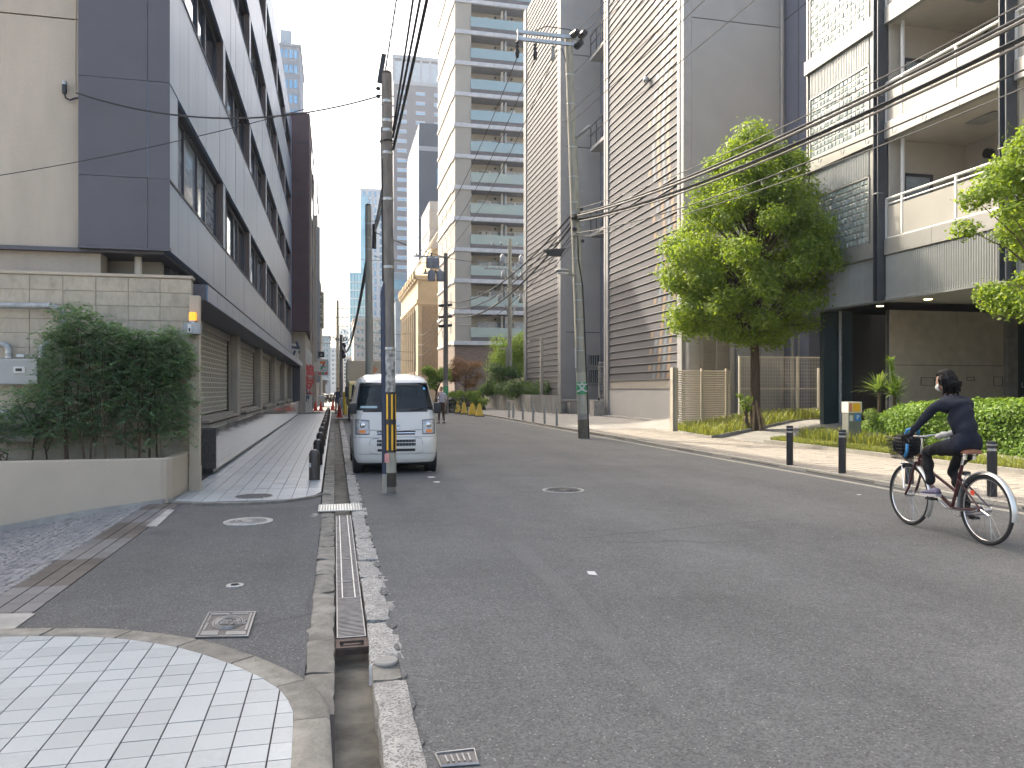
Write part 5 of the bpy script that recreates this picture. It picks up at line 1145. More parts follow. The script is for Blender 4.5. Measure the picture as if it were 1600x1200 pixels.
def onsign(px, py):
    tt = (px - 800) / 1200; # intersect ray with wall line
    dx, dy = sT + tt * cT, cT - tt * sT; den = dx * n_.y - dy * n_.x; k = (A[0] * n_.y - A[1] * n_.x) / den; x, y = k * dx, k * dy; return Vector((x + nn.x * .02, y + nn.y * .02, ZZ(py, x, y)))
for ch, px, py, sz, m_ in (('六', 464, 551, 1.25, ink), ('月', 467, 588, 1.2, ink), ('鳥', 471, 617, 1.5, ink), ('鶏', 480.5, 586, 1.25, rink), ('家', 480.5, 606, 1.15, rink)):
    o = text_obj('lettering', ch, sz, m_, onsign(px, py), (math.radians(90), 0, rz), t, .01, bold=.03); o.scale = (1.9, 1, 1)
t = thing('tan_building', 'narrow tan building behind the maroon brick one carrying the vertical sign', 'building', (-5, 66, 0))
MB().bb(-12, -1.35, 60.05, 70, 0, ZZ(336, -1.3, 60)).build('wall', M['beige'], t); MB().bb(-12, -1.2, 70, 80, 0, ZZ(440, -1.2, 70)).build('rear_wall', M['cream_in'], t)
for k in range(6): winrow(t, 'x', -1.35, 61, 69, 2, 3 + k * 2.7, 4.3 + k * 2.7)
MB().bb(-1.35, -1.1, 61, 61.2, 2, 14).build('downpipe', M['galv_dull'], t)
d = 60; x, y = AT(501, d); z0, z1 = ZZ(513.5, x, y), ZZ(456, x, y); t = thing('vertical_sign', 'tall cream vertical sign with dark characters hung from the tan building', 'sign', (x, y, z0)); MB().bb(x - .26, x + .26, y, y + .22, z0, z1).build('sign_box', mat('sign_ivory', (.72, .66, .48), .5), t)
for i, ch in enumerate('大阪毛織会館'): text_obj('lettering', ch, .42, M['black'], (x, y - .01, z1 - (i + .5) * (z1 - z0) / 6), (math.radians(90), 0, 0), t, .004, bold=.006)
MB().bb(x - .6, x - .26, y + .08, y + .12, z0 + .3, z0 + .35).build('bracket', M['galv'], t); MB().bb(x - .6, x - .26, y + .08, y + .12, z1 - .35, z1 - .3).build('bracket', M['galv'], t)
# convenience store sign: red and orange 7 with green lettering
d = 56; x, y = AT(504.5, d); z0, z1 = ZZ(580, x, y), ZZ(561, x, y); t = thing('store_sign', 'square white convenience store sign with orange, red and green seven mark', 'sign', (x, y, z0))
hw = .40; MB().bb(x - hw, x + hw, y, y + .3, z0, z1).build('sign_box', M['white'], t, bevel=.02); H = z1 - z0
gr = mat('store_green', (.02, .25, .12), .5); orr = mat('store_orange', (.85, .22, .03), .5); rd = mat('store_red', (.65, .03, .03), .5)
b = MB(); 
for (a0, a1, c0, c1) in ((-.31, .31, .02, .04), (-.31, .31, -.04, -.02)): pass
b.bb(x - .33, x + .33, y - .006, y - .001, z0 + .07, z0 + .09); b.bb(x - .33, x + .33, y - .006, y - .001, z1 - .09, z1 - .07); b.bb(x - .33, x - .31, y - .006, y - .001, z0 + .09, z1 - .09); b.bb(x + .31, x + .33, y - .006, y - .001, z0 + .09, z1 - .09); b.build('green_border', gr, t)
def poly_front(nm, pts, m_): 
    b = MB(); b.add([(x + p[0], y - .012, z0 + p[1] * H) for p in pts], [tuple(range(len(pts)))]); b.build(nm, m_, t)
poly_front('seven_top', [(-.24, .82), (.20, .82), (.14, .64), (-.22, .64)], orr); poly_front('seven_middle', [(.20, .82), (.06, .46), (-.06, .42), (.0, .64), (.1, .7)], rd); poly_front('seven_tail', [(-.06, .42), (.06, .46), (-.05, .16), (-.2, .14)], gr)
text_obj('lettering', 'ELEVEN', .14, gr, (x, y - .014, z0 + H * .36), (math.radians(90), 0, 0), t, .002, bold=.006)
zb0, zb1 = ZZ(586.5, x, y), z0 - .02; MB().bb(x - hw, x + hw, y + .02, y + .28, zb0, zb1).build('lower_box', M['white'], t)
for i, m_ in enumerate((rd, gr, rd)): MB().bb(x - .34 + i * .235, x - .34 + i * .235 + .21, y + .01, y + .018, zb0 + .05, zb1 - .05).build('service_mark', m_, t)
for i, s_ in enumerate(('酒', 'ATM', 'たばこ')): text_obj('lettering', s_, .1, M['white'], (x - .235 + i * .235, y + .005, (zb0 + zb1) / 2), (math.radians(90), 0, 0), t, .001)
MB().bb(x - 1.2, x - hw, y + .1, y + .2, z0 + .2, z0 + .28).build('bracket', M['galv'], t)
x2, y2 = AT(502, 58); z2 = ZZ(558, x2, y2); t = thing('dark_lamp_box', 'small dark lantern box above the convenience store sign', 'lamp box', (x2, y2, z2)); b = MB(); b.bb(x2 - .22, x2 + .22, y2, y2 + .3, z2, z2 + .42); b.build('box', M['black'], t); b = MB(); b.add([(x2 - .12, y2 - .01, z2 + .1), (x2 + .12, y2 - .01, z2 + .1), (x2, y2 - .01, z2 + .3)], [(0, 1, 2)]); b.build('mark', M['galv_dull'], t)
x2, y2 = AT(493, 55); t = thing('white_signboard', 'blank white projecting signboard left of the convenience store sign', 'signboard', (x2, y2, 3)); MB().bb(x2 - .35, x2 + .3, y2, y2 + .2, ZZ(580, x2, y2), ZZ(566, x2, y2)).build('board', M['cream'], t); MB().bb(x2 - .4, x2 - .35, y2 + .05, y2 + .15, ZZ(584, x2, y2), ZZ(562, x2, y2)).build('bracket', M['galv'], t)
# store front & distant blocks closing the street
hazewall = lambda n, c: mat(n, c, .8, var=.05, scale=.2)
def block(name, label, px0, px1, pytop, d, depth, m, rows=0, cols=0, pane=None, zlo=3, side=None, wfrac=.6, hfrac=.5, parts=None, cat='building', nside=0):
    (xa, ya), (xb, yb) = AT(px0, d), AT(px1, d); y = (ya + yb) / 2; xa, xb = XY(px0, y), XY(px1, y); zt = ZZ(pytop, (xa + xb) / 2, y)
    t = thing(name, label, cat, ((xa + xb) / 2, y, 0)); MB().bb(xa, xb, y, y + depth, 0, zt).build('wall', m, t)
    if rows:
        sp = (zt - zlo) / rows
        for r in range(rows): winrow(t, 'y', y, xa + .4, xb - .4, cols, zlo + sp * r + sp * (1 - hfrac) / 2, zlo + sp * r + sp * (1 + hfrac) / 2, pane or M['glass_sky'], wfrac, .08 * sp / 3, frm=m)
        if nside:
            xs_ = xa if xa > 0 else xb
            for r in range(rows): winrow(t, 'x', xs_, y + .5, y + depth - .5, nside, zlo + sp * r + sp * (1 - hfrac) / 2, zlo + sp * r + sp * (1 + hfrac) / 2, pane or M['glass_sky'], wfrac, .08 * sp / 3, frm=m)
    MB().bb(xa - .2, xb + .2, y - .2, y + depth, zt, zt + .5).build('parapet', m, t)
    return t, (xa, xb, y, zt)
g1 = mat('far_tower_blue', (.27, .34, .42), .5, var=.05, scale=.2); g2 = mat('far_grey', (.25, .27, .31), .8, var=.05, scale=.1); g3 = mat('far_pale', (.50, .51, .52), .8, var=.05, scale=.2); g4 = mat('far_purplegrey', (.075, .078, .105), .8, var=.05, scale=.1)
panb = mat('far_pane_blue', (.18, .38, .56), .15, var=.1, scale=.5, metal=.3)
# tower top left above the office block
t, (xa, xb, y, zt) = block('far_tower', 'pale blue glazed tower top rising behind the office block on the left', 425, 469, 72, 150, 18, g2, 22, 5, panb, 4, wfrac=.85, hfrac=.6)
MB().bb(XY(437, y), XY(455, y), y + 1, y + 12, zt, ZZ(41, xa, y)).build('penthouse', M['glass_b'], t)
block('store_block', 'small dark shop building under the convenience store sign', 497, 508, 600, 95, 8, mat('shop_dark', (.13, .13, .125), .7), 1, 3, M['glass_d'], .3)
block('distant_block', 'hazy slim grey block at the far left end of the street', 497, 516, 527, 230, 20, g2, 9, 3)
block('distant_block', 'hazy low blue grey block straight down the street', 511, 535, 545, 300, 20, g3, 8, 4)
block('distant_block', 'pale distant block behind the thin far utility poles', 530, 547, 515, 340, 20, g3, 10, 3)
block('distant_block', 'white banded low block behind the truck at the street end', 534, 572, 560, 180, 18, g3, 7, 6, wfrac=.8)
block('beige_far_block', 'pale beige mid rise between the glass tower and poles', 553, 600, 500, 160, 20, mat('far_beige', (.46, .42, .38), .8), 8, 6, wfrac=.5)
t, _ = block('glass_tower', 'teal glass office tower left of the second pole', 547, 570, 429, 215, 20, mat('teal_glass', (.20, .42, .50), .12, metal=.5, var=.15, scale=.3), 0)
xa, xb, y, zt = _
for k in range(12): z = 6 + k * (zt - 6) / 12; MB().bb(xa - .05, xb + .05, y - .1, y - .01, z, z + .35).build('spandrel', g3, t)
for k in range(6): xx = xa + k * (xb - xa) / 5; MB().bb(xx - .08, xx + .08, y - .14, y - .02, 4, zt).build('mullion', g3, t)
t, _ = block('white_blue_tower', 'stepped white and blue high rise rising behind the second pole', 563, 601, 297, 300, 25, mat('tower_white', (.48, .53, .58), .6), 24, 4, panb, 5, wfrac=.5, hfrac=.75)
xa, xb, y, zt = _; MB().bb(xa, xa + (xb - xa) * .3, y - 2, y, 0, zt - 3).build('stair_core', mat('teal_glass', None), t)
t, _ = block('grey_tower', 'huge purple grey tower with open crown behind the main pole', 615, 700, 98, 260, 30, g4, 0)
xa, xb, y, zt = _
nr = 30
for r in range(nr):
    z = 6 + r * (zt - 14) / nr; 
    for c in range(3):
        a = xa + 1.2 + c * 6.2; w = MB().bb(a, a + 3.2, y - .15, y + .1, z, z + 1.3).build('window', g2, t); MB().bb(a + .1, a + 3.1, y - .2, y - .16, z + .15, z + .75).build('pane', panb, w)
for k in range(7): xx = xa + k * (xb - xa) / 6; MB().bb(xx - .4, xx + .4, y - .3, y + .5, zt - 7, zt + 1).build('crown_fin', g2, t)
MB().bb(xa, xb, y - .4, y - .3, zt - 8, zt - 6.9).build('crown_beam', g2, t); MB().bb(xa + .5, xb - .5, y - .22, y - .2, zt - 6.8, zt - .2).build('crown_recess', M['glass_b'], t); MB().bb(xa - .5, xb, y - .5, y + 2, zt + .6, zt + 1.8).build('crown_roof', g2, t)
# dark office with glass side
DX = XY(655, 137); yD = 137.0; zt = ZZ(192, DX, yD)
t = thing('dark_office_tower', 'dark blank office tower with bright sky reflecting glass side', 'building', (DX + 5, yD, 0)); dk = mat('dark_tower', (.025, .038, .065), .5, var=.04)
MB().bb(DX, DX + 14, yD, yD + 22, 0, zt).build('wall', dk, t)
yE = YX(637, DX)
for k in range(14):
    z0_ = 3 + k * (zt - 4) / 14; z1_ = 3 + (k + 1) * (zt - 4) / 14
    for j in range(3): a = yD + .3 + j * (yE - yD) / 3; MB().bb(DX - .1, DX - .01, a, a + (yE - yD) / 3 - .25, z0_ + .1, z1_ - .15).build('glass_panel', M['glass_sky'], t)
for zz0 in (ZZ(235, DX, yD),): MB().bb(DX, DX + 14, yD - .1, yD - .01, zz0, zz0 + .8).build('louvre_band', g2, t)
MB().bb(DX + 3.2, DX + 3.9, yD - .1, yD - .01, zz0 - 6, zz0 - 3).build('slot_window', panb, t); MB().bb(DX + 3.2, DX + 3.9, yD - .1, yD - .01, zz0 - 14, zz0 - 11).build('slot_window', panb, t)
# slim beige office
yF = 118.0; DX2 = XY(671, yF); zt = ZZ(314, DX2, yF); t = thing('slim_office', 'slim beige office building with glass side above the stone building', 'building', (DX2 + 3, yF, 0)); MB().bb(DX2, DX2 + 10, yF, YX(659, DX2) + 1, 0, zt).build('wall', mat('slim_beige', (.40, .37, .34), .7), t)
for k in range(6): z = zt - 4.2 - k * 4; MB().bb(DX2 - .1, DX2 - .01, yF + .6, YX(660, DX2), z, z + 3).build('glass_panel', M['glass_sky'], t); MB().bb(DX2 + .1, DX2 + 1.5, yF - .08, yF - .01, z, z + 3).build('balcony_recess', M['taupe'], t)
# stone building
yS = 94.0; XS = XY(653, yS); ztS = ZZ(437, XS, yS); t = thing('stone_building', 'old tan stone building with tall narrow windows and cornice', 'building', (XS + 4, yS, 0)); stn = mat('tan_stone', (.42, .335, .22), .85, var=.08, scale=1); sbr = mat('tan_brick', (.26, .19, .12), .85, var=.15, scale=3, bump=.3)
yS2 = YX(627, XS)
MB().bb(XS, XS + 14, yS, yS2, 0, ztS).build('wall', stn, t); MB().bb(XS + .5, XS + 14, yS - .06, yS, 3, ztS - 3.2).build('brick_panel', sbr, t); MB().bb(XS - .3, XS + 14, yS - .3, yS2, ztS, ztS + .5).build('cornice', stn, t); MB().bb(XS - .15, XS + 14, yS - .16, yS, ztS - 3, ztS - 2.6).build('string_course', stn, t)
MB().bb(XS - .15, XS, yS, yS2, ztS - 2.8, ztS - 2.4).build('string_course', stn, t)
n = 8
for k in range(n):
    a = yS + 2 + k * (yS2 - yS - 3) / n; w = MB().bb(XS - .05, XS - .001, a, a + 1.3, 3.5, ztS - 3.3).build('window', M['taupe'], t); MB().bb(XS - .07, XS - .052, a + .15, a + 1.15, 3.7, ztS - 3.5).build('pane', M['glass_d'], w); MB().bb(XS - .2, XS - .001, a + 1.5, a + 1.8, 3, ztS - 3).build('pilaster', stn, t)
for k in range(10): a = yS + k * (yS2 - yS) / 10; MB().bb(XS - .6, XS - .3, a, a + .8, ztS + .1, ztS + 1.0).build('bracket', stn, t)
winrow(t, 'y', yS - .07, XS + 3, XS + 9, 3, 8, 10, M['glass_d'], .5)
MB().bb(XS + 2, XS + 14, yS + 3, yS2, ztS + .5, ztS + 4.5).build('upper_storey', stn, t); MB().tube([(XS - .3, yS2, ztS + 1), (XS + 2.5, yS, ztS + 6)], .15, 6).build('roof_rail', M['galv'], t)
t = thing('glass_hall', 'blue glazed mid rise with sloping roof behind the main pole', 'building', (*AT(622, 150), 0)); (xa, ya_), (xb, yb_) = AT(612, 150), AT(636, 150); MB().bb(xa, xb, ya_, ya_ + 10, 0, ZZ(425, xa, ya_)).build('wall', g1, t)
for k in range(7): MB().bb(xa, xb, ya_ - .1, ya_ - .01, 3 + k * 3, 4.8 + k * 3).build('window_band', panb, t)
block('mid_block', 'low grey block between the van roof and the stone building', 618, 630, 470, 135, 8, g1, 6, 2)
t = thing('shade_tower', 'unseen plain grey tower behind the office block, added to shade the louvred buildings', 'building', (-15, 75, 0)); MB().bb(-22, -8, 68, 96, 0, 41).build('wall', g2, t)  # unseen tower, added to cast shade on the louvred facades
for k in range(12): winrow(t, 'y', 68, -21, -9, 4, 2.5 + k * 3.2, 4.1 + k * 3.2)
# tower crane
x, y = AT(492, 400); t = thing('tower_crane', 'distant tower crane jib above the maroon building edge', 'crane', (x, y, 0)); b = MB()
z = ZZ(300, x, y); b.tube([(x - 2, y, 0), (x - 2, y, z - 3)], .5, 4); b.build('mast', g3, t); b = MB()
A0 = Vector((x - 1.5, y, ZZ(306, x, y))); A1 = Vector((x + 3.0, y, ZZ(293, x, y)))
for o_ in (Vector((0, 0, .6)), Vector((0, 0, -.6))): b.tube([A0 + o_, A1 + o_], .16, 4)
for i in range(6): b.tube([A0.lerp(A1, i / 6) + Vector((0, 0, -.6)), A0.lerp(A1, (i + .5) / 6) + Vector((0, 0, .6)), A0.lerp(A1, (i + 1) / 6) + Vector((0, 0, -.6))], .1, 4)
b.build('jib', g3, t)

# ================================================================ APARTMENT TOWER
aY = 74.0; aX = XY(711, aY); aX1 = XY(842, aY); floors = 15; FP = 3.03; z00 = ZZ(532.5, aX, aY) ; aYb = YX(684.5, aX)
ap = thing('apartment_tower', 'tall cream apartment tower with glass fronted balconies on every floor', 'building', ((aX + aX1) / 2, aY + 6, 0))
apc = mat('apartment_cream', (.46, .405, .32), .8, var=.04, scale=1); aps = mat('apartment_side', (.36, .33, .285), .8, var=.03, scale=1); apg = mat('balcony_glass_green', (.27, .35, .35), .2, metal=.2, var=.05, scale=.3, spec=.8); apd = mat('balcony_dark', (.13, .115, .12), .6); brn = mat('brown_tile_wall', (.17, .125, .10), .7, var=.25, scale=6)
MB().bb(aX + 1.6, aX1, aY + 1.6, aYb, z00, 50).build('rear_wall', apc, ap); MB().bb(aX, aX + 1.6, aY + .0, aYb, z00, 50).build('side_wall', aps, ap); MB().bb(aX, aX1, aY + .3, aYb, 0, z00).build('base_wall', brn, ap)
slab_me = MB().bb(0, aX1 - aX + .15, -.15, 1.7, -.38, 0).mesh('floor_slab', mat('slab_white', (.50, .50, .51), .6)); gl_me = MB().bb(0, aX1 - aX - 1.6, -.02, .02, 0, .95).mesh('balcony_glass', apg); dk_me = MB().bb(0, aX1 - aX - 1.6, .0, .08, 0, .38).mesh('balcony_upstand', apd); sd_me = MB().bb(-.02, .02, 0, 1.5, 0, .95).mesh('balcony_side', apg)
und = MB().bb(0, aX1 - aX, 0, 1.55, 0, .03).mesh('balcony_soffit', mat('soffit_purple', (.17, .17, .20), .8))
for k in range(floors):
    z = z00 + FP * k + .0
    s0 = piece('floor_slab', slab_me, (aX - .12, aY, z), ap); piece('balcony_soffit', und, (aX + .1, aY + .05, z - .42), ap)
    g = piece('balcony_glass', gl_me, (aX + 1.55, aY - .12, z + .38), ap); piece('balcony_upstand', dk_me, (aX + 1.55, aY - .10, z + .0), ap); piece('balcony_side', sd_me, (aX + 1.53, aY - .12, z + .38), ap)
    for j, (u, w_) in enumerate(((.28, 1.7), (.66, 1.7))):
        xa = aX + 1.6 + (aX1 - aX - 1.6) * u - 1; f = MB().bb(xa, xa + w_ + .9, aY + 1.54, aY + 1.6, z + .1, z + 2.05).build('window', M['white'], ap)
        MB().bb(xa + .08, xa + w_ * .5 + .3, aY + 1.50, aY + 1.53, z + .18, z + 1.97).build('pane', M['glass_b'] if random.random() < .5 else M['glass_d'], f); MB().bb(xa + w_ * .5 + .5, xa + w_ + .8, aY + 1.50, aY + 1.53, z + .18, z + 1.97).build('pane', M['glass_b'], f)
    xm = aX + 1.6 + (aX1 - aX - 1.6) * .47; MB().tube([(xm, aY + .7, z), (xm, aY + .7, z + FP - .45)], .13, 8).build('balcony_pipe', M['cream'], ap, 60); MB().bb(xm + .25, xm + .32, aY + .1, aY + 1.5, z, z + 2.4).build('divider', M['white'], ap)
    MB().bb(aX + 1.62, aX + 1.8, aY + 1.2, aY + 1.6, z, z + FP - .4).build('corner_pipe', apc, ap)
    b = MB(); b.bb(aX - .12, aX - .0, aY + 1.7, aYb, z - .22, z); b.build('side_band', mat('slab_white', None), ap)
    for j in range(3): yy = aY + 2.5 + j * (aYb - aY - 3) / 3; w = MB().bb(aX - .03, aX - .001, yy, yy + .55, z + .9, z + 2.0).build('slit_window', M['winframe'], ap)
    for xx in (.32, .52): MB().tube([(aX + 1.6 + (aX1 - aX) * xx, aY + 1.45, z + 2.3), (aX + 1.6 + (aX1 - aX) * xx, aY + 1.6, z + 2.3)], .11, 8).build('vent', M['black'], ap)
rl = random.Random(21)
for k in range(floors):
    z = z00 + FP * k
    if rl.random() < .7: xa = aX + 2.2 + rl.random() * 5; MB().bb(xa, xa + .85, aY + 1.15, aY + 1.45, z + .05, z + .75).build('air_conditioner', M['white'], ap)
    if rl.random() < .55:
        xa = aX + 2 + rl.random() * 5; m_ = rl.choice([M['white'], M['beige'], mat('cloth_blue', (.12, .2, .35), .9), mat('cloth_pink', (.5, .25, .25), .9)])
        for q in range(rl.randint(1, 4)): MB().bb(xa + q * .55, xa + q * .55 + .42, aY + .55, aY + .58, z + 1.0, z + 1.0 + rl.uniform(.5, .95)).build('laundry', m_, ap)
# ground storeys
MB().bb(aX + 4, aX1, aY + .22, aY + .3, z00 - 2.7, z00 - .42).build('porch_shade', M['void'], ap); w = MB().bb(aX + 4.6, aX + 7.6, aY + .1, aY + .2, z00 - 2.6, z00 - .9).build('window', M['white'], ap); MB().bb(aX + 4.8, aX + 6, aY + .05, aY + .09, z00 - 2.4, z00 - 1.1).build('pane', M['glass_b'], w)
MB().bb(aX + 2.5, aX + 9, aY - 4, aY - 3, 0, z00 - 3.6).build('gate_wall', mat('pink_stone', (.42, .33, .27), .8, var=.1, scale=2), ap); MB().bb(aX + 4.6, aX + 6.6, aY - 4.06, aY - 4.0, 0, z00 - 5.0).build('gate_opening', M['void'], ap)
MB().bb(aX + 9, aX1 + 5, aY - 3.5, aY - 2.8, 0, z00 - 3.4).build('garden_wall', mat('pink_stone', None), ap)
# building beside louvred block far right behind (closes gap)
t, _ = block('rear_block', 'plain pale block glimpsed between the apartment tower and louvred block', 835, 870, 300, 95, 10, apc, 0)
# ================================================================ POLES AND CABLES
def pole(name, label, base, top, r0, r1, mt, bands=(), parent=None):
    t = thing(name, label, 'utility pole', base); n = 14
    pts = [Vector(base).lerp(Vector(top), i / n) - Vector((0, 0, .05 if i == 0 else 0)) for i in range(n + 1)]
    MB().tube(pts, [r0 + (r1 - r0) * i / n for i in range(n + 1)], 24).build('shaft', mt, t, 60); H = top[2] - base[2]
    for z in bands:
        u = (z - base[2]) / H; c = Vector(base).lerp(Vector(top), u); r = r0 + (r1 - r0) * u
        MB().lathe([(r + .004, -.02), (r + .008, 0), (r + .004, .02)], c, 20).build('steel_band', M['galv'], t, 60)
    return t
def sleeve(t, base, top, r0, r1, za, zb, m, nm, extra=.004, label=None):
    H = top[2] - base[2]; f = lambda z: Vector(base).lerp(Vector(top), (z - base[2]) / H); rr = lambda z: r0 + (r1 - r0) * (z - base[2]) / H + extra
    return MB().tube([f(za), f(zb)], [rr(za), rr(zb)], 24).build(nm, m, t, 60, label=label)
# central pole
cb = (*G(610.5, 770), 0); ctp = ZZ(117, cb[0], cb[1]); ct = (cb[0] - .06, cb[1], ctp); zc_ = lambda py: ZZ(py, cb[0], cb[1])
cp_ = pole('utility_pole', 'brown grey concrete pole with yellow and black stripes standing in front of the white van', cb, ct, .082, .074, M['conc_pole_dk'], [zc_(p) for p in (160, 190, 205, 240, 312, 418, 545)])
sleeve(cp_, cb, ct, .082, .074, zc_(706), zc_(613), M['black'], 'warning_sleeve', .006)
for k in range(10):
    a = k * 2 * math.pi / 8 + .25
    for za, zb in ((zc_(703), zc_(663)), (zc_(655), zc_(616))):
        if k > 7: continue
        b = MB(); w = .30; r = .0905; cx_, cy_ = cb[0] - .06 * (za / ctp), cb[1]
        b.add([(cx_ + r * math.cos(a + w * s_), cy_ + r * math.sin(a + w * s_), z) for z in (za, zb) for s_ in (-.5, 0, .5)], [(0, 1, 4, 3), (1, 2, 5, 4)]); b.build('yellow_stripe', M['reflyellow'], cp_)
post_m = mat('peeled_posters', (.33, .32, .30), .9, var=.75, scale=22, stain=.8, stain_col=(.06, .05, .05), stretch=(1, 1, .6)); sleeve(cp_, cb, ct, .082, .074, zc_(612), zc_(548), post_m, 'peeled_posters', .003)
sleeve(cp_, cb, ct, .082, .074, zc_(738), zc_(707), M['conc_pole'], 'pale_band', .003); sleeve(cp_, cb, ct, .082, .074, zc_(760), zc_(738), mat('dark_grime', (.06, .05, .04), .9, var=.4, scale=20, stain=.6, stain_col=(.2, .18, .15)), 'grimy_band', .0025)
b = MB(); off_ = .075; xz = lambda z: cb[0] - .06 * z / ctp
b.tube([(xz(z) - off_, cb[1] - .01, z) for z in (.28, 1.0, 2.0, zc_(458))] + [(xz(2.9) - .045, cb[1] - .02, zc_(440)), (xz(3) - .05, cb[1], zc_(395))], [.047, .047, .047, .046, .03, .012], 16); b.build('cable_guard', M['navy_pipe'], cp_, 60)
b = MB(); b.tube([(xz(z) - .079, cb[1] - .02, z) for z in (zc_(440), 3.6, 4.3, zc_(250))], .013, 8); b.tube([(xz(z) - .085, cb[1] + .0, z) for z in (zc_(440), 3.6, 4.3, zc_(200))], .009, 8); b.build('riser_cable', M['cable'], cp_)
b = MB(); b.tube([(xz(.01) - .07, cb[1] - .01, -.02), (xz(.2) - .07, cb[1] - .01, .28)], .05, 14); b.build('guard_foot', M['conc_pole'], cp_, 60)
z = zc_(715); bx_ = cb[0] - .06; r = .125
MB().box((xz(z) - .055, cb[1] - .082, z), (.07, .004, .13), rz=-.5).build('red_notice', mat('notice_red', (.62, .28, .26), .5, var=.25, scale=60), cp_); MB().box((xz(z) - .045, cb[1] - .0865, z - .045), (.02, .004, .03), rz=-.5).build('black_tag', M['black'], cp_)
MB().lathe([(.075, 0), (.06, .04), (.001, .06)], ct, 20).build('cap', M['rust'], cp_, 40)
MB().box((ct[0] - .03 - .04, cb[1], ctp + .08), (.07, .05, .42), ry=.16).build('top_cover', M['cable'], cp_)
for py in (150, 165, 182, 200, 215): 
    z = zc_(py); MB().tube([(xz(z) - .10, cb[1], z), (xz(z) + .11, cb[1], z)], .009, 6).build('step_bolt', M['galv_dull'], cp_)
for py in (140, 152): z = zc_(py); MB().ell((xz(z) - .12, cb[1], z), (.035, .03, .03)).build('insulator', M['blackmetal'], cp_, 1)
z = zc_(222); MB().torus((xz(z), cb[1], z), .10, .012, 'z', 20, 6).build('clamp', M['blackmetal'], cp_)
# second pole behind the van
dB = G(579, 690); d2x, d2y = AT(578, 22.3); d2t = ZZ(322, d2x, d2y); D2b = (d2x, d2y, 0); D2t = (d2x - .05, d2y, d2t)
p2_ = pole('utility_pole', 'second concrete pole rising behind the van and in front of the truck', D2b, D2t, .125, .085, M['conc_pole'], [ZZ(p, d2x, d2y) for p in (350, 372, 390)])
for py in (345, 358, 370, 384): z = ZZ(py, d2x, d2y); MB().tube([(d2x - .18, d2y, z), (d2x + .16, d2y, z)], .014, 6).build('step_bolt', M['galv_dull'], p2_)
MB().tube([(d2x + .13, d2y, ZZ(350, d2x, d2y)), (d2x + .12, d2y, ZZ(388, d2x, d2y))], .06, 8).build('splice_box', M['black'], p2_); MB().lathe([(.086, 0), (.07, .05), (.001, .07)], D2t, 16).build('cap', M['rust'], p2_, 40)
# far thin poles on the left
def thinpole(px, d, pyt, r, lab, arms=(), mt=None):
    x, y = AT(px, d); zt = ZZ(pyt, x, y); t = pole('utility_pole', lab, (x, y, 0), (x, y, zt), r, r * .75, mt or M['conc_pole'])
    for (py, L_, sgn) in arms:
        z = ZZ(py, x, y); MB().bb(x - L_ * (sgn <= 0), x + L_ * (sgn >= 0), y - .05, y + .03, z - .05, z + .05).build('crossarm', M['galv_dull'], t)
        for u in (-.9, -.45, .45, .9):
            if (u < 0 and sgn <= 0) or (u > 0 and sgn >= 0): MB().lathe([(.04, 0), (.07, .06), (.03, .1), (.06, .14), (.02, .2)], (x + u * L_, y, z + .05), 8).build('insulator', M['blackmetal'], t)
    return t, (x, y, zt)
F_, Fp = thinpole(527.5, 88, 469, .2, 'tall thin distant pole with short crossarms left of the dark one', ((482, 1.3, 1), (496, 1.2, 0), (510, 1.2, 1), (528, 1.0, 0)))
E_, Ep = thinpole(533, 66, 523, .17, 'dark distant pole hung with thick black cables just right of the tall thin one', ((532, .5, 0),), M['conc_pole_dk'])
x, y = Ep[0], Ep[1]
for py in (540, 548, 556): z = ZZ(py, x, y); MB().ell((x + .2, y, z), (.22, .2, .25)).build('splice_box', M['cable'], E_)
# right far poles
P3, P3p = thinpole(696.5, 48, 396, .17, 'far utility pole with transformers behind the walking man', ((402, 2.0, -1), (428, 1.4, -1)), M['conc_pole_dk'])
x, y = P3p[0], P3p[1]; P3.children
for py in (411, 431): 
    z = ZZ(py, x, y)
    for dx in (-1.0, -.62) if py == 411 else (-.9, -.35): MB().lathe([(.2, -.35), (.23, -.3), (.23, .25), (.12, .32), (.05, .42)], (x + dx, y, z), 14).build('transformer', mat('transformer_grey', (.30, .32, .36), .5, var=.05), P3, 50)
for py in (478, 496, 510): z = ZZ(py, x, y); MB().tube([(x - .45, y, z), (x + .4, y, z + .08)], .09, 8).build('splice_box', M['cable'], P3)
sleeve(P3, (x, y, 0), P3p, .17, .1275, ZZ(617, x, y), ZZ(603, x, y), M['green'], 'green_band', .006); sleeve(P3, (x, y, 0), P3p, .17, .1275, .05, ZZ(617, x, y), M['conc_pole'], 'pale_band', .004); sleeve(P3, (x, y, 0), P3p, .17, .1275, ZZ(603, x, y), ZZ(594, x, y), M['conc_pole'], 'pale_band', .004)
P4, P4p = thinpole(796.5, 60, 374, .2, 'utility pole with pale transformers in front of the apartment balconies', ((384, 1.5, 0), (421, 2.0, 0), (456, 1.6, 0)))
x, y = P4p[0], P4p[1]
for py, dxs in ((405, (.9, -.6)), (430, (-.5, .3, 1.0)), (466, (-.8, .9))):
    for dx in dxs: MB().lathe([(.16, -.35), (.2, -.3), (.2, .2), (.1, .3), (.04, .4)], (x + dx, y - .1, ZZ(py, x, y)), 12).build('transformer', M['cladlight'] if py > 410 else mat('transformer_grey', None), P4, 50)
for (dx, py) in ((-.3, 476), (.5, 475)): MB().tube([(x + dx, y, ZZ(py, x, y)), (x + dx * .3, y, ZZ(py + 20, x, y))], .07, 8).build('cable_sleeve', M['cladlight'], P4)
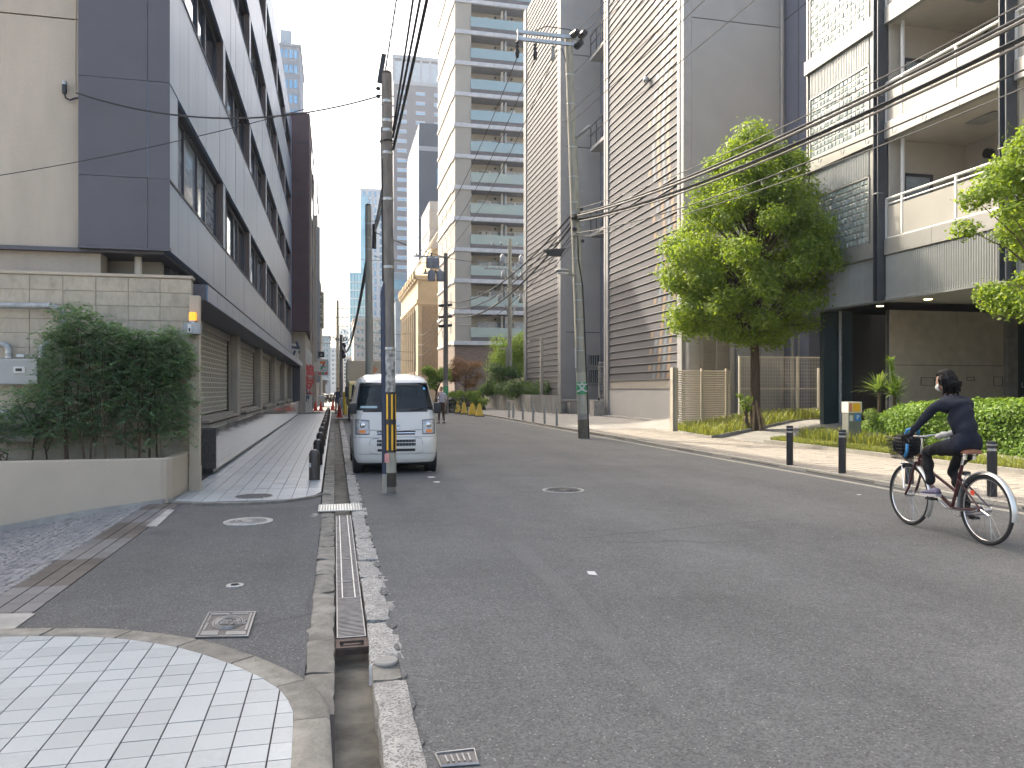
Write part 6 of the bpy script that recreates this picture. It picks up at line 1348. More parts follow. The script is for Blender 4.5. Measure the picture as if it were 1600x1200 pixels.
# big right pole
Ab = (*G(912.5, 685), 0); zA = lambda py: ZZ(py, Ab[0], Ab[1]); At = (Ab[0] - .5, Ab[1] + .0, zA(60)); ax = lambda z: Ab[0] - .5 * z / At[2]
PA = pole('utility_pole', 'tall leaning concrete pole with crossarm, street lamp and green school sign on the right kerb', Ab, At, .172, .115, M['conc_pole'], [zA(p) for p in (120, 165, 232, 278, 318, 405, 445, 470, 500, 528, 548, 625)])
sl_ = lambda a, c, m, n, e=.004: sleeve(PA, Ab, At, .172, .115, zA(a), zA(c), m, n, e)
sl_(684, 655, mat('old_concrete_band', (.15, .135, .105), .9, var=.25, scale=8), 'dark_base'); sl_(655, 646, M['conc'], 'pale_band'); sl_(646, 616, mat('pale_post_paint', (.42, .40, .33), .8, var=.08), 'pale_band', .003); sl_(616, 597, M['green'], 'green_band', .008); sl_(597, 582, mat('pale_post_paint', None), 'upper_pale_band', .005)
z = zA(606); vd = Vector((-Ab[0], -Ab[1], 0)).normalized(); c = Vector((ax(z), Ab[1], z)) + vd * .186; text_obj('school_mark', '文', .32, M['white'], c, (math.radians(90), 0, math.atan2(-vd.y, -vd.x) - math.pi / 2), PA, .012, bold=.008)
b = MB(); b.tube([(ax(z) + .11, Ab[1] - .14, z) for z in (0, .8, 1.6, 2.6, 3.8)] + [(ax(4.5) + .1, Ab[1] - .13, 4.6), (ax(5) - .02, Ab[1] - .15, 5.4), (ax(6), Ab[1] - .13, 6.2)], .022, 8); b.build('ground_cable', M['cable'], PA)
MB().tube([(ax(1.9) - .2, Ab[1] - .05, zA(575)), (ax(2.2) - .2, Ab[1] - .05, zA(543))], .02, 6).build('reflector', M['white'], PA)
# crossarm
zc1, zc2 = zA(63), zA(74)
for z, yy in ((zc1, -.1), (zc2, -.1)): MB().bb(ax(z) - 1.62, ax(z) + .35, Ab[1] + yy - .04, Ab[1] + yy + .04, z - .045, z + .045).build('crossarm', M['galv'], PA)
for u in (-1.6, -1.1, -.55): MB().tube([(ax(zc1) + u, Ab[1] - .15, zc1 + .05), (ax(zc1) + u, Ab[1] - .15, zc2 - .05)], .02, 6).build('arm_bolt', M['galv'], PA)
tips = []
for u in (-1.6, -1.05, -.5):
    x = ax(zc2) + u; MB().lathe([(.02, 0), (.07, -.06), (.03, -.1), (.07, -.18), (.03, -.22), (.08, -.32), (.04, -.5), (.001, -.52)], (x, Ab[1] - .0, zc2 - .02), 12).build('insulator', M['blackmetal'] if u != -.5 else M['galv_dull'], PA, 1); tips.append((x, Ab[1], zc2 - .5))
rt = []
for u, dz in ((.16, .16), (.4, .16), (.28, -.15)):
    x = ax(zc1) + u; MB().tube([(x - .05, Ab[1] - .1, zc1 - .1 + dz), (x + .02, Ab[1] - .35, zc1 - .08 + dz)], [.11, .09], 12).build('insulator', M['blackmetal'], PA, 60); rt.append((x, Ab[1] - .35, zc1 - .08 + dz))
b = MB(); b.tube([(ax(zc1) - 1.2, Ab[1], zc1 + .05), (ax(zc1) - .7, Ab[1], zc1 + .3), (ax(zc1), Ab[1], zc1 + .28), (ax(zc1) + .3, Ab[1] - .2, zc1 + .1)], .014, 6); b.tube([(ax(zc1) - .5, Ab[1], zc2 - .3), (ax(zc1) - .2, Ab[1], zc2 - .1), (ax(zc1) - .05, Ab[1], zc2 - .6)], .014, 6); b.build('jumper_wire', M['cable'], PA)
for py in (140, 160, 178, 187, 192, 250, 265, 300, 335): z = zA(py); s_ = -1 if py in (160, 187, 192) else 1; MB().tube([(ax(z), Ab[1], z), (ax(z) + s_ * .3, Ab[1] - .02, z)], .011, 6).build('step_bolt', M['galv_dull'], PA)
z = zA(218); MB().tube([(ax(z) + .08, Ab[1] - .1, z), (ax(z) + .4, Ab[1] - .5, z + .25)], .05, 8).build('side_bracket', M['galv_dull'], PA)
# street lamp
z = zA(432); lamp = MB(); lamp.tube([(ax(z) - .12, Ab[1] - .1, z), (ax(z) - .3, Ab[1] - .12, z + .06), (ax(z) - .55, Ab[1] - .14, z + .14)], [.03, .05, .06], 10); la = lamp.build('street_lamp', M['cladlight'], PA, 60)
MB().ell((ax(z) - .52, Ab[1] - .14, z + .13), (.24, .12, .055)).build('lamp_head', M['cladlight'], la, 1); MB().ell((ax(z) - .50, Ab[1] - .14, z + .06), (.18, .10, .05)).build('lamp_bowl', M['white'], la, 1)
# equipment cluster where the big bundle lands
for i in range(7): z = 6.0 + i * .16; a = i * 2.1; MB().box((ax(z) + .17 * math.cos(a), Ab[1] - .17 * abs(math.sin(a)), z), (.13, .12, .08), rz=a).build('cable_clamp', M['galv_dull'] if i % 2 else M['blackmetal'], PA)
def wire(pts, r, label, grp, m='cable', sag=0, n=14, name='overhead_cable', hang=False, waves=0):
    P = [Vector(p) for p in pts]; out = []
    for a, c in zip(P[:-1], P[1:]):
        for i in range(n): u = i / n; p = a.lerp(c, u); p.z -= 4 * sag * u * (1 - u); out.append(p)
    out.append(P[-1])
    o = MB().tube(out, r, 6).build(name, M[m]); tag(o, label, 'cable', grp)
    if hang:
        b = MB(); k = 0
        L_ = sum((q - p).length for p, q in zip(out[:-1], out[1:])); st_ = max(1, len(out) // max(1, int(L_ / hang)))
        for i in range(1, len(out) - 1, st_):
            p = out[i]; b.tube([p + Vector((0, .03, 0)), p + Vector((0, .03, -.07)), p + Vector((0, -.03, -.09)), p + Vector((0, -.05, -.04))], .006, 4, False)
        h = b.build('cable_hanger', M['galv_dull'], o); h['kind'] = 'stuff'
    return out
g_ = 'overhead cables along the right side of the street'
near = lambda x, z: (x, -9.5, z)
bund = [(.02, 6.95, 7.0, .009, 'cable_g', 1.15, 0, 'thin upper grey cable of the bundle passing over the tree'), (.05, 6.80, 6.85, .020, 'cable', 1.12, .6, 'thick upper cable with hangers in the bundle over the tree'), (-.03, 6.72, 6.75, .026, 'cable_g', 1.15, 0, 'thick grey middle cable in the bundle over the tree'), (.04, 6.62, 6.68, .030, 'cable', 1.2, .55, 'thickest black cable in the bundle over the tree'), (0, 6.55, 6.60, .018, 'cable_g', 1.22, 0, 'slim lower cable of the bundle over the tree'), (-.06, 6.20, 6.35, .012, 'cable', 1.25, .5, 'lowest cable with open hooks passing in front of the white balconies'), (.1, 6.1, 6.15, .008, 'cable_g', 1.2, 0, 'thin lowest grey cable beneath the hooked one')]
for i, (dx, z0, z1, r, mm_, sg, hg, lab) in enumerate(bund):
    wire([(ax(6.5) + dx, Ab[1] - .15, z0), (7.9 + dx * 2, -9.5, z1)], r, lab + (' on the right'), g_, mm_, sg, 60, hang=hg)
for i, (p, lab) in enumerate(zip(rt, ('leftmost high wire', 'middle high wire', 'right high wire'))): wire([p, (p[0] + .6 + .5 * i, -12, p[2] - .3)], .011, lab + ' leaving the crossarm of the big pole towards the viewer', g_, 'cable_g', .9, 20)
for i, (z, dx) in enumerate(((zA(187), -.2), (zA(200), -.15), (zA(218), .38))): wire([(ax(z) + dx, Ab[1] - .3, z), (8.0 + dx, -12, z + .3)], .010, 'thin pale wire landing %s on the upper shaft of the big pole' % ['highest', 'second', 'lowest'][i], g_, 'cable_g', .5, 20)
wire([(ax(9.6) + .05, Ab[1] - .1, zA(118)), (9.5, -12, zA(118) + 1)], .009, 'single wire fixed to the big pole just under the crossarm', g_, 'cable_g', .4, 20)
for i, p in enumerate(tips): wire([p, (P3p[0] - .2 - 1.6 + i * .8, P3p[1], P3p[2] - .1)], .011, '%s wire hanging from the crossarm insulators down to the far pole' % ['left', 'middle', 'right'][i], g_, 'cable', .9, 16)
for i, (dz, dz2, r) in enumerate(((6.8, 7.0, .03), (6.6, 6.7, .022), (6.45, 6.3, .035), (6.2, 5.9, .014))): wire([(ax(6.5) - .1, Ab[1] + .1, dz), (P3p[0], P3p[1], dz2)], r, '%s black cable from the big pole sagging to the far pole over the road' % ['topmost', 'second', 'thick third', 'lowest thin'][i], g_, 'cable', .9 + .15 * i, 20, hang=.5 if i == 1 else 0)
for i, (z0_, z1_) in enumerate(((zA(372), ZZ(420, P4p[0], P4p[1])), (zA(380), ZZ(455, P4p[0], P4p[1])))): wire([(ax(6) - .1, Ab[1] + .1, z0_), (P4p[0], P4p[1], z1_)], .012, '%s thin cable from the big pole to the pole before the apartment' % ['upper', 'lower'][i], g_, 'cable', .8, 16)
# dark cable shield hanging left of the big pole
z = zA(393); x = ax(z) - .72; yy = Ab[1] + .1
b = MB(); pts = [(-.3, .02), (.42, .09), (.27, -.1), (.27, -.16), (.02, -.17), (-.12, -.15)]; b.add([(x + p[0] * 1.0, yy - .03, z + p[1]) for p in pts] + [(x + p[0], yy + .05, z + p[1]) for p in pts], [tuple(range(6)), tuple(range(6, 12))[::-1]] + [(i, (i + 1) % 6, 6 + (i + 1) % 6, 6 + i) for i in range(6)])
o = b.build('cable_shield', M['cable']); tag(o, 'black sagging cable shield hung beside the big pole over the road', 'cable shield')
wire([(x + .42, yy, z + .09), (ax(z) - .12, Ab[1], z + .14)], .01, 'short wire tying the black shield to the big pole', g_, 'cable', 0, 3)
g2_ = 'cables of the central pole'
for i, (zs, x1, z1, zp, r, sg) in enumerate(((zc_(235), .875, 5.30, 7.6, .018, 0), (zc_(215), .83, 5.42, 7.9, .014, 0), (zc_(205), .80, 5.72, 8.4, .013, 0), (zc_(112), .745, 6.4, 8.2, .010, 0), (zc_(117), .76, 6.25, 7.8, .006, 0))):
    x0_ = xz(zs) + (.08 if i < 3 else -.02 * (i == 3)); yy1 = 7.3
    wire([(x0_, cb[1] - .05, zs), (x1, yy1, z1), (x1 + .12, -6, z1 + (z1 - zs) * 1.9)], r, '%s cable rising from the striped central pole overhead' % ['thickest', 'second thick', 'slim middle', 'hooked leftmost', 'thinnest'][i], g2_, 'cable', .03, 14, hang=.5 if i == 3 else 0)
b0 = (XY(119, 12.7), 12.7, ZZ(145, XY(119, 12.7), 12.7))
wire([(xz(5.6) - .12, cb[1], zc_(152)), b0], .012, 'sagging cable between the central pole and the bracket on the beige wall', g2_, 'cable', .35, 24)
xe = XY(-60, 12.85); wire([(xz(5.7) - .12, cb[1], zc_(139)), (xe, 12.85, ZZ(283, xe, 12.85))], .006, 'thin cable from the central pole crossing the dark cladding to the far left', g2_, 'cable', .12, 24)
for i, (z0_, z1_) in enumerate(((zc_(262), ZZ(347, d2x, d2y)), (zc_(268), ZZ(352, d2x, d2y)), (zc_(280), ZZ(358, d2x, d2y)))): wire([(xz(4.8) - .03 + .02 * i, cb[1] + .1, z0_), (d2x + .14, d2y, z1_)], .014, '%s twisted cable between the central pole and the second pole' % ['upper', 'middle', 'lower'][i], g2_, 'cable', .12, 20, hang=.3)
wire([(d2x - .05, d2y + .1, ZZ(395, d2x, d2y)), (Ep[0] + .1, Ep[1], ZZ(540, Ep[0], Ep[1]))], .05, 'thick black cable drooping from the second pole to the dark distant pole', g2_, 'cable', 1.5, 24)
wire([(d2x, d2y + .1, ZZ(400, d2x, d2y)), (Ep[0] + .1, Ep[1], ZZ(530, Ep[0], Ep[1]))], .02, 'thinner cable running above the thick one to the dark distant pole', g2_, 'cable', 1.2, 24)
wire([(d2x + .12, d2y, ZZ(362, d2x, d2y)), (P4p[0], P4p[1], ZZ(398, *P4p[:2]))], .014, 'upper cable crossing the street from the second pole to the apartment pole', g2_, 'cable', .7, 24)
wire([(d2x + .12, d2y, ZZ(400, d2x, d2y)), (P3p[0], P3p[1], ZZ(408, *P3p[:2]))], .009, 'thin cable crossing the street from the second pole to the far transformer pole', g2_, 'cable', .15, 24)
wire([(-1.5, 52, ZZ(530, -1.5, 52)), (Ep[0], Ep[1], ZZ(533, *Ep[:2]))], .02, 'cable from the sign tower corner to the dark distant pole', g2_, 'cable', .25, 16)
wire([(-1.5, 120, ZZ(400, -1.5, 120)), (25, 120, ZZ(407, 25, 120))], .05, 'distant pale cable spanning the street high above the truck', g2_, 'cable_g', .6, 20)
for i, (za, zb) in enumerate(((500, 560), (510, 590), (520, 604))): wire([(Fp[0], Fp[1], ZZ(za, *Fp[:2])), (9.9, 100, ZZ(zb - 40, 9.9, 100))], .025, '%s distant cable from the tall thin pole across the street' % ['upper', 'middle', 'lower'][i], g2_, 'cable', .8, 14)
for i in range(3): wire([(P3p[0], P3p[1], ZZ(470 + 14 * i, *P3p[:2])), (10, 96, ZZ(520 + 16 * i, 10, 96))], .02, '%s cable from the far transformer pole to the stone building' % ['upper', 'middle', 'lower'][i], g2_, 'cable', 1.0, 14)

# ================================================================ VAN
vx, vy = 1.06, 13.62
van = thing('parked_van', 'white kei minivan parked facing the viewer beside the granite kerb', 'van', (vx, vy, 0))
def lerpT(tb, z):
    for (a, fa), (c, fc) in zip(tb[:-1], tb[1:]):
        if z <= c: u = max(0, (z - a) / (c - a)); return fa + (fc - fa) * u
    return tb[-1][1]
FT = [(.2, .05), (.24, .02), (.45, 0), (.64, .015), (.67, .045), (.80, .075), (.95, .12), (1.10, .19), (1.58, .56), (1.66, .65), (1.72, .78), (1.77, 1.05), (1.80, 1.5)]
WT = [(.2, .69), (.30, .725), (.5, .737), (1.0, .737), (1.12, .725), (1.58, .645), (1.66, .625), (1.72, .58), (1.77, .48), (1.80, .30)]
RT = [(.2, 3.34), (.5, 3.38), (1.1, 3.37), (1.6, 3.25), (1.72, 3.15), (1.80, 2.8)]
def fy(u, z, bow=.09): return lerpT(FT, z) + bow * abs(u) ** 2.2 + .13 * max(0, (abs(u) - .86) / .14) ** 2
def fp(u, z, off_=0): return (u * lerpT(WT, z), fy(u, z) - off_, z)
us = [-1, -.985, -.955, -.91, -.8, -.6, -.35, 0, .35, .6, .8, .91, .955, .985, 1]
zl = [.2, .24, .3, .38, .45, .55, .63, .66, .69, .8, .9, 1.0, 1.08, 1.12, 1.25, 1.4, 1.55, 1.6, 1.66, 1.69, 1.72, 1.75, 1.77, 1.79, 1.80]
vs = []; fs = []; nring = len(us) + 8
for z in zl:
    w, rr = lerpT(WT, z), lerpT(RT, z); ring = [fp(u, z) for u in us]; y0_ = ring[-1][1]
    ring += [(w, y0_ + (rr - y0_) * q, z) for q in (.33, .66, .95)] + [(w * .9, rr, z), (-w * .9, rr, z)] + [(-w, y0_ + (rr - y0_) * q, z) for q in (.95, .66, .33)]
    vs += ring
for i in range(len(zl) - 1):
    for k in range(nring):
        if zl[i] >= 1.115 and zl[i + 1] <= 1.61 and 2 <= k <= 11: continue
        fs.append((i * nring + k, i * nring + (k + 1) % nring, (i + 1) * nring + (k + 1) % nring, (i + 1) * nring + k))
fs.append(tuple((len(zl) - 1) * nring + k for k in range(nring))); fs.append(tuple(range(nring))[::-1])
MB().add(vs, fs).build('body', M['vanwhite'], van, 38, local=True)
def patch(nm, u0, u1, z0, z1, off_, m, parent=van, nu=10, nz=4, fn=None, thick=.006, sm=40):
    b = MB(); vs = []; fs = []
    for j in range(nz + 1):
        for i in range(nu + 1):
            u = u0 + (u1 - u0) * i / nu; z = z0 + (z1 - z0) * j / nz
            if fn: u, z = fn(i / nu, j / nz)
            vs.append(fp(u, z, off_))
    for j in range(nz):
        for i in range(nu): a = j * (nu + 1) + i; fs.append((a, a + 1, a + nu + 2, a + nu + 1))
    return b.add(vs, fs).build(nm, m, parent, sm, local=True)
wsg = mat('windshield_glass', (.02, .03, .038), .03, var=.05, spec=.6)
ws = patch('windshield', -.965, .965, 1.11, 1.61, .003, glassmat('van_glass', (.03, .045, .05), .42), nz=6)
for (u0_, u1_, za_, zb_) in ((-.97, .97, 1.10, 1.15), (-.97, .97, 1.565, 1.615), (-.97, -.925, 1.15, 1.565), (.925, .97, 1.15, 1.565)): patch('windshield_border', u0_, u1_, za_, zb_, .006, M['black'])
b = MB(); X0, Y0i, Y1i, Z0i, Z1i = .60, .30, 2.3, .75, 1.62; b.add([(-X0 - .08, Y0i, Z0i), (X0 + .08, Y0i, Z0i), (X0 + .08, Y1i, Z0i), (-X0 - .08, Y1i, Z0i), (-X0, .62, Z1i), (X0, .62, Z1i), (X0, Y1i, Z1i), (-X0, Y1i, Z1i)], [(0, 1, 2, 3), (4, 5, 6, 7), (0, 3, 7, 4), (1, 2, 6, 5), (2, 3, 7, 6)]); b.build('interior_lining', mat('van_lining', (.06, .06, .065), .9), van, local=True)
MB().add([(-.66, .30, 1.08), (.66, .30, 1.08), (.66, .62, 1.16), (-.66, .62, 1.16), (.66, .66, .9), (-.66, .66, .9)], [(0, 1, 2, 3), (3, 2, 4, 5)]).build('dashboard', mat('dash_grey', (.10, .10, .10), .7), van, local=True)
seatm = mat('seat_cloth', (.13, .13, .14), .9)
for sx in (-.33, .33):
    st_ = MB().box((sx, 1.12, 1.06), (.46, .14, .62), rx=-.15).build('seat', seatm, van, local=True, bevel=.04); MB().box((sx, 1.19, 1.43), (.24, .09, .17)).build('headrest', seatm, st_, local=True, bevel=.03)
w_ = MB(); w_.torus((0, 0, 0), .18, .013, 'z', 26, 6); R_ = Euler((math.radians(-55), 0, 0)).to_matrix(); w_.v = [tuple(R_ @ Vector(v) + Vector((-.33, .72, 1.17))) for v in w_.v]; w_.build('steering_wheel', M['black'], van, local=True)
MB().box((0, .60, 1.50), (.2, .02, .06)).build('room_mirror', M['black'], van, local=True, bevel=.005)
inn = mat('reflection_tint', (.30, .42, .45), .3); patch('painted_reflection', -.86, -.45, 1.16, 1.20, .014, inn)  # pale patch paints a reflection onto the windshield
patch('cowl', -.95, .95, 1.095, 1.14, .006, M['black'], nz=1); 
for s_ in (0, 1):
    u0 = -.62 + s_ * .95; b = MB(); b.tube([fp(u0, 1.12, .03), fp(u0 + .25, 1.15, .03), fp(u0 + .62, 1.185, .025)], .009, 6); b.build('wiper', M['black'], van, local=True)
seam = lambda nm, pts, r=.004, m=None: MB().tube([fp(u, z, .001) for u, z in pts], r, 5).build(nm, m or mat('van_seam', (.12, .12, .12), .6), van, local=True)
seam('hood_seam', [(u, .80 - .045 * (1 - abs(u)) + 0) for u in np.linspace(-.86, .86, 25)])
seam('bumper_seam', [(u, .655) for u in np.linspace(-.99, .99, 29)], .003); seam('hood_side_seam', [(-.80, 1.08), (-.86, .97)], .003)
seam('lip_seam', [(u, .36) for u in np.linspace(-.97, .97, 25)], .003); seam('left_pocket_seam', [(-.56, .6), (-.54, .63), (-.40, .63)], .003)
seam('fog_seam', [(.42, .36), (.63, .38), (.63, .56), (.60, .63), (.42, .64)], .003); seam('fog_seam', [(-.42, .36), (-.63, .38), (-.63, .56), (-.60, .63), (-.42, .64)], .003)
for (z0, z1, w) in ((.735, .76, .46), (.695, .72, .45), (.565, .61, .46), (.50, .55, .46), (.405, .45, .45)): patch('grille_slot', -w, w, z0, z1, .004, M['black'], nz=1)
patch('chrome_bar', -.44, .44, .721, .733, .008, M['chrome'], nz=1)
for k in range(13): u = -.42 + k * .07; patch('grille_rib', u, u + .006, .50, .61, .007, M['galv_dull'], nu=1, nz=1)
hg = mat('headlamp_glass', (.42, .42, .41), .08, var=.3, scale=18, spec=1, coat=1)
for s_ in (-1, 1):
    q = lambda i, j, s_=s_: (s_ * (.63 + .325 * i), .70 + (.25 + .02 * i) * j - .02 * (1 - i) * (1 - j) * 0)
    h = patch('headlight', 0, 0, 0, 0, .006, M['winframe'], fn=q); q2 = lambda i, j, s_=s_: (s_ * (.645 + .29 * i), .715 + (.22 + .02 * i) * j); patch('lens', 0, 0, 0, 0, .012, hg, parent=h, fn=q2)
    q3 = lambda i, j, s_=s_: (s_ * (.72 + .15 * i), .725 + .06 * j); patch('indicator', 0, 0, 0, 0, .016, mat('indicator_amber', (.75, .25, .05), .2), parent=h, fn=q3)
    p = fp(s_ * .78, .86, .012); b = MB(); b.ell(p, (.055, .02, .055)); b.build('reflector', M['chrome'], h, 1, local=True)
    # mirror
    mx = s_ * .745; b = MB(); b.box((mx, .20, 1.16), (.12, .09, .20)); mm = b.build('mirror', M['black'], van, 40, local=True, bevel=.025); MB().tube([(s_ * .68, .36, 1.10), (mx, .22, 1.12)], .02, 6).build('mirror_arm', M['black'], mm, local=True)
    # side windows, door seams, wheels
    b = MB(); wz = lambda z: s_ * (lerpT(WT, z) + .004)
    for a, c in ((.62, 1.25), (1.32, 2.2), (2.28, 3.1)): b.add([(wz(1.14), a - .12 * (a < .7), 1.14), (wz(1.14), c, 1.14), (wz(1.54), c, 1.54), (wz(1.54), a + .12 * (a < .7), 1.54)], [(0, 1, 2, 3)])
    b.build('side_window', wsg, van, local=True)
    b = MB()
    for yy in (.52, 1.28, 2.24): b.tube([(s_ * .739, yy, .3), (s_ * .739, yy, 1.1)], .004, 4)
    b.tube([(s_ * .739, .5, .28), (s_ * .739, 2.9, .28)], .004, 4); b.tube([(s_ * .739, 1.3, 1.02), (s_ * .739, 2.9, 1.02)], .006, 4); b.build('door_seam', M['black'], van, local=True)
    for yy in (1.12, 1.5): MB().box((s_ * .745, yy, .95), (.02, .12, .03)).build('door_handle', M['white'], van, local=True, bevel=.004)
    for yy in (.52, 2.92):
        b = MB(); b.tube([(s_ * .56, yy, .27), (s_ * .705, yy, .27)], .27, 28); w = b.build('wheel', M['rubber'], van, 40, local=True); MB().tube([(s_ * .70, yy, .27), (s_ * .712, yy, .27)], .17, 20).build('rim', M['galv'], w, 40, local=True)
        MB().tube([(s_ * .60, yy, .28), (s_ * .7385, yy, .28)], .305, 28).build('wheel_arch', M['black'], van, 40, local=True)
MB().box((0, 1.7, .22), (1.3, 3.0, .12)).build('underbody', M['black'], van, local=True)
MB().add([fp(u, .2, -.02) for u in (-.8, .8)] + [(.6, .35, .12), (-.6, .35, .12)], [(0, 1, 2, 3)]).build('air_dam', M['black'], van, local=True)
# emblem: angular S on the nose
S_ = [(.03, .045), (-.03, .045), (-.045, .02), (.0, .0), (-.045, -.018), (-.03, -.045), (.03, -.045), (.045, -.02), (0, .0), (.045, .018)]
S1 = [(.045, .025), (.0, .055), (-.05, .022), (.01, -.012), (.045, -.028), (.012, -.03), (-.022, -.008), (-.005, .0)]
b = MB(); z0 = .845
for pts in ([(.0, .055), (.05, .02), (.022, .012), (.0, .027), (-.022, .012), (.05, -.022), (.0, -.055), (-.05, -.02), (-.022, -.012), (.0, -.027), (.022, -.012), (-.05, .022)],):
    n = len(pts); f = [(p[0] * .9, fy(0, z0 + p[1]) - .012, z0 + p[1]) for p in pts]; g = [(p[0], p[1] + .008, p[2]) for p in f]; b.add(f + g, [(0, 1, 2, 3, 4, 5, 6, 7, 8, 9, 10, 11)] + [(i, (i + 1) % n, n + (i + 1) % n, n + i) for i in range(n)])
o = b.build('emblem', M['chrome'], van, local=True); o.location = (.03, 0, 0)
patch('inspection_sticker', .80, .86, 1.49, 1.53, .013, mat('sticker_blue', (.1, .4, .7), .5), nu=1, nz=1)
# interior seats visible dim
# ================================================================ TRUCK
tx, ty = .56, 34.6
tr = thing('delivery_truck', 'parked truck with cream cargo box and yellow striped cab behind the van', 'truck', (tx + .95, ty, 0))
zt = ZZ(563, tx, ty + 1.7); boxm = mat('cargo_cream', (.52, .44, .34), .5, var=.04, scale=2)
MB().bb(tx, tx + 1.95, ty + 1.7, ty + 6, .75, zt).build('cargo_box', boxm, tr, bevel=.03); MB().bb(tx - .01, tx + .04, ty + 1.685, ty + 1.72, .75, zt).build('corner_post', M['taupe'], tr)
zc0 = ZZ(595, tx, ty); prof = [(0, .45), (0, 1.05), (.28, zc0 - .12), (.45, zc0), (1.6, zc0), (1.6, .45)]
b = MB(); n = len(prof); L0 = [(tx + .06, ty + p[0], p[1]) for p in prof]; L1 = [(tx + 1.82, ty + p[0], p[1]) for p in prof]; b.add(L0 + L1, [tuple(range(n)), tuple(range(n, 2 * n))[::-1]] + [(i, (i + 1) % n, n + (i + 1) % n, n + i) for i in range(n)])
b.build('cab', mat('cab_yellow', (.55, .42, .13), .35), tr, bevel=.02)
b = MB(); b.add([(tx + .14, ty + .02, 1.1), (tx + 1.74, ty + .02, 1.1), (tx + 1.68, ty + .255, zc0 - .18), (tx + .2, ty + .255, zc0 - .18)], [(0, 1, 2, 3)]); b.build('windshield', wsg, tr)
MB().bb(tx + .05, tx + 1.83, ty - .05, ty + .02, .42, .68).build('bumper', M['black'], tr, bevel=.01); MB().bb(tx + .1, tx + .38, ty - .03, ty + .0, .78, .93).build('headlight', hg, tr); MB().bb(tx + 1.5, tx + 1.78, ty - .03, ty + .0, .78, .93).build('headlight', hg, tr); MB().bb(tx + .06, tx + 1.82, ty - .02, ty - .002, .94, 1.06).build('dark_band', M['black'], tr)
MB().bb(tx - .12, tx + .03, ty - .1, ty - .02, 1.15, 1.6).build('mirror', M['black'], tr)
for s_ in (.1, 1.45):
    for yy in (.6, 4.8): b = MB(); b.tube([(tx + s_, ty + yy, .36), (tx + s_ + .28, ty + yy, .36)], .36, 24); w = b.build('wheel', M['rubber'], tr, 40); MB().tube([(tx + s_ - .01, ty + yy, .36), (tx + s_, ty + yy, .36)], .2, 16).build('rim', M['galv_dull'], w, 40)
MB().bb(tx + .2, tx + 1.7, ty + .5, ty + 6, .5, .74).build('chassis', M['black'], tr)
xl = AT(582, DD(tx + 1.2, ty + 1.7))[0]; zl_ = ZZ(583, xl, ty + 1.7); text_obj('lettering', 'INO', .34, mat('logo_grey', (.09, .09, .10), .5), (xl, ty + 1.68, zl_ - .18), (math.radians(90), 0, 0), tr, .004, bold=.004)
b = MB(); b.add([(xl + .28 * math.cos(a) * (1 if a < 4 else .7), ty + 1.685, zl_ + .12 + .2 * math.sin(a)) for a in np.linspace(.5, 5.2, 16)], [tuple(range(16))]); b.build('logo_disc', mat('logo_orange', (.60, .28, .16), .5), tr)
# ================================================================ BICYCLE
bR = .338; bm_ = (*toW((1541 - 800) / 1200 * 7.38, 7.38), 0); bf = (*toW((1421 - 800) / 1200 * 8.49, 8.49), 0)
mid = ((bm_[0] + bf[0]) / 2, (bm_[1] + bf[1]) / 2, .002); brz = math.atan2(bf[1] - bm_[1], bf[0] - bm_[0])
bk = thing('bicycle', 'maroon and black city bicycle with silver mudguards and front basket ridden across the road', 'bicycle', mid, brz)
Rw, Fw = (-.56, 0, bR), (.56, 0, bR)
for c in (Rw, Fw):
    w = MB().torus(c, bR - .019, .019, 'y', 48, 8).build('wheel', M['rubber'], bk, 1, local=True); MB().torus(c, bR - .040, .009, 'y', 48, 6).build('rim', M['chrome'], w, 1, local=True)
    MB().tube([(c[0], -.045, c[2]), (c[0], .045, c[2])], .026, 12).build('hub', M['chrome'], w, local=True); b = MB()
    for k in range(28):
        a = k * 2 * math.pi / 28; s_ = 1 if k % 2 else -1; a2 = a + .35 * (1 if (k // 2) % 2 else -1); b.tube([(c[0] + .024 * math.cos(a2), s_ * .03, c[2] + .024 * math.sin(a2)), (c[0] + (bR - .045) * math.cos(a), 0, c[2] + (bR - .045) * math.sin(a))], .0013, 4, False)
    b.build('spokes', M['chrome'], w, local=True)
def fender(c, a0, a1, nm):
    b = MB(); n = 22; vs = []; fs = []; prof = [(-.03, -.012), (-.02, .004), (0, .010), (.02, .004), (.03, -.012)]
    for i in range(n + 1):
        a = a0 + (a1 - a0) * i / n
        for (yy, dr) in prof: r = bR + .022 + dr; vs.append((c[0] + r * math.cos(a), yy, c[2] + r * math.sin(a)))
    for i in range(n):
        for k in range(4): fs.append((i * 5 + k, i * 5 + k + 1, (i + 1) * 5 + k + 1, (i + 1) * 5 + k))
    return b.add(vs, fs).build(nm, M['fender'], bk, 1, local=True)
fender(Rw, math.radians(-5), math.radians(190) - math.radians(0), 'mudguard').rotation_euler = (0, 0, 0)
fender(Fw, math.radians(60), math.radians(215), 'mudguard')
BBk = (-.10, 0, .285); ST = (-.245, 0, .74); HT_ = (.375, 0, .80); HB = (.42, 0, .62)
tubes = [((BBk, ST), .016, 'seat_tube', 'redframe'), (((-.09, 0, .30), (.15, 0, .44), HB), .018, 'down_tube', 'redframe'), (((-.16, 0, .46), (.16, 0, .60), (.385, 0, .745)), .015, 'top_tube', 'redframe'), ((HB, HT_), .019, 'head_tube', 'redframe')]
for p, r, nm, m_ in tubes: MB().tube(p, r, 10).build(nm, M[m_], bk, 60, local=True)
b = MB(); 
for s_ in (-1, 1): b.tube([(BBk[0], s_ * .03, BBk[2]), (Rw[0], s_ * .06, Rw[2])], .010, 8); b.tube([(-.2, s_ * .02, .60), (Rw[0], s_ * .06, Rw[2])], .009, 8)
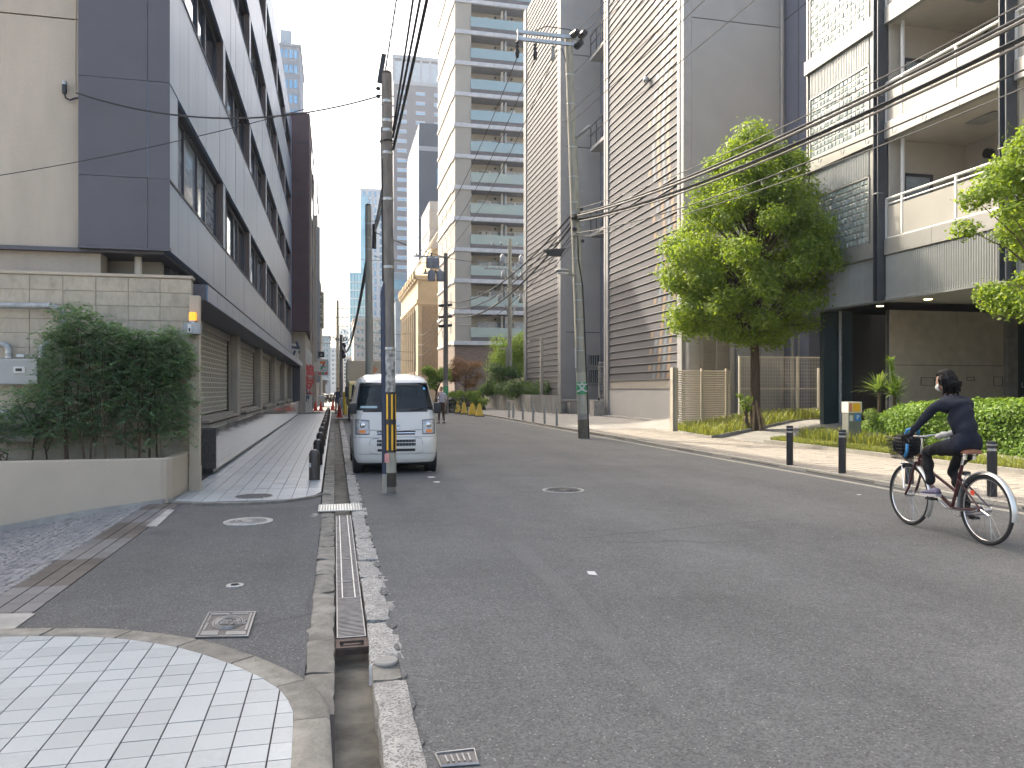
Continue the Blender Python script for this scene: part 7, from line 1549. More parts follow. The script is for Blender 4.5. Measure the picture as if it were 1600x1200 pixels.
b.build('rear_stays', M['redframe'], bk, 60, local=True); b = MB()
for s_ in (-1, 1): b.tube([(.415, s_ * .035, .70), (.435, s_ * .052, .60), (.50, s_ * .052, .42), (Fw[0], s_ * .05, Fw[2])], .013, 8)
b.tube([(.415, -.04, .70), (.415, .04, .70)], .014, 8); b.build('fork', M['redframe'], bk, 60, local=True)
MB().tube([(-.20, 0, .6), (-.262, 0, .83)], .0125, 8).build('seat_post', M['chrome'], bk, local=True)
b = MB(); b.add([], []); sad = []
vs = []; fs = []
for i, (xx, w, z) in enumerate(((-.42, .05, .895), (-.405, .092, .90), (-.36, .105, .902), (-.30, .085, .895), (-.24, .045, .89), (-.18, .028, .888), (-.145, .018, .882))):
    for k in range(10): a = math.pi * k / 9; vs.append((xx, w * math.cos(a), z - .035 + .04 * math.sin(a) ** .6))
for i in range(6):
    for k in range(9): fs.append((i * 10 + k, i * 10 + k + 1, (i + 1) * 10 + k + 1, (i + 1) * 10 + k))
fs += [tuple(range(10)), tuple(60 + k for k in range(10))[::-1]]; MB().add(vs, fs).build('saddle', M['saddle'], bk, 1, local=True)
b = MB()
for s_ in (-1, 1): b.torus((-.34, s_ * .05, .84), .018, .004, 'z', 10, 5); b.tube([(-.34, s_ * .05, .80), (-.34, s_ * .05, .86)], .02, 8)
b.tube([(-.36, .04, .84), (-.2, .02, .85)], .005, 6); b.build('saddle_springs', M['chrome'], bk, local=True)
b = MB(); b.tube([HT_, (.355, 0, .92), (.36, 0, .97)], .012, 8); b.tube([(.16, .27, .985), (.26, .26, .99), (.36, .17, 1.0), (.375, 0, .985), (.36, -.17, 1.0), (.26, -.26, .99), (.16, -.27, .985)], .011, 8); b.build('handlebar', M['chrome'], bk, 60, local=True)
for s_ in (-1, 1): MB().tube([(.13, s_ * .27, .985), (.25, s_ * .262, .99)], .017, 10).build('grip', M['black'], bk, 60, local=True)
b = MB(); b.tube([(.25, .25, .975), (.30, .20, .95), (.22, .25, .945)], .005, 5); b.tube([(.25, -.25, .975), (.30, -.20, .95), (.22, -.25, .945)], .005, 5); b.build('brake_levers', M['chrome'], bk, local=True)
MB().ell((.34, .12, 1.03), (.028, .028, .022)).build('bell', M['chrome'], bk, 1, local=True)
# basket of wire
b = MB(); 
def rr_(z, f): w, l = .15 * f, .12 * f; return [(.60 - l, -w, z), (.60 + l, -w, z), (.60 + l, w, z), (.60 - l, w, z), (.60 - l, -w, z)]
for i in range(7): f = .82 + .05 * i; b.tube(rr_(.73 + .038 * i, f), .0035 if i < 6 else .006, 5)
for i in range(11):
    u = -1 + 2 * i / 10
    for s_ in (-1, 1): b.tube([(.60 + .12 * .82 * u, s_ * .15 * .82, .73), (.60 + .12 * 1.12 * u, s_ * .15 * 1.12, .958)], .0022, 4); b.tube([(.60 + s_ * .12 * .82, .15 * .82 * u, .73), (.60 + s_ * .12 * 1.12, .15 * 1.12 * u, .958)], .0022, 4)
b.build('basket', M['blackmetal'], bk, local=True)
MB().tube([(.50, 0, .72), (.70, 0, .72), (Fw[0] + .02, .05, .40)], .006, 5).build('basket_stay', M['chrome'], bk, local=True)
# drivetrain
b = MB(); b.torus((BBk[0], -.05, BBk[2]), .085, .006, 'y', 24, 5); b.build('chainring', M['galv_dull'], bk, local=True)
MB().tube([(BBk[0], -.055, BBk[2] + .085), (Rw[0], -.055, Rw[2] + .04)], .006, 4).build('chain', M['black'], bk, local=True); MB().tube([(BBk[0], -.055, BBk[2] - .085), (Rw[0], -.055, Rw[2] - .04)], .006, 4).build('chain', M['black'], bk, local=True)
ang_ = math.radians(28); cr = .165; LP = (BBk[0] + cr * math.cos(ang_), .12, BBk[2] + cr * math.sin(ang_)); RP = (BBk[0] - cr * math.cos(ang_), -.12, BBk[2] - cr * math.sin(ang_))
MB().tube([(BBk[0], .06, BBk[2]), (LP[0], .075, LP[2])], .010, 8).build('crank', M['chrome'], bk, local=True); MB().tube([(BBk[0], -.06, BBk[2]), (RP[0], -.075, RP[2])], .010, 8).build('crank', M['chrome'], bk, local=True)
for P_ in (LP, RP): MB().box(P_, (.09, .08, .022)).build('pedal', M['black'], bk, local=True)
b = MB(); b.tube([(BBk[0] - .02, .05, BBk[2]), (-.44, .07, .30), (-.56, .10, .335)], .007, 6); b.build('kickstand', M['chrome'], bk, local=True)
MB().tube([(-.56, .06, .34), (-.68, .07, .30)], .006, 5).build('kickstand_foot', M['chrome'], bk, local=True)
MB().tube([(-.515, .0, .34 + .03), (-.40, .025, .55)], .0, 4) if False else None
MB().tube([(-.46, .06, .49), (-.46, .068, .49)], .025, 14).build('red_reflector', M['red'], bk, 40, local=True)
MB().box((-.30, 0, .66), (.05, .06, .04)).build('lock', M['black'], bk, local=True, bevel=.006)
MB().torus(( -.33, 0, .60), .05, .007, 'x', 16, 5).build('ring_lock', M['galv'], bk, local=True)
# bag in the basket
bagt = thing('shopping_bag', 'black bag with a blue handle stuffed in the bicycle basket', 'bag', mid, brz)
bmn = bmesh.new(); bmesh.ops.create_icosphere(bmn, subdivisions=3, radius=1)
for v in bmn.verts: nzv = 1 + .13 * math.sin(v.co.x * 5 + 1) * math.cos(v.co.y * 6) + .06 * math.sin(v.co.z * 11); v.co = Vector((v.co.x * .125 * nzv + .60, v.co.y * .15 * nzv, v.co.z * .135 * nzv + .88))
me = bpy.data.meshes.new('bag_body'); bmn.to_mesh(me); bmn.free(); me.materials.append(M['blackcloth']); me.shade_smooth(); link(bpy.data.objects.new('bag_body', me), bagt)
bl = mat('bag_blue', (.03, .20, .42), .5); MB().tube([(.52, .08, .98), (.50, .07, 1.05), (.47, .02, 1.07), (.47, -.04, 1.04), (.5, -.06, .98)], .019, 8).build('blue_handle', bl, bagt, 1, local=True); MB().tube([(.46, .1, .9), (.45, .11, .82), (.47, .12, .76)], .016, 8).build('blue_strap', bl, bagt, 1, local=True)
lb = thing('front_lamp', 'white lamp and pale mittens shape on the handlebar behind the blue bag', 'lamp', mid, brz); lb['label'] = 'pale grey bundle hung on the far end of the bicycle handlebar'; lb['category'] = 'bundle'; lb.name = 'handlebar_bundle'
b = MB(); b.ell((.27, -.20, 1.01), (.055, .045, .035)); b.ell((.22, -.24, 1.03), (.035, .04, .03)); b.ell((.31, -.17, .99), (.04, .04, .035)); b.build('bundle', mat('pale_cloth', (.45, .44, .42), .8, bump=.5, bscale=30), lb, 1, local=True)

# ================================================================ CYCLIST
pe = thing('person', 'cyclist with dark hair in navy top and black trousers riding the bicycle, seen from behind', 'person', mid, brz)
N_ = [((-.30, 0, .955), .125, .145), ((-.285, 0, 1.06), .13, .15), ((-.24, 0, 1.18), .13, .16), ((-.185, 0, 1.28), .135, .175), ((-.13, 0, 1.36), .11, .16), ((-.07, 0, 1.43), .05, .052), ((-.045, 0, 1.485), .045, .045),
      ((-.13, .13, 1.335), .085, .085), ((-.10, .19, 1.325), .060, .060), ((.02, .235, 1.185), .047, .047), ((.05, .245, 1.15), .045, .045), ((.13, .26, 1.07), .038, .038), ((.195, .27, 1.005), .028, .026),
      ((-.13, -.13, 1.335), .085, .085), ((-.10, -.19, 1.325), .060, .060), ((.02, -.235, 1.185), .047, .047), ((.05, -.245, 1.15), .045, .045), ((.13, -.26, 1.07), .038, .038), ((.195, -.27, 1.005), .028, .026),
      ((-.27, .085, .925), .115, .105), ((-.05, .10, .89), .088, .088), ((.11, .105, .86), .068, .068), ((.135, .108, .80), .062, .062), ((.10, .11, .65), .058, .058), ((.065, .11, .49), .045, .045),
      ((-.27, -.085, .92), .115, .105), ((-.10, -.10, .80), .088, .086), ((.03, -.105, .68), .064, .064), ((.015, -.107, .62), .06, .06), ((-.10, -.11, .43), .055, .055), ((-.19, -.115, .265), .044, .044)]
Eg = [(0, 1), (1, 2), (2, 3), (3, 4), (4, 5), (5, 6), (4, 7), (7, 8), (8, 9), (9, 10), (10, 11), (11, 12), (4, 13), (13, 14), (14, 15), (15, 16), (16, 17), (17, 18), (0, 19), (19, 20), (20, 21), (21, 22), (22, 23), (23, 24), (0, 25), (25, 26), (26, 27), (27, 28), (28, 29), (29, 30)]
def bm_fn(c):
    if c.z > 1.447 and abs(c.y) < .07: return 2
    if c.z < .90 or (c.x > -.16 and c.z < .99 and abs(c.y) < .24 and c.x < .3 and not (abs(c.y) > .205)): return 1
    return 0
me = skin_mesh('body', N_, Eg, bm_fn, [M['navycloth'], M['blackcloth'], M['skin']], 2, sm=5)
# gentle cloth folds
for v in me.vertices:
    co = v.co; k = .006 * math.sin(co.z * 42 + co.y * 18 + math.sin(co.x * 22) * 2) + .004 * math.sin(co.x * 55 + co.z * 30); v.co = co + v.normal * k
link(bpy.data.objects.new('body', me), pe)
def head(parent, c, s, yaw, pitch, skinm, hairm, style, mask=False):
    R = Euler((0, pitch, yaw)).to_matrix(); C_ = Vector(c)
    bm2 = bmesh.new(); bmesh.ops.create_uvsphere(bm2, u_segments=28, v_segments=22, radius=1)
    for v in bm2.verts:
        x, y, z = v.co; fx = .098 * (1 - .08 * max(0, -z)); w = .077 * (1 - .28 * max(0, -z) ** 1.3); h = .118
        X = x * fx; Y = y * w; Z = z * h
        if x > .3: X -= .010 * max(0, .2 - abs(z - .05)) * 5 * 0
        if x > .0 and z < -.2: X += .012 * (-z)
        nose = math.exp(-((y / .17) ** 2) - ((z + .12) / .22) ** 2) * (x > 0); X += .024 * nose
        eye = math.exp(-(((abs(y) - .38) / .17) ** 2) - ((z - .06) / .12) ** 2) * (x > 0); X -= .009 * eye
        lips = math.exp(-((y / .28) ** 2) - ((z + .48) / .07) ** 2) * (x > 0); X += .006 * lips
        v.co = C_ + R @ Vector((X * s, Y * s, Z * s))
    me = bpy.data.meshes.new('head'); bm2.to_mesh(me); bm2.free(); me.materials.append(skinm); me.shade_smooth(); h = link(bpy.data.objects.new('head', me), parent)
    tr_ = lambda p: C_ + R @ (Vector(p) * s)
    for sy in (-1, 1):
        b = MB(); b.torus((0, 0, 0), .022, .008, 'y', 14, 6); b.v = [tuple(tr_((v[0] * .7 - .005, sy * .078 + v[1] * .8, v[2] * 1.3 - .01))) for v in b.v]; b.build('ear', skinm, h, 1, local=True)
        b = MB(); b.ell((0, 0, 0), (.011, .013, .010)); b.v = [tuple(tr_((v[0] + .083, v[1] + sy * .030, v[2] + .006))) for v in b.v]; b.build('eye', M['white'], h, 1, local=True)
        b = MB(); b.ell((0, 0, 0), (.005, .006, .006)); b.v = [tuple(tr_((v[0] + .092, v[1] + sy * .030, v[2] + .006))) for v in b.v]; b.build('iris', M['black'], h, 1, local=True)
    b = MB(); b.tube([(.101, -.022, -.056), (.106, 0, -.055), (.101, .022, -.056)], .004, 5); b.v = [tuple(tr_(v)) for v in b.v]; b.build('mouth', mat('lips', (.40, .14, .12), .5), h, local=True)
    # hair shell
    bm3 = bmesh.new(); bmesh.ops.create_uvsphere(bm3, u_segments=36, v_segments=26, radius=1); dele = []
    for v in bm3.verts:
        x, y, z = v.co; keep = True
        if style == 'long':
            lo = -.75 if x < .1 else .15
            if x > .30 and z < .52: keep = False
            if z < -.35 and x > -.05: keep = False
            back = max(0, -x); X = x * (.118 + .012 * back); Y = y * (.100 + .006 * math.sin(9 * z)); Z = z * .132 + (.012 if z > .6 else 0)
            if z < -.1: X = X * (1 + .25 * back) - .02 * back; Z *= 1.35; Y *= 1.0 - .1 * max(0, -z - .5)
        else:
            if x > .35 and z < .5: keep = False
            if z < -.15: keep = False
            X, Y, Z = x * .106, y * .085, z * .125
        k = 1 + .03 * math.sin(17 * math.atan2(y, x) + 4 * z) + .02 * math.sin(31 * y + 9 * x)
        v.co = C_ + R @ Vector((X * k * s - .008 * s, Y * k * s, Z * k * s))
        if not keep: dele.append(v)
    bmesh.ops.delete(bm3, geom=dele, context='VERTS')
    me = bpy.data.meshes.new('hair'); bm3.to_mesh(me); bm3.free(); me.materials.append(hairm); me.shade_smooth(); ho = link(bpy.data.objects.new('hair', me), h); md = ho.modifiers.new('t', 'SOLIDIFY'); md.thickness = .012; md.offset = -1
    if style == 'long':
        b = MB(); rnd = random.Random(3)
        for i in range(130):
            a = rnd.uniform(1.7, 4.6); z0_ = rnd.uniform(-.1, .11); r_ = .102 * math.sqrt(max(.05, 1 - (z0_ / .135) ** 2)); L_ = rnd.uniform(.06, .14)
            p0 = Vector((math.cos(a) * r_ * 1.1 - .01, math.sin(a) * r_ * .92, z0_)); p1 = p0 + Vector((math.cos(a) * .022 + rnd.gauss(0, .008), math.sin(a) * .015 + rnd.gauss(0, .008), -L_ * .6)); p2 = p0 + Vector((math.cos(a) * .012 + rnd.gauss(0, .015), math.sin(a) * .006 + rnd.gauss(0, .012), -L_))
            b.tube([tr_(p0), tr_(p1), tr_(p2)], [.008, .006, .001], 4, False)
        b.build('hair_locks', hairm, ho, local=True)
    if mask:
        bm4 = bmesh.new(); bmesh.ops.create_uvsphere(bm4, u_segments=24, v_segments=16, radius=1); dl = []
        for v in bm4.verts:
            x, y, z = v.co; v.co = C_ + R @ Vector((x * .118 * s, y * .083 * s, (z * .062 - .055) * s))
            if x < .15: dl.append(v)
        bmesh.ops.delete(bm4, geom=dl, context='VERTS'); me = bpy.data.meshes.new('face_mask'); bm4.to_mesh(me); bm4.free(); me.materials.append(M['white']); me.shade_smooth(); link(bpy.data.objects.new('face_mask', me), h)
    return h
head(pe, (.0, .0, 1.575), .92, .25, .12, M['skin'], M['hair'], 'long', True)
def hand(parent, wrist, dirv, up, m, curl=1.2, s=1.0, side=1):
    d = Vector(dirv).normalized(); u = Vector(up).normalized(); n = d.cross(u).normalized(); W_ = Vector(wrist)
    P = lambda a, b_, c_: tuple(W_ + d * a * s + n * b_ * s + u * c_ * s)
    nodes = [(P(0, 0, 0), .022 * s, .016 * s), (P(.04, 0, .002), .032 * s, .014 * s), (P(.075, 0, 0), .034 * s, .013 * s)]; ed = [(0, 1), (1, 2)]
    for i, (b_, L_) in enumerate(((-.027, .062), (-.009, .070), (.009, .066), (.027, .052))):
        base = len(nodes); prev = 1 if False else 2; a0 = .082; pts = []; th = .25; x_, z_ = a0, 0
        for q in range(4): pts.append(P(x_, b_, z_)); x_ += L_ / 3 * math.cos(th); z_ -= L_ / 3 * math.sin(th); th += curl * .55
        for q, p in enumerate(pts): nodes.append((p, (.0090 - .0012 * q) * s)); ed.append((prev if q == 0 else base + q - 1, base + q))
    base = len(nodes); tp = [P(.02, side * -.028, -.004), P(.05, side * -.05, -.018), P(.075, side * -.045, -.035)]
    for q, p in enumerate(tp): nodes.append((p, (.0115 - .0015 * q) * s)); ed.append((0 if q == 0 else base + q - 1, base + q))
    me = skin_mesh('hand', nodes, ed, None, [m], 1); return link(bpy.data.objects.new('hand', me), parent)
for s_ in (-1, 1): hand(pe, (.175, s_ * .268, 1.02), (.9, s_ * .0, -.1), (0, 0, 1), M['blackcloth'] if s_ > 0 else M['skin'], 1.4, .95, s_)
# shoes
def shoe(parent, ankle, toe, m, sole, nm='shoe', s=1.0):
    A_ = Vector(ankle); T_ = Vector(toe); d = (T_ - A_); d.z = 0; d.normalize(); n = Vector((-d.y, d.x, 0)); sl = (T_.z - A_.z) / max(.05, (T_ - A_).length)
    prof = [(-.065, .030, .065), (-.05, .036, .085), (0, .038, .085), (.05, .040, .062), (.10, .046, .045), (.15, .044, .036), (.185, .030, .026), (.20, .012, .016)]; vs = []; fs = []
    for a, w, h in prof:
        c = A_ + d * a * s + Vector((0, 0, sl * a * s))
        for k in range(12): t_ = 2 * math.pi * k / 12; yy = math.cos(t_) * w * s; zz = max(-.35, math.sin(t_)) * h * s * .5 + h * s * .3; vs.append(tuple(c + n * yy + Vector((0, 0, zz))))
    for i in range(len(prof) - 1):
        for k in range(12): fs.append((i * 12 + k, i * 12 + (k + 1) % 12, (i + 1) * 12 + (k + 1) % 12, (i + 1) * 12 + k))
    fs += [tuple(range(12)), tuple((len(prof) - 1) * 12 + k for k in range(12))]; o = MB().add(vs, fs).build(nm, m, parent, 1, local=True)
    b = MB(); vs = []; fs = []
    for a, w, h in prof:
        c = A_ + d * a * s + Vector((0, 0, sl * a * s)); vs += [tuple(c + n * w * s * 1.08 * q + Vector((0, 0, z_))) for q in (-1, 1) for z_ in (-.022 * s, .002 * s)]
    for i in range(len(prof) - 1): o_ = i * 4; fs += [(o_, o_ + 4, o_ + 5, o_ + 1), (o_ + 2, o_ + 3, o_ + 7, o_ + 6), (o_, o_ + 2, o_ + 6, o_ + 4), (o_ + 1, o_ + 5, o_ + 7, o_ + 3)]
    fs += [(0, 1, 3, 2), (28, 30, 31, 29)]; b.add(vs, fs).build('sole', sole, o, local=True); return o
shm = mat('shoe_greyviolet', (.14, .13, .20), .7, var=.2, scale=20); som = mat('shoe_sole', (.50, .46, .47), .7)
shoe(pe, (LP[0] - .035, .115, LP[2] + .052), (LP[0] + .15, .115, LP[2] + .04), shm, som); shoe(pe, (RP[0] - .045, -.115, RP[2] + .055), (RP[0] + .13, -.115, RP[2] + .02), shm, som)

# ================================================================ WALKING MAN, FAR MAN
wm = (*G(690, 661.3), 0); mp = thing('person', 'man in pale shirt and brown trousers walking with a hand raised to his face', 'person', wm, math.radians(-115))
N2 = [((0, 0, .90), .105, .13), ((0, 0, 1.05), .10, .125), ((.01, 0, 1.2), .105, .14), ((.01, 0, 1.30), .08, .11), ((.02, 0, 1.37), .045, .045), ((.03, 0, 1.42), .042, .042),
      ((.0, .15, 1.29), .05, .05), ((-.02, .2, 1.10), .038, .038), ((.06, .2, .88), .03, .03), ((0, -.15, 1.29), .05, .05), ((.04, -.21, 1.08), .04, .04), ((.20, -.10, 1.28), .03, .03), ((.17, -.04, 1.40), .028, .026),
      ((.0, .08, .84), .09, .085), ((.06, .09, .48), .062, .062), ((-.08, .09, .10), .042, .042), ((0, -.08, .84), .09, .085), ((.10, -.08, .48), .062, .062), ((.16, -.08, .10), .042, .042)]
E2 = [(0, 1), (1, 2), (2, 3), (3, 4), (4, 5), (3, 6), (6, 7), (7, 8), (3, 9), (9, 10), (10, 11), (11, 12), (0, 13), (13, 14), (14, 15), (0, 16), (16, 17), (17, 18)]
def mfn(c):
    if c.z > 1.35 and abs(c.y) < .06 and c.x < .09: return 2
    if c.z < .93 and not (abs(c.y) > .16): return 1
    if (c.y > .17 and c.z < 1.08) or (c.x > .12 and c.z > 1.1): return 2
    return 0
shirt = mat('pale_shirt', (.62, .58, .64), .8, var=.06); trou = mat('brown_trousers', (.10, .055, .035), .8, var=.1)
link(bpy.data.objects.new('body', skin_mesh('body', N2, E2, mfn, [shirt, trou, M['skin']], 2)), mp); head(mp, (.04, 0, 1.50), .86, 0, 0, M['skin'], M['hair'], 'short')
hand(mp, (.17, -.04, 1.40), (0.05, .3, .95), (1, 0, 0), M['skin'], 1.0, .9, 1); hand(mp, (.06, .2, .88), (.1, 0, -1), (1, 0, 0), M['skin'], .6, .9, -1)
bs_ = mat('brown_shoe', (.07, .035, .022), .5); shoe(mp, (-.08, .09, .03), (.1, .09, .03), bs_, M['black']); shoe(mp, (.16, -.08, .03), (.34, -.08, .03), bs_, M['black'])
MB().box((.12, .12, .99), (.03, .06, .16)).build('hanging_tag', M['white'], mp, local=True)
fx, fy_ = G(527, 647); m2 = thing('person', 'person in dark jacket and grey trousers standing behind the small notice board', 'person', (fx, fy_, 0), math.radians(60))
me = skin_mesh('body', N2[:9] + [((0, -.15, 1.29), .05, .05), ((-.02, -.2, 1.10), .038, .038), ((.06, -.2, .88), .03, .03)] + [((0, .08, .84), .09, .085), ((.0, .09, .48), .06, .06), ((0, .09, .10), .042, .042), ((0, -.08, .84), .09, .085), ((0, -.08, .48), .06, .06), ((0, -.08, .10), .042, .042)],
    [(0, 1), (1, 2), (2, 3), (3, 4), (4, 5), (3, 6), (6, 7), (7, 8), (3, 9), (9, 10), (10, 11), (0, 12), (12, 13), (13, 14), (0, 15), (15, 16), (16, 17)], lambda c: 2 if (c.z > 1.35 and abs(c.y) < .06) or (abs(c.y) > .17 and c.z < .95) else (1 if c.z < .9 else 0), [mat('dark_jacket', (.06, .06, .09), .8), mat('grey_trousers', (.12, .12, .14), .8), M['skin']], 2)
link(bpy.data.objects.new('body', me), m2); head(m2, (.04, 0, 1.50), .86, 0, 0, M['skin'], mat('brown_hair', (.10, .05, .04), .5), 'short')
for s_ in (-1, 1): hand(m2, (.06, s_ * .2, .88), (.1, 0, -1), (1, 0, 0), M['skin'], .6, .9, -1); shoe(m2, (0, s_ * .085, .03), (.2, s_ * .085, .03), M['black'], M['black'])

# ================================================================ VEGETATION
def tree(name, label, base, zlo, zhi, Rf, nclump, nleaf, lsize, mt, r0, trunk_top, lean=(0, 0), off_=(0, 0), rc=(.4, .75), cat='tree', seed=1, shell=.5, group=None):
    rnd = random.Random(seed); t = thing(name, label, cat, base, group=group); bx_, by_, bz_ = base; cl = []
    tries = 0
    while len(cl) < nclump and tries < 5000:
        tries += 1; z = rnd.uniform(zlo, zhi); R_ = Rf((z - zlo) / (zhi - zlo)); a = rnd.uniform(0, 2 * math.pi); r = rnd.uniform(*rc); rad = max(0, R_ - r * .7) * math.sqrt(rnd.uniform(.12, 1.0))
        c = (bx_ + off_[0] + rad * math.cos(a), by_ + off_[1] + rad * math.sin(a), z)
        if all((Vector(c) - Vector(k[0])).length > .38 * (r + k[1]) for k in cl): cl.append((c, min(r, max(.22, R_))))
    n = 8; tp = [Vector((bx_, by_, bz_ - .1)).lerp(Vector((bx_ + lean[0] + off_[0], by_ + lean[1] + off_[1], trunk_top)), i / n) + Vector((rnd.gauss(0, .02), rnd.gauss(0, .02), 0)) * (i > 0) for i in range(n + 1)]
    MB().tube(tp, [r0 * (1.25 if i == 0 else 1 - .72 * i / n) for i in range(n + 1)], 14).build('trunk', M['bark'], t, 60)
    b = MB()
    for c, r in cl:
        s0 = tp[min(n, max(3, int(n * min(1, (c[2] - bz_) / (trunk_top - bz_)) * .8)))]; m_ = s0.lerp(Vector(c), .5) + Vector((0, 0, .15)); b.tube([s0, m_, Vector(c)], [r0 * .28, r0 * .16, r0 * .05], 6)
    b.build('branches', M['bark'], t, 60); foliage('crown', cl, nleaf, lsize, mt, t, shell=shell, aspect=.55); return t, cl
tb = AT(1180, 24.3); tb = (tb[0], tb[1], lz(tb[0]) - .04)
prof = [(0, 1.3), (.05, 2.5), (.13, 2.95), (.32, 3.0), (.5, 2.8), (.62, 2.35), (.74, 1.95), (.84, 1.35), (.92, .8), (1, .25)]
def Rf1(u):
    for (a, ra), (c, rc_) in zip(prof[:-1], prof[1:]):
        if u <= c: return ra + (rc_ - ra) * (u - a) / (c - a)
    return .2
tree('street_tree', 'broad leafy green street tree in the grass bed before the grey building', tb, 3.15, 9.9, Rf1, 165, 120000, .108, M['leaf_tree'], .17, 8.2, (0, 0), (-.12, -.1), (.42, .72), seed=5, shell=.45)
tn = AT(1648, 13.3); tn = (tn[0], tn[1], lz(tn[0]))
tree('street_tree', 'bright green tree cut off by the right edge of the photograph above the hedge', tn, 2.9, 6.2, lambda u: 1.52 * (1 - abs(u - .45) ** 2.2 * 2.2) + .1, 52, 26000, .085, M['leaf_tree'], .09, 5.2, rc=(.25, .46), seed=9, shell=.4)
# supports of the big tree
st = thing('tree_stake', 'short timber stakes tied against the foot of the street tree', 'stake', tb); 
for dx, dy, tx_, ty_ in ((-.22, -.25, -.12, -.12), (.2, -.3, -.02, -.1), (-.02, -.38, -.06, -.14)): MB().tube([(tb[0] + dx, tb[1] + dy, tb[2] - .1), (tb[0] + tx_, tb[1] + ty_, tb[2] + (1.0 if dx != -.22 else .82))], .04, 8).build('stake', M['timber'], st)
# grass beds
def grass(nm, label, poly, z, n, h, m, parent=None, kind='stuff'):
    xs = [p[0] for p in poly]; ys = [p[1] for p in poly]; pts = []
    while len(pts) < n:
        p = (random.uniform(min(xs), max(xs)), random.uniform(min(ys), max(ys)))
        if inside(p, poly): pts.append(p)
    V = []; F = []
    for (x, y) in pts:
        zz = z(x) if callable(z) else z; a = random.uniform(0, 6.28); hh = h * random.uniform(.45, 1.2); w = .006 + hh * .022; l = hh * random.uniform(.15, .7); dx, dy = math.cos(a), math.sin(a); k = len(V)
        V += [(x - dy * w, y + dx * w, zz - .02), (x + dy * w, y - dx * w, zz - .02), (x + dx * l * .4 + dy * w * .7, y + dy * l * .4 - dx * w * .7, zz + hh * .7), (x + dx * l * .4 - dy * w * .7, y + dy * l * .4 + dx * w * .7, zz + hh * .7), (x + dx * l, y + dy * l, zz + hh)]; F += [(k, k + 1, k + 2, k + 3), (k + 3, k + 2, k + 4)]
    b = MB(); b.v = V; b.f = F; me = bpy.data.meshes.new(nm); me.from_pydata(V, [], F); me.materials.append(m); o = link(bpy.data.objects.new(nm, me)); tag(o, label, 'grass', kind='stuff'); return o
bedF = [G(1060, 676, .05), G(1112, 684, .07)]; bed = [bedF[0], bedF[1], (XY(1235, 22.9), 22.9), (XY(1322, 23.6), 23.6), (XY(1290, 25.4), 25.4), (XY(1150, 25.4), 25.4), (XY(1062, 24.8), 24.8)]
MB().prism(bed, -.2, .06).build('grass_bed', M['soil'])['kind'] = 'structure'
b = MB(); b.add([(p[0], p[1], lz(p[0]) + .03) for p in bed], [tuple(range(len(bed)))]); o = b.build('grass_bed_soil', M['soil']); o['kind'] = 'structure'
b = MB(); 
for a, c in ((bed[0], bed[1]), (bed[1], bed[2]), (bed[2], bed[3])): b.add([(a[0], a[1], 0), (c[0], c[1], 0), (c[0], c[1], lz(c[0]) + .07), (a[0], a[1], lz(a[0]) + .07), (a[0] + .03, a[1] + .1, 0), (c[0] + .03, c[1] + .1, 0), (c[0] + .03, c[1] + .1, lz(c[0]) + .07), (a[0] + .03, a[1] + .1, lz(a[0]) + .07)], [(0, 1, 2, 3), (3, 2, 6, 7), (4, 7, 6, 5)])
o = b.build('bed_edging', M['conc']); o['kind'] = 'structure'
grass('ornamental_grass', 'arching ornamental grass filling the bed under the street tree', bed, lz, 5200, .34, M['leaf_grass'])
gs = [(11.42, 18.6), (11.42, 4), (12.9, 4), (12.9, 18.3), (12.2, 19.3)]
MB().prism(gs, .03, .135).build('lawn_strip', M['soil'])['kind'] = 'structure'
b = MB(); b.bb(11.30, 11.41, 4, 18.7, -.1, .14); o = b.build('lawn_kerb', M['kerb_r']); o['kind'] = 'structure'
grass('short_grass', 'short bright grass strip between the right pavement and the hedge', gs, .135, 26000, .085, M['leaf_grass'])
grass('tall_grass', 'tufts of dry long grass at the near left end of the hedge', [(12.1, 15.2), (12.9, 15.2), (12.9, 18.6), (12.2, 18.6)], .14, 1500, .34, M['leaf_grass'])
# hedge
hd = thing('hedge', 'clipped bright green hedge running along the right side in front of the beige wall', 'hedge', (13.5, 11, .1))
def hedge_pts(n, x0, x1, y0, y1, z0, z1, rfar):
    P = []; D = []
    ncl = []
    for _ in range(n):
        f = random.random(); y = random.uniform(y0, y1); tz = z1 - (max(0, y - (y1 - rfar)) / rfar) ** 2.2 * (z1 - z0) * .62; tz *= 1 + .03 * math.sin(y * 2.1) + .02 * math.sin(y * 5.3)
        if f < .5: x = x0 + random.random() ** 1.3 * (x1 - x0); edge = min(x - x0, .35) / .35; z = tz - (1 - edge) ** 2 * .25; nrm = (-.3 * (1 - edge), 0, 1)
        elif f < .95: z = random.uniform(z0, tz - .05); e = max(0, (z - (tz - .3)) / .3); x = x0 + e * e * .22 + .06 * math.sin(y * 3 + z * 4); nrm = (-1, 0, .4 + e)
        else: y = y1 + random.uniform(-.1, .1); x = random.uniform(x0, x1); z = random.uniform(z0, z0 + (z1 - z0) * .4); nrm = (0, 1, .5)
        P.append((x + random.gauss(0, .045), y + random.gauss(0, .04), z + random.gauss(0, .035))); D.append(nrm)
    return np.array(P), np.array(D, dtype=float)
P_, D_ = hedge_pts(60000, 12.85, 14.5, 4.5, 17.2, .12, 1.22, 3.2); P_ -= np.array((13.5, 11, .1)); link(bpy.data.objects.new('foliage', leaves_mesh('foliage', P_, D_, .072, M['leaf_hedge'], aspect=.6, jitter=.55)), hd)
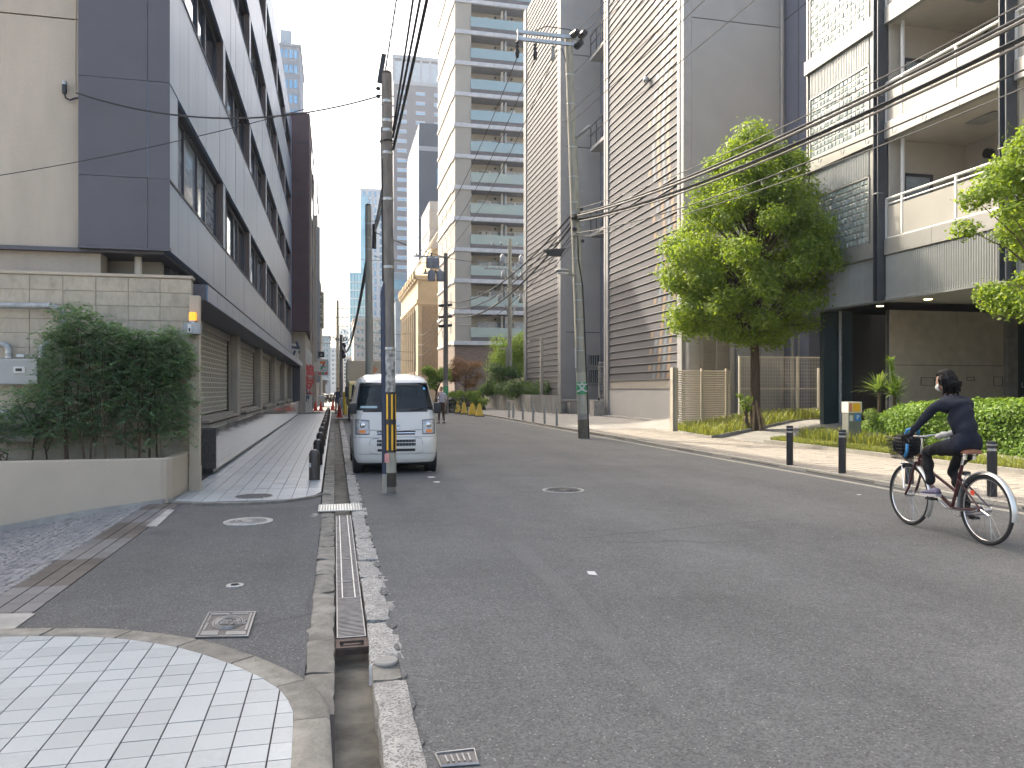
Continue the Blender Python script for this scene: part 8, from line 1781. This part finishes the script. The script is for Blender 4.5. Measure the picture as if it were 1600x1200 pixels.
b = MB(); b.bb(13.05, 14.4, 4.5, 14.4, .1, 1.08); b.add([(13.05, 14.4, .1), (14.4, 14.4, .1), (14.4, 17.0, .1), (13.05, 17.0, .1), (13.05, 14.4, 1.06), (14.4, 14.4, 1.06), (14.4, 15.9, .9), (13.05, 15.9, .9), (14.4, 17.0, .4), (13.05, 17.0, .4)], [(0, 4, 7, 9, 3), (1, 2, 8, 6, 5), (4, 5, 6, 7), (7, 6, 8, 9), (3, 9, 8, 2), (0, 1, 5, 4)]); b.build('branches', mat('hedge_core', (.035, .05, .02), .9, var=.4, scale=15), hd)  # solid block, coloured dark like the shaded inside of the hedge
# yucca and tall leafy stems behind the ticket machine
def blades(c, n, L_, w, droop, rnd, tilt=1.0):
    V = []; F = []
    for i in range(n):
        a = rnd.uniform(0, 6.28); e = rnd.uniform(.15, 1.35) * tilt; L2 = L_ * rnd.uniform(.7, 1.1); d = Vector((math.cos(a) * math.cos(e), math.sin(a) * math.cos(e), math.sin(e))); s_ = d.cross(Vector((0, 0, 1))).normalized(); k = len(V)
        for q in range(5):
            u = q / 4; p = Vector(c) + d * L2 * u - Vector((0, 0, droop * u * u * L2)); ww = w * (1 - u) ** .7 * (.6 + .4 * min(1, u * 4)); V += [tuple(p - s_ * ww), tuple(p + s_ * ww)]
        for q in range(4): F.append((k + q * 2, k + q * 2 + 1, k + q * 2 + 3, k + q * 2 + 2))
    return V, F
rnd = random.Random(4)
yl = leafmat('yucca_leaf', (.12, .20, .06), (.22, .30, .10), .3)
for (px, py, d, n, L_, lab) in ((1373, 612, 19.2, 95, .80, 'spiky yucca rosette left of the taller one by the ticket machine'), (1396, 618, 18.9, 95, .74, 'spiky yucca rosette close to the hedge end, right of the other yucca')):
    x, y = AT(px, d); z = ZZ(py, x, y); t = thing('yucca_plant', lab, 'plant', (x, y, lz(x))); MB().tube([(x, y, lz(x) - .05), (x + .03, y, z)], [.05, .04], 8).build('stem', M['bark'], t)
    V, F = blades((x, y, z), n, L_, .034, .3, rnd); me = MB().add(V, F).build('leaves', yl, t)
x, y = AT(1392, 18.6); t = thing('leafy_stem_plant', 'tall narrow leafy stem rising above the yuccas before the dark wall', 'plant', (x, y, lz(x))); zt_ = ZZ(562, x, y); xb_, zb_ = AT(1410, 18.6)[0], ZZ(640, x, y)
MB().tube([(xb_, y, .2), (xb_, y, zb_), (x + .06, y, (zb_ + zt_) / 2), (x - .03, y, zt_)], [.02, .016, .012, .005], 6).build('stem', M['leaf_dark'], t); V = []; F = []
for i in range(70):
    u = rnd.random() ** .8; p = Vector((xb_, y, zb_)).lerp(Vector((x - .03, y, zt_)), u); v_, f_ = blades(p, 4, .24, .016, .3, rnd, .8); k = len(V); V += v_; F += [tuple(q + k for q in f) for f in f_]
MB().add(V, F).build('leaves', M['leaf_hedge'], t)
x, y = AT(1366, 18.9); t = thing('potted_shrub', 'airy pale leaved shrub growing from the clay pot', 'plant', (x, y, .3)); foliage('foliage', [((x, y, .75), .25), ((x + .1, y, .55), .22), ((x - .1, y, .9), .18)], 1400, .07, yl, t, aspect=.3)
# shrub in the left planter: arching sprays of small leaflets
def sprays(nm, n, x0, x1, y0, y1, topf, m, parent, rnd, leaf=.034, L_=.5, zb=.62):
    V = []; F = []; o0 = worldloc(parent)
    for i in range(n):
        x = rnd.uniform(x0, x1); y = rnd.uniform(y0, y1); zt = topf(x); z = zb + .12 + (zt - zb - .12) * rnd.random() ** .62; a = rnd.gauss(-math.pi / 2, 1.1) if rnd.random() < .65 else rnd.uniform(0, 6.28); el = rnd.uniform(-.1, .9); d = Vector((math.cos(a) * math.cos(el), math.sin(a) * math.cos(el) * .7, math.sin(el))); LL = L_ * rnd.uniform(.5, 1.15) * (.75 if z > zt - .3 else 1)
        p0 = Vector((x, y, z)) - d * LL * .5; s_ = d.cross(Vector((0, 0, 1))).normalized(); nl = int(LL / .022)
        for q in range(nl):
            u = q / nl; p = p0 + d * LL * u - Vector((0, 0, .5 * u * u * LL)); dd = (d - Vector((0, 0, u))).normalized(); lw = leaf * (1.15 - .7 * u)
            for sg in (-1, 1):
                tdir = (s_ * sg * .85 + dd * .5 + Vector((0, 0, rnd.gauss(0, .25)))).normalized(); wv = tdir.cross(Vector((0, 0, 1))).normalized() * lw * .24; k = len(V)
                V += [tuple(p - o0), tuple(p + tdir * lw * .5 + wv - o0), tuple(p + tdir * lw - o0), tuple(p + tdir * lw * .5 - wv - o0)]; F.append((k, k + 1, k + 2, k + 3))
    me = bpy.data.meshes.new(nm); me.from_pydata(V, [], F); me.materials.append(m); return link(bpy.data.objects.new(nm, me), parent)
def shrub_top(x):
    px = 800 + 1200 * (x * cT - 11.5 * sT) / DD(x, 11.5)
    tb_ = [(-60, 655), (0, 640), (20, 600), (62, 590), (70, 520), (90, 485), (115, 465), (135, 480), (160, 492), (200, 510), (240, 515), (262, 505), (285, 515), (300, 545)]
    for (a, ya), (c, yc) in zip(tb_[:-1], tb_[1:]):
        if px <= c: py = ya + (yc - ya) * max(0, (px - a) / (c - a)); break
    else: py = 560
    return ZZ(py, x, 11.5)
rnd = random.Random(12); xl0, xl1 = XY(0, 11.5), XY(296, 11.5)
for i, (a, c, lab) in enumerate(((xl0 - .3, XY(75, 11.5), 'low green shrub below the gas meter at the left end of the planter'), (XY(68, 11.5), xl1, 'large dense dark green shrub with fine leaves in the beige planter'))):
    t = thing('shrub', lab, 'shrub', ((a + c) / 2, 11.55, .5)); n = 300 if i == 0 else 1900
    sprays('foliage', n, a, c, 11.15, 11.95, shrub_top, M['leaf_shrub'], t, rnd, .060, .44)
    b = MB()
    for k in range(5 if i == 0 else 11):
        x = rnd.uniform(a + .1, c - .1); y = rnd.uniform(11.3, 11.85); h = shrub_top(x) - .5 - rnd.uniform(.2, .7); b.tube([(x, y, .48), (x + rnd.gauss(0, .05), y, .5 + h * .45), (x + rnd.gauss(0, .12), y + rnd.gauss(0, .05), .5 + h)], [.016, .011, .004], 6)
        if rnd.random() < .6: b.tube([(x, y, .5 + h * .25), (x + rnd.gauss(0, .15), y, .5 + h * .6)], [.009, .003], 5)
    b.build('stems', M['bark'], t)
# planted wall hedge and distant greenery
t = thing('low_hedge', 'loose low hedge on top of the grey concrete planter wall', 'hedge', (B_ := (*AT(815, 53), PZ)))
cl = []; rnd = random.Random(8)
for i in range(46): px = rnd.uniform(757, 872); d = rnd.uniform(50, 58) + max(0, (800 - px) / 5); x, y = AT(px, d); cl.append(((x, y, PZ + rnd.uniform(.0, .75)), rnd.uniform(.4, .7)))
foliage('foliage', cl, 22000, .14, M['leaf_dark'], t)
def bush(nm, lab, px, py, d, rx, rz, n, ls, m, cat='shrub', k=9, seed=1, trunk=True):
    rn = random.Random(seed); x, y = AT(px, d); zc = ZZ(py, x, y); t = thing(nm, lab, cat, (x, y, 0)); c = [((x + rn.uniform(-1, 1) * rx * .7, y + rn.uniform(-1, 1) * rx * .6, zc + rn.uniform(-1, 1) * rz * .7), rn.uniform(.35, .55) * min(rx, rz)) for _ in range(k)]
    foliage('foliage', c, n, ls, m, t)
    if trunk: b = MB(); [b.tube([(x + rn.uniform(-.2, .2), y, 0), (x, y, zc * .6), q[0]], [.06, .045, .015], 6) for q in c[:6]]; b.build('stems', M['bark'], t)
lt = leafmat('lime_leaf', (.13, .22, .04), (.24, .33, .07), .4)
bush('garden_tree', 'light green tree between the apartment tower and the louvred building', 802, 556, 62, 2.2, 2.2, 16000, .16, lt, 'tree', 26, 2)
bush('garden_shrub', 'dark green shrub below the light tree left of the portal frame', 783, 590, 60, 1.9, 1.2, 9000, .15, M['leaf_dark'], 'shrub', 16, 3)
bush('street_bush', 'bright green round bush left of the far transformer pole', 682, 592, 52, .95, .95, 5500, .13, lt, 'shrub', 12, 4)
bush('red_leaved_tree', 'small reddish brown leaved tree right of the far pole', 727, 582, 55, 1.5, 1.1, 5200, .13, M['leaf_red'], 'tree', 13, 5)
bush('flowering_bush', 'pale leaved bush under the red leaved tree', 728, 624, 52, 1.5, .7, 5200, .12, lt, 'shrub', 12, 6)
bush('dark_bush', 'dark green bush at the foot of the far transformer pole', 711, 624, 54, 1.4, .8, 4200, .13, M['leaf_dark'], 'shrub', 12, 7)
bush('side_bush', 'yellow green bush trailing over the left end of the planted wall', 755, 625, 56, .8, .7, 3000, .11, lt, 'shrub', 8, 8)
x, y = AT(1352, 19.6)
bush('bed_sapling', 'small bright sapling beside the stakes of the street tree', 1166, 628, 24.2, .35, .35, 500, .09, lt, 'plant', 5, 9)
# ================================================================ HAZE
hm = bpy.data.materials.new('haze'); hm.use_nodes = True; hn = hm.node_tree; hn.nodes.clear(); ho = hn.nodes.new('ShaderNodeOutputMaterial'); pvn = hn.nodes.new('ShaderNodeVolumePrincipled')
pvn.inputs['Color'].default_value = (.82, .90, 1, 1); pvn.inputs['Density'].default_value = .00045; pvn.inputs['Anisotropy'].default_value = .35; hn.links.new(pvn.outputs[0], ho.inputs['Volume'])
hz = MB().bb(-610, 610, -310, 910, -1.75, 135).build('haze', hm); hz['kind'] = 'stuff'
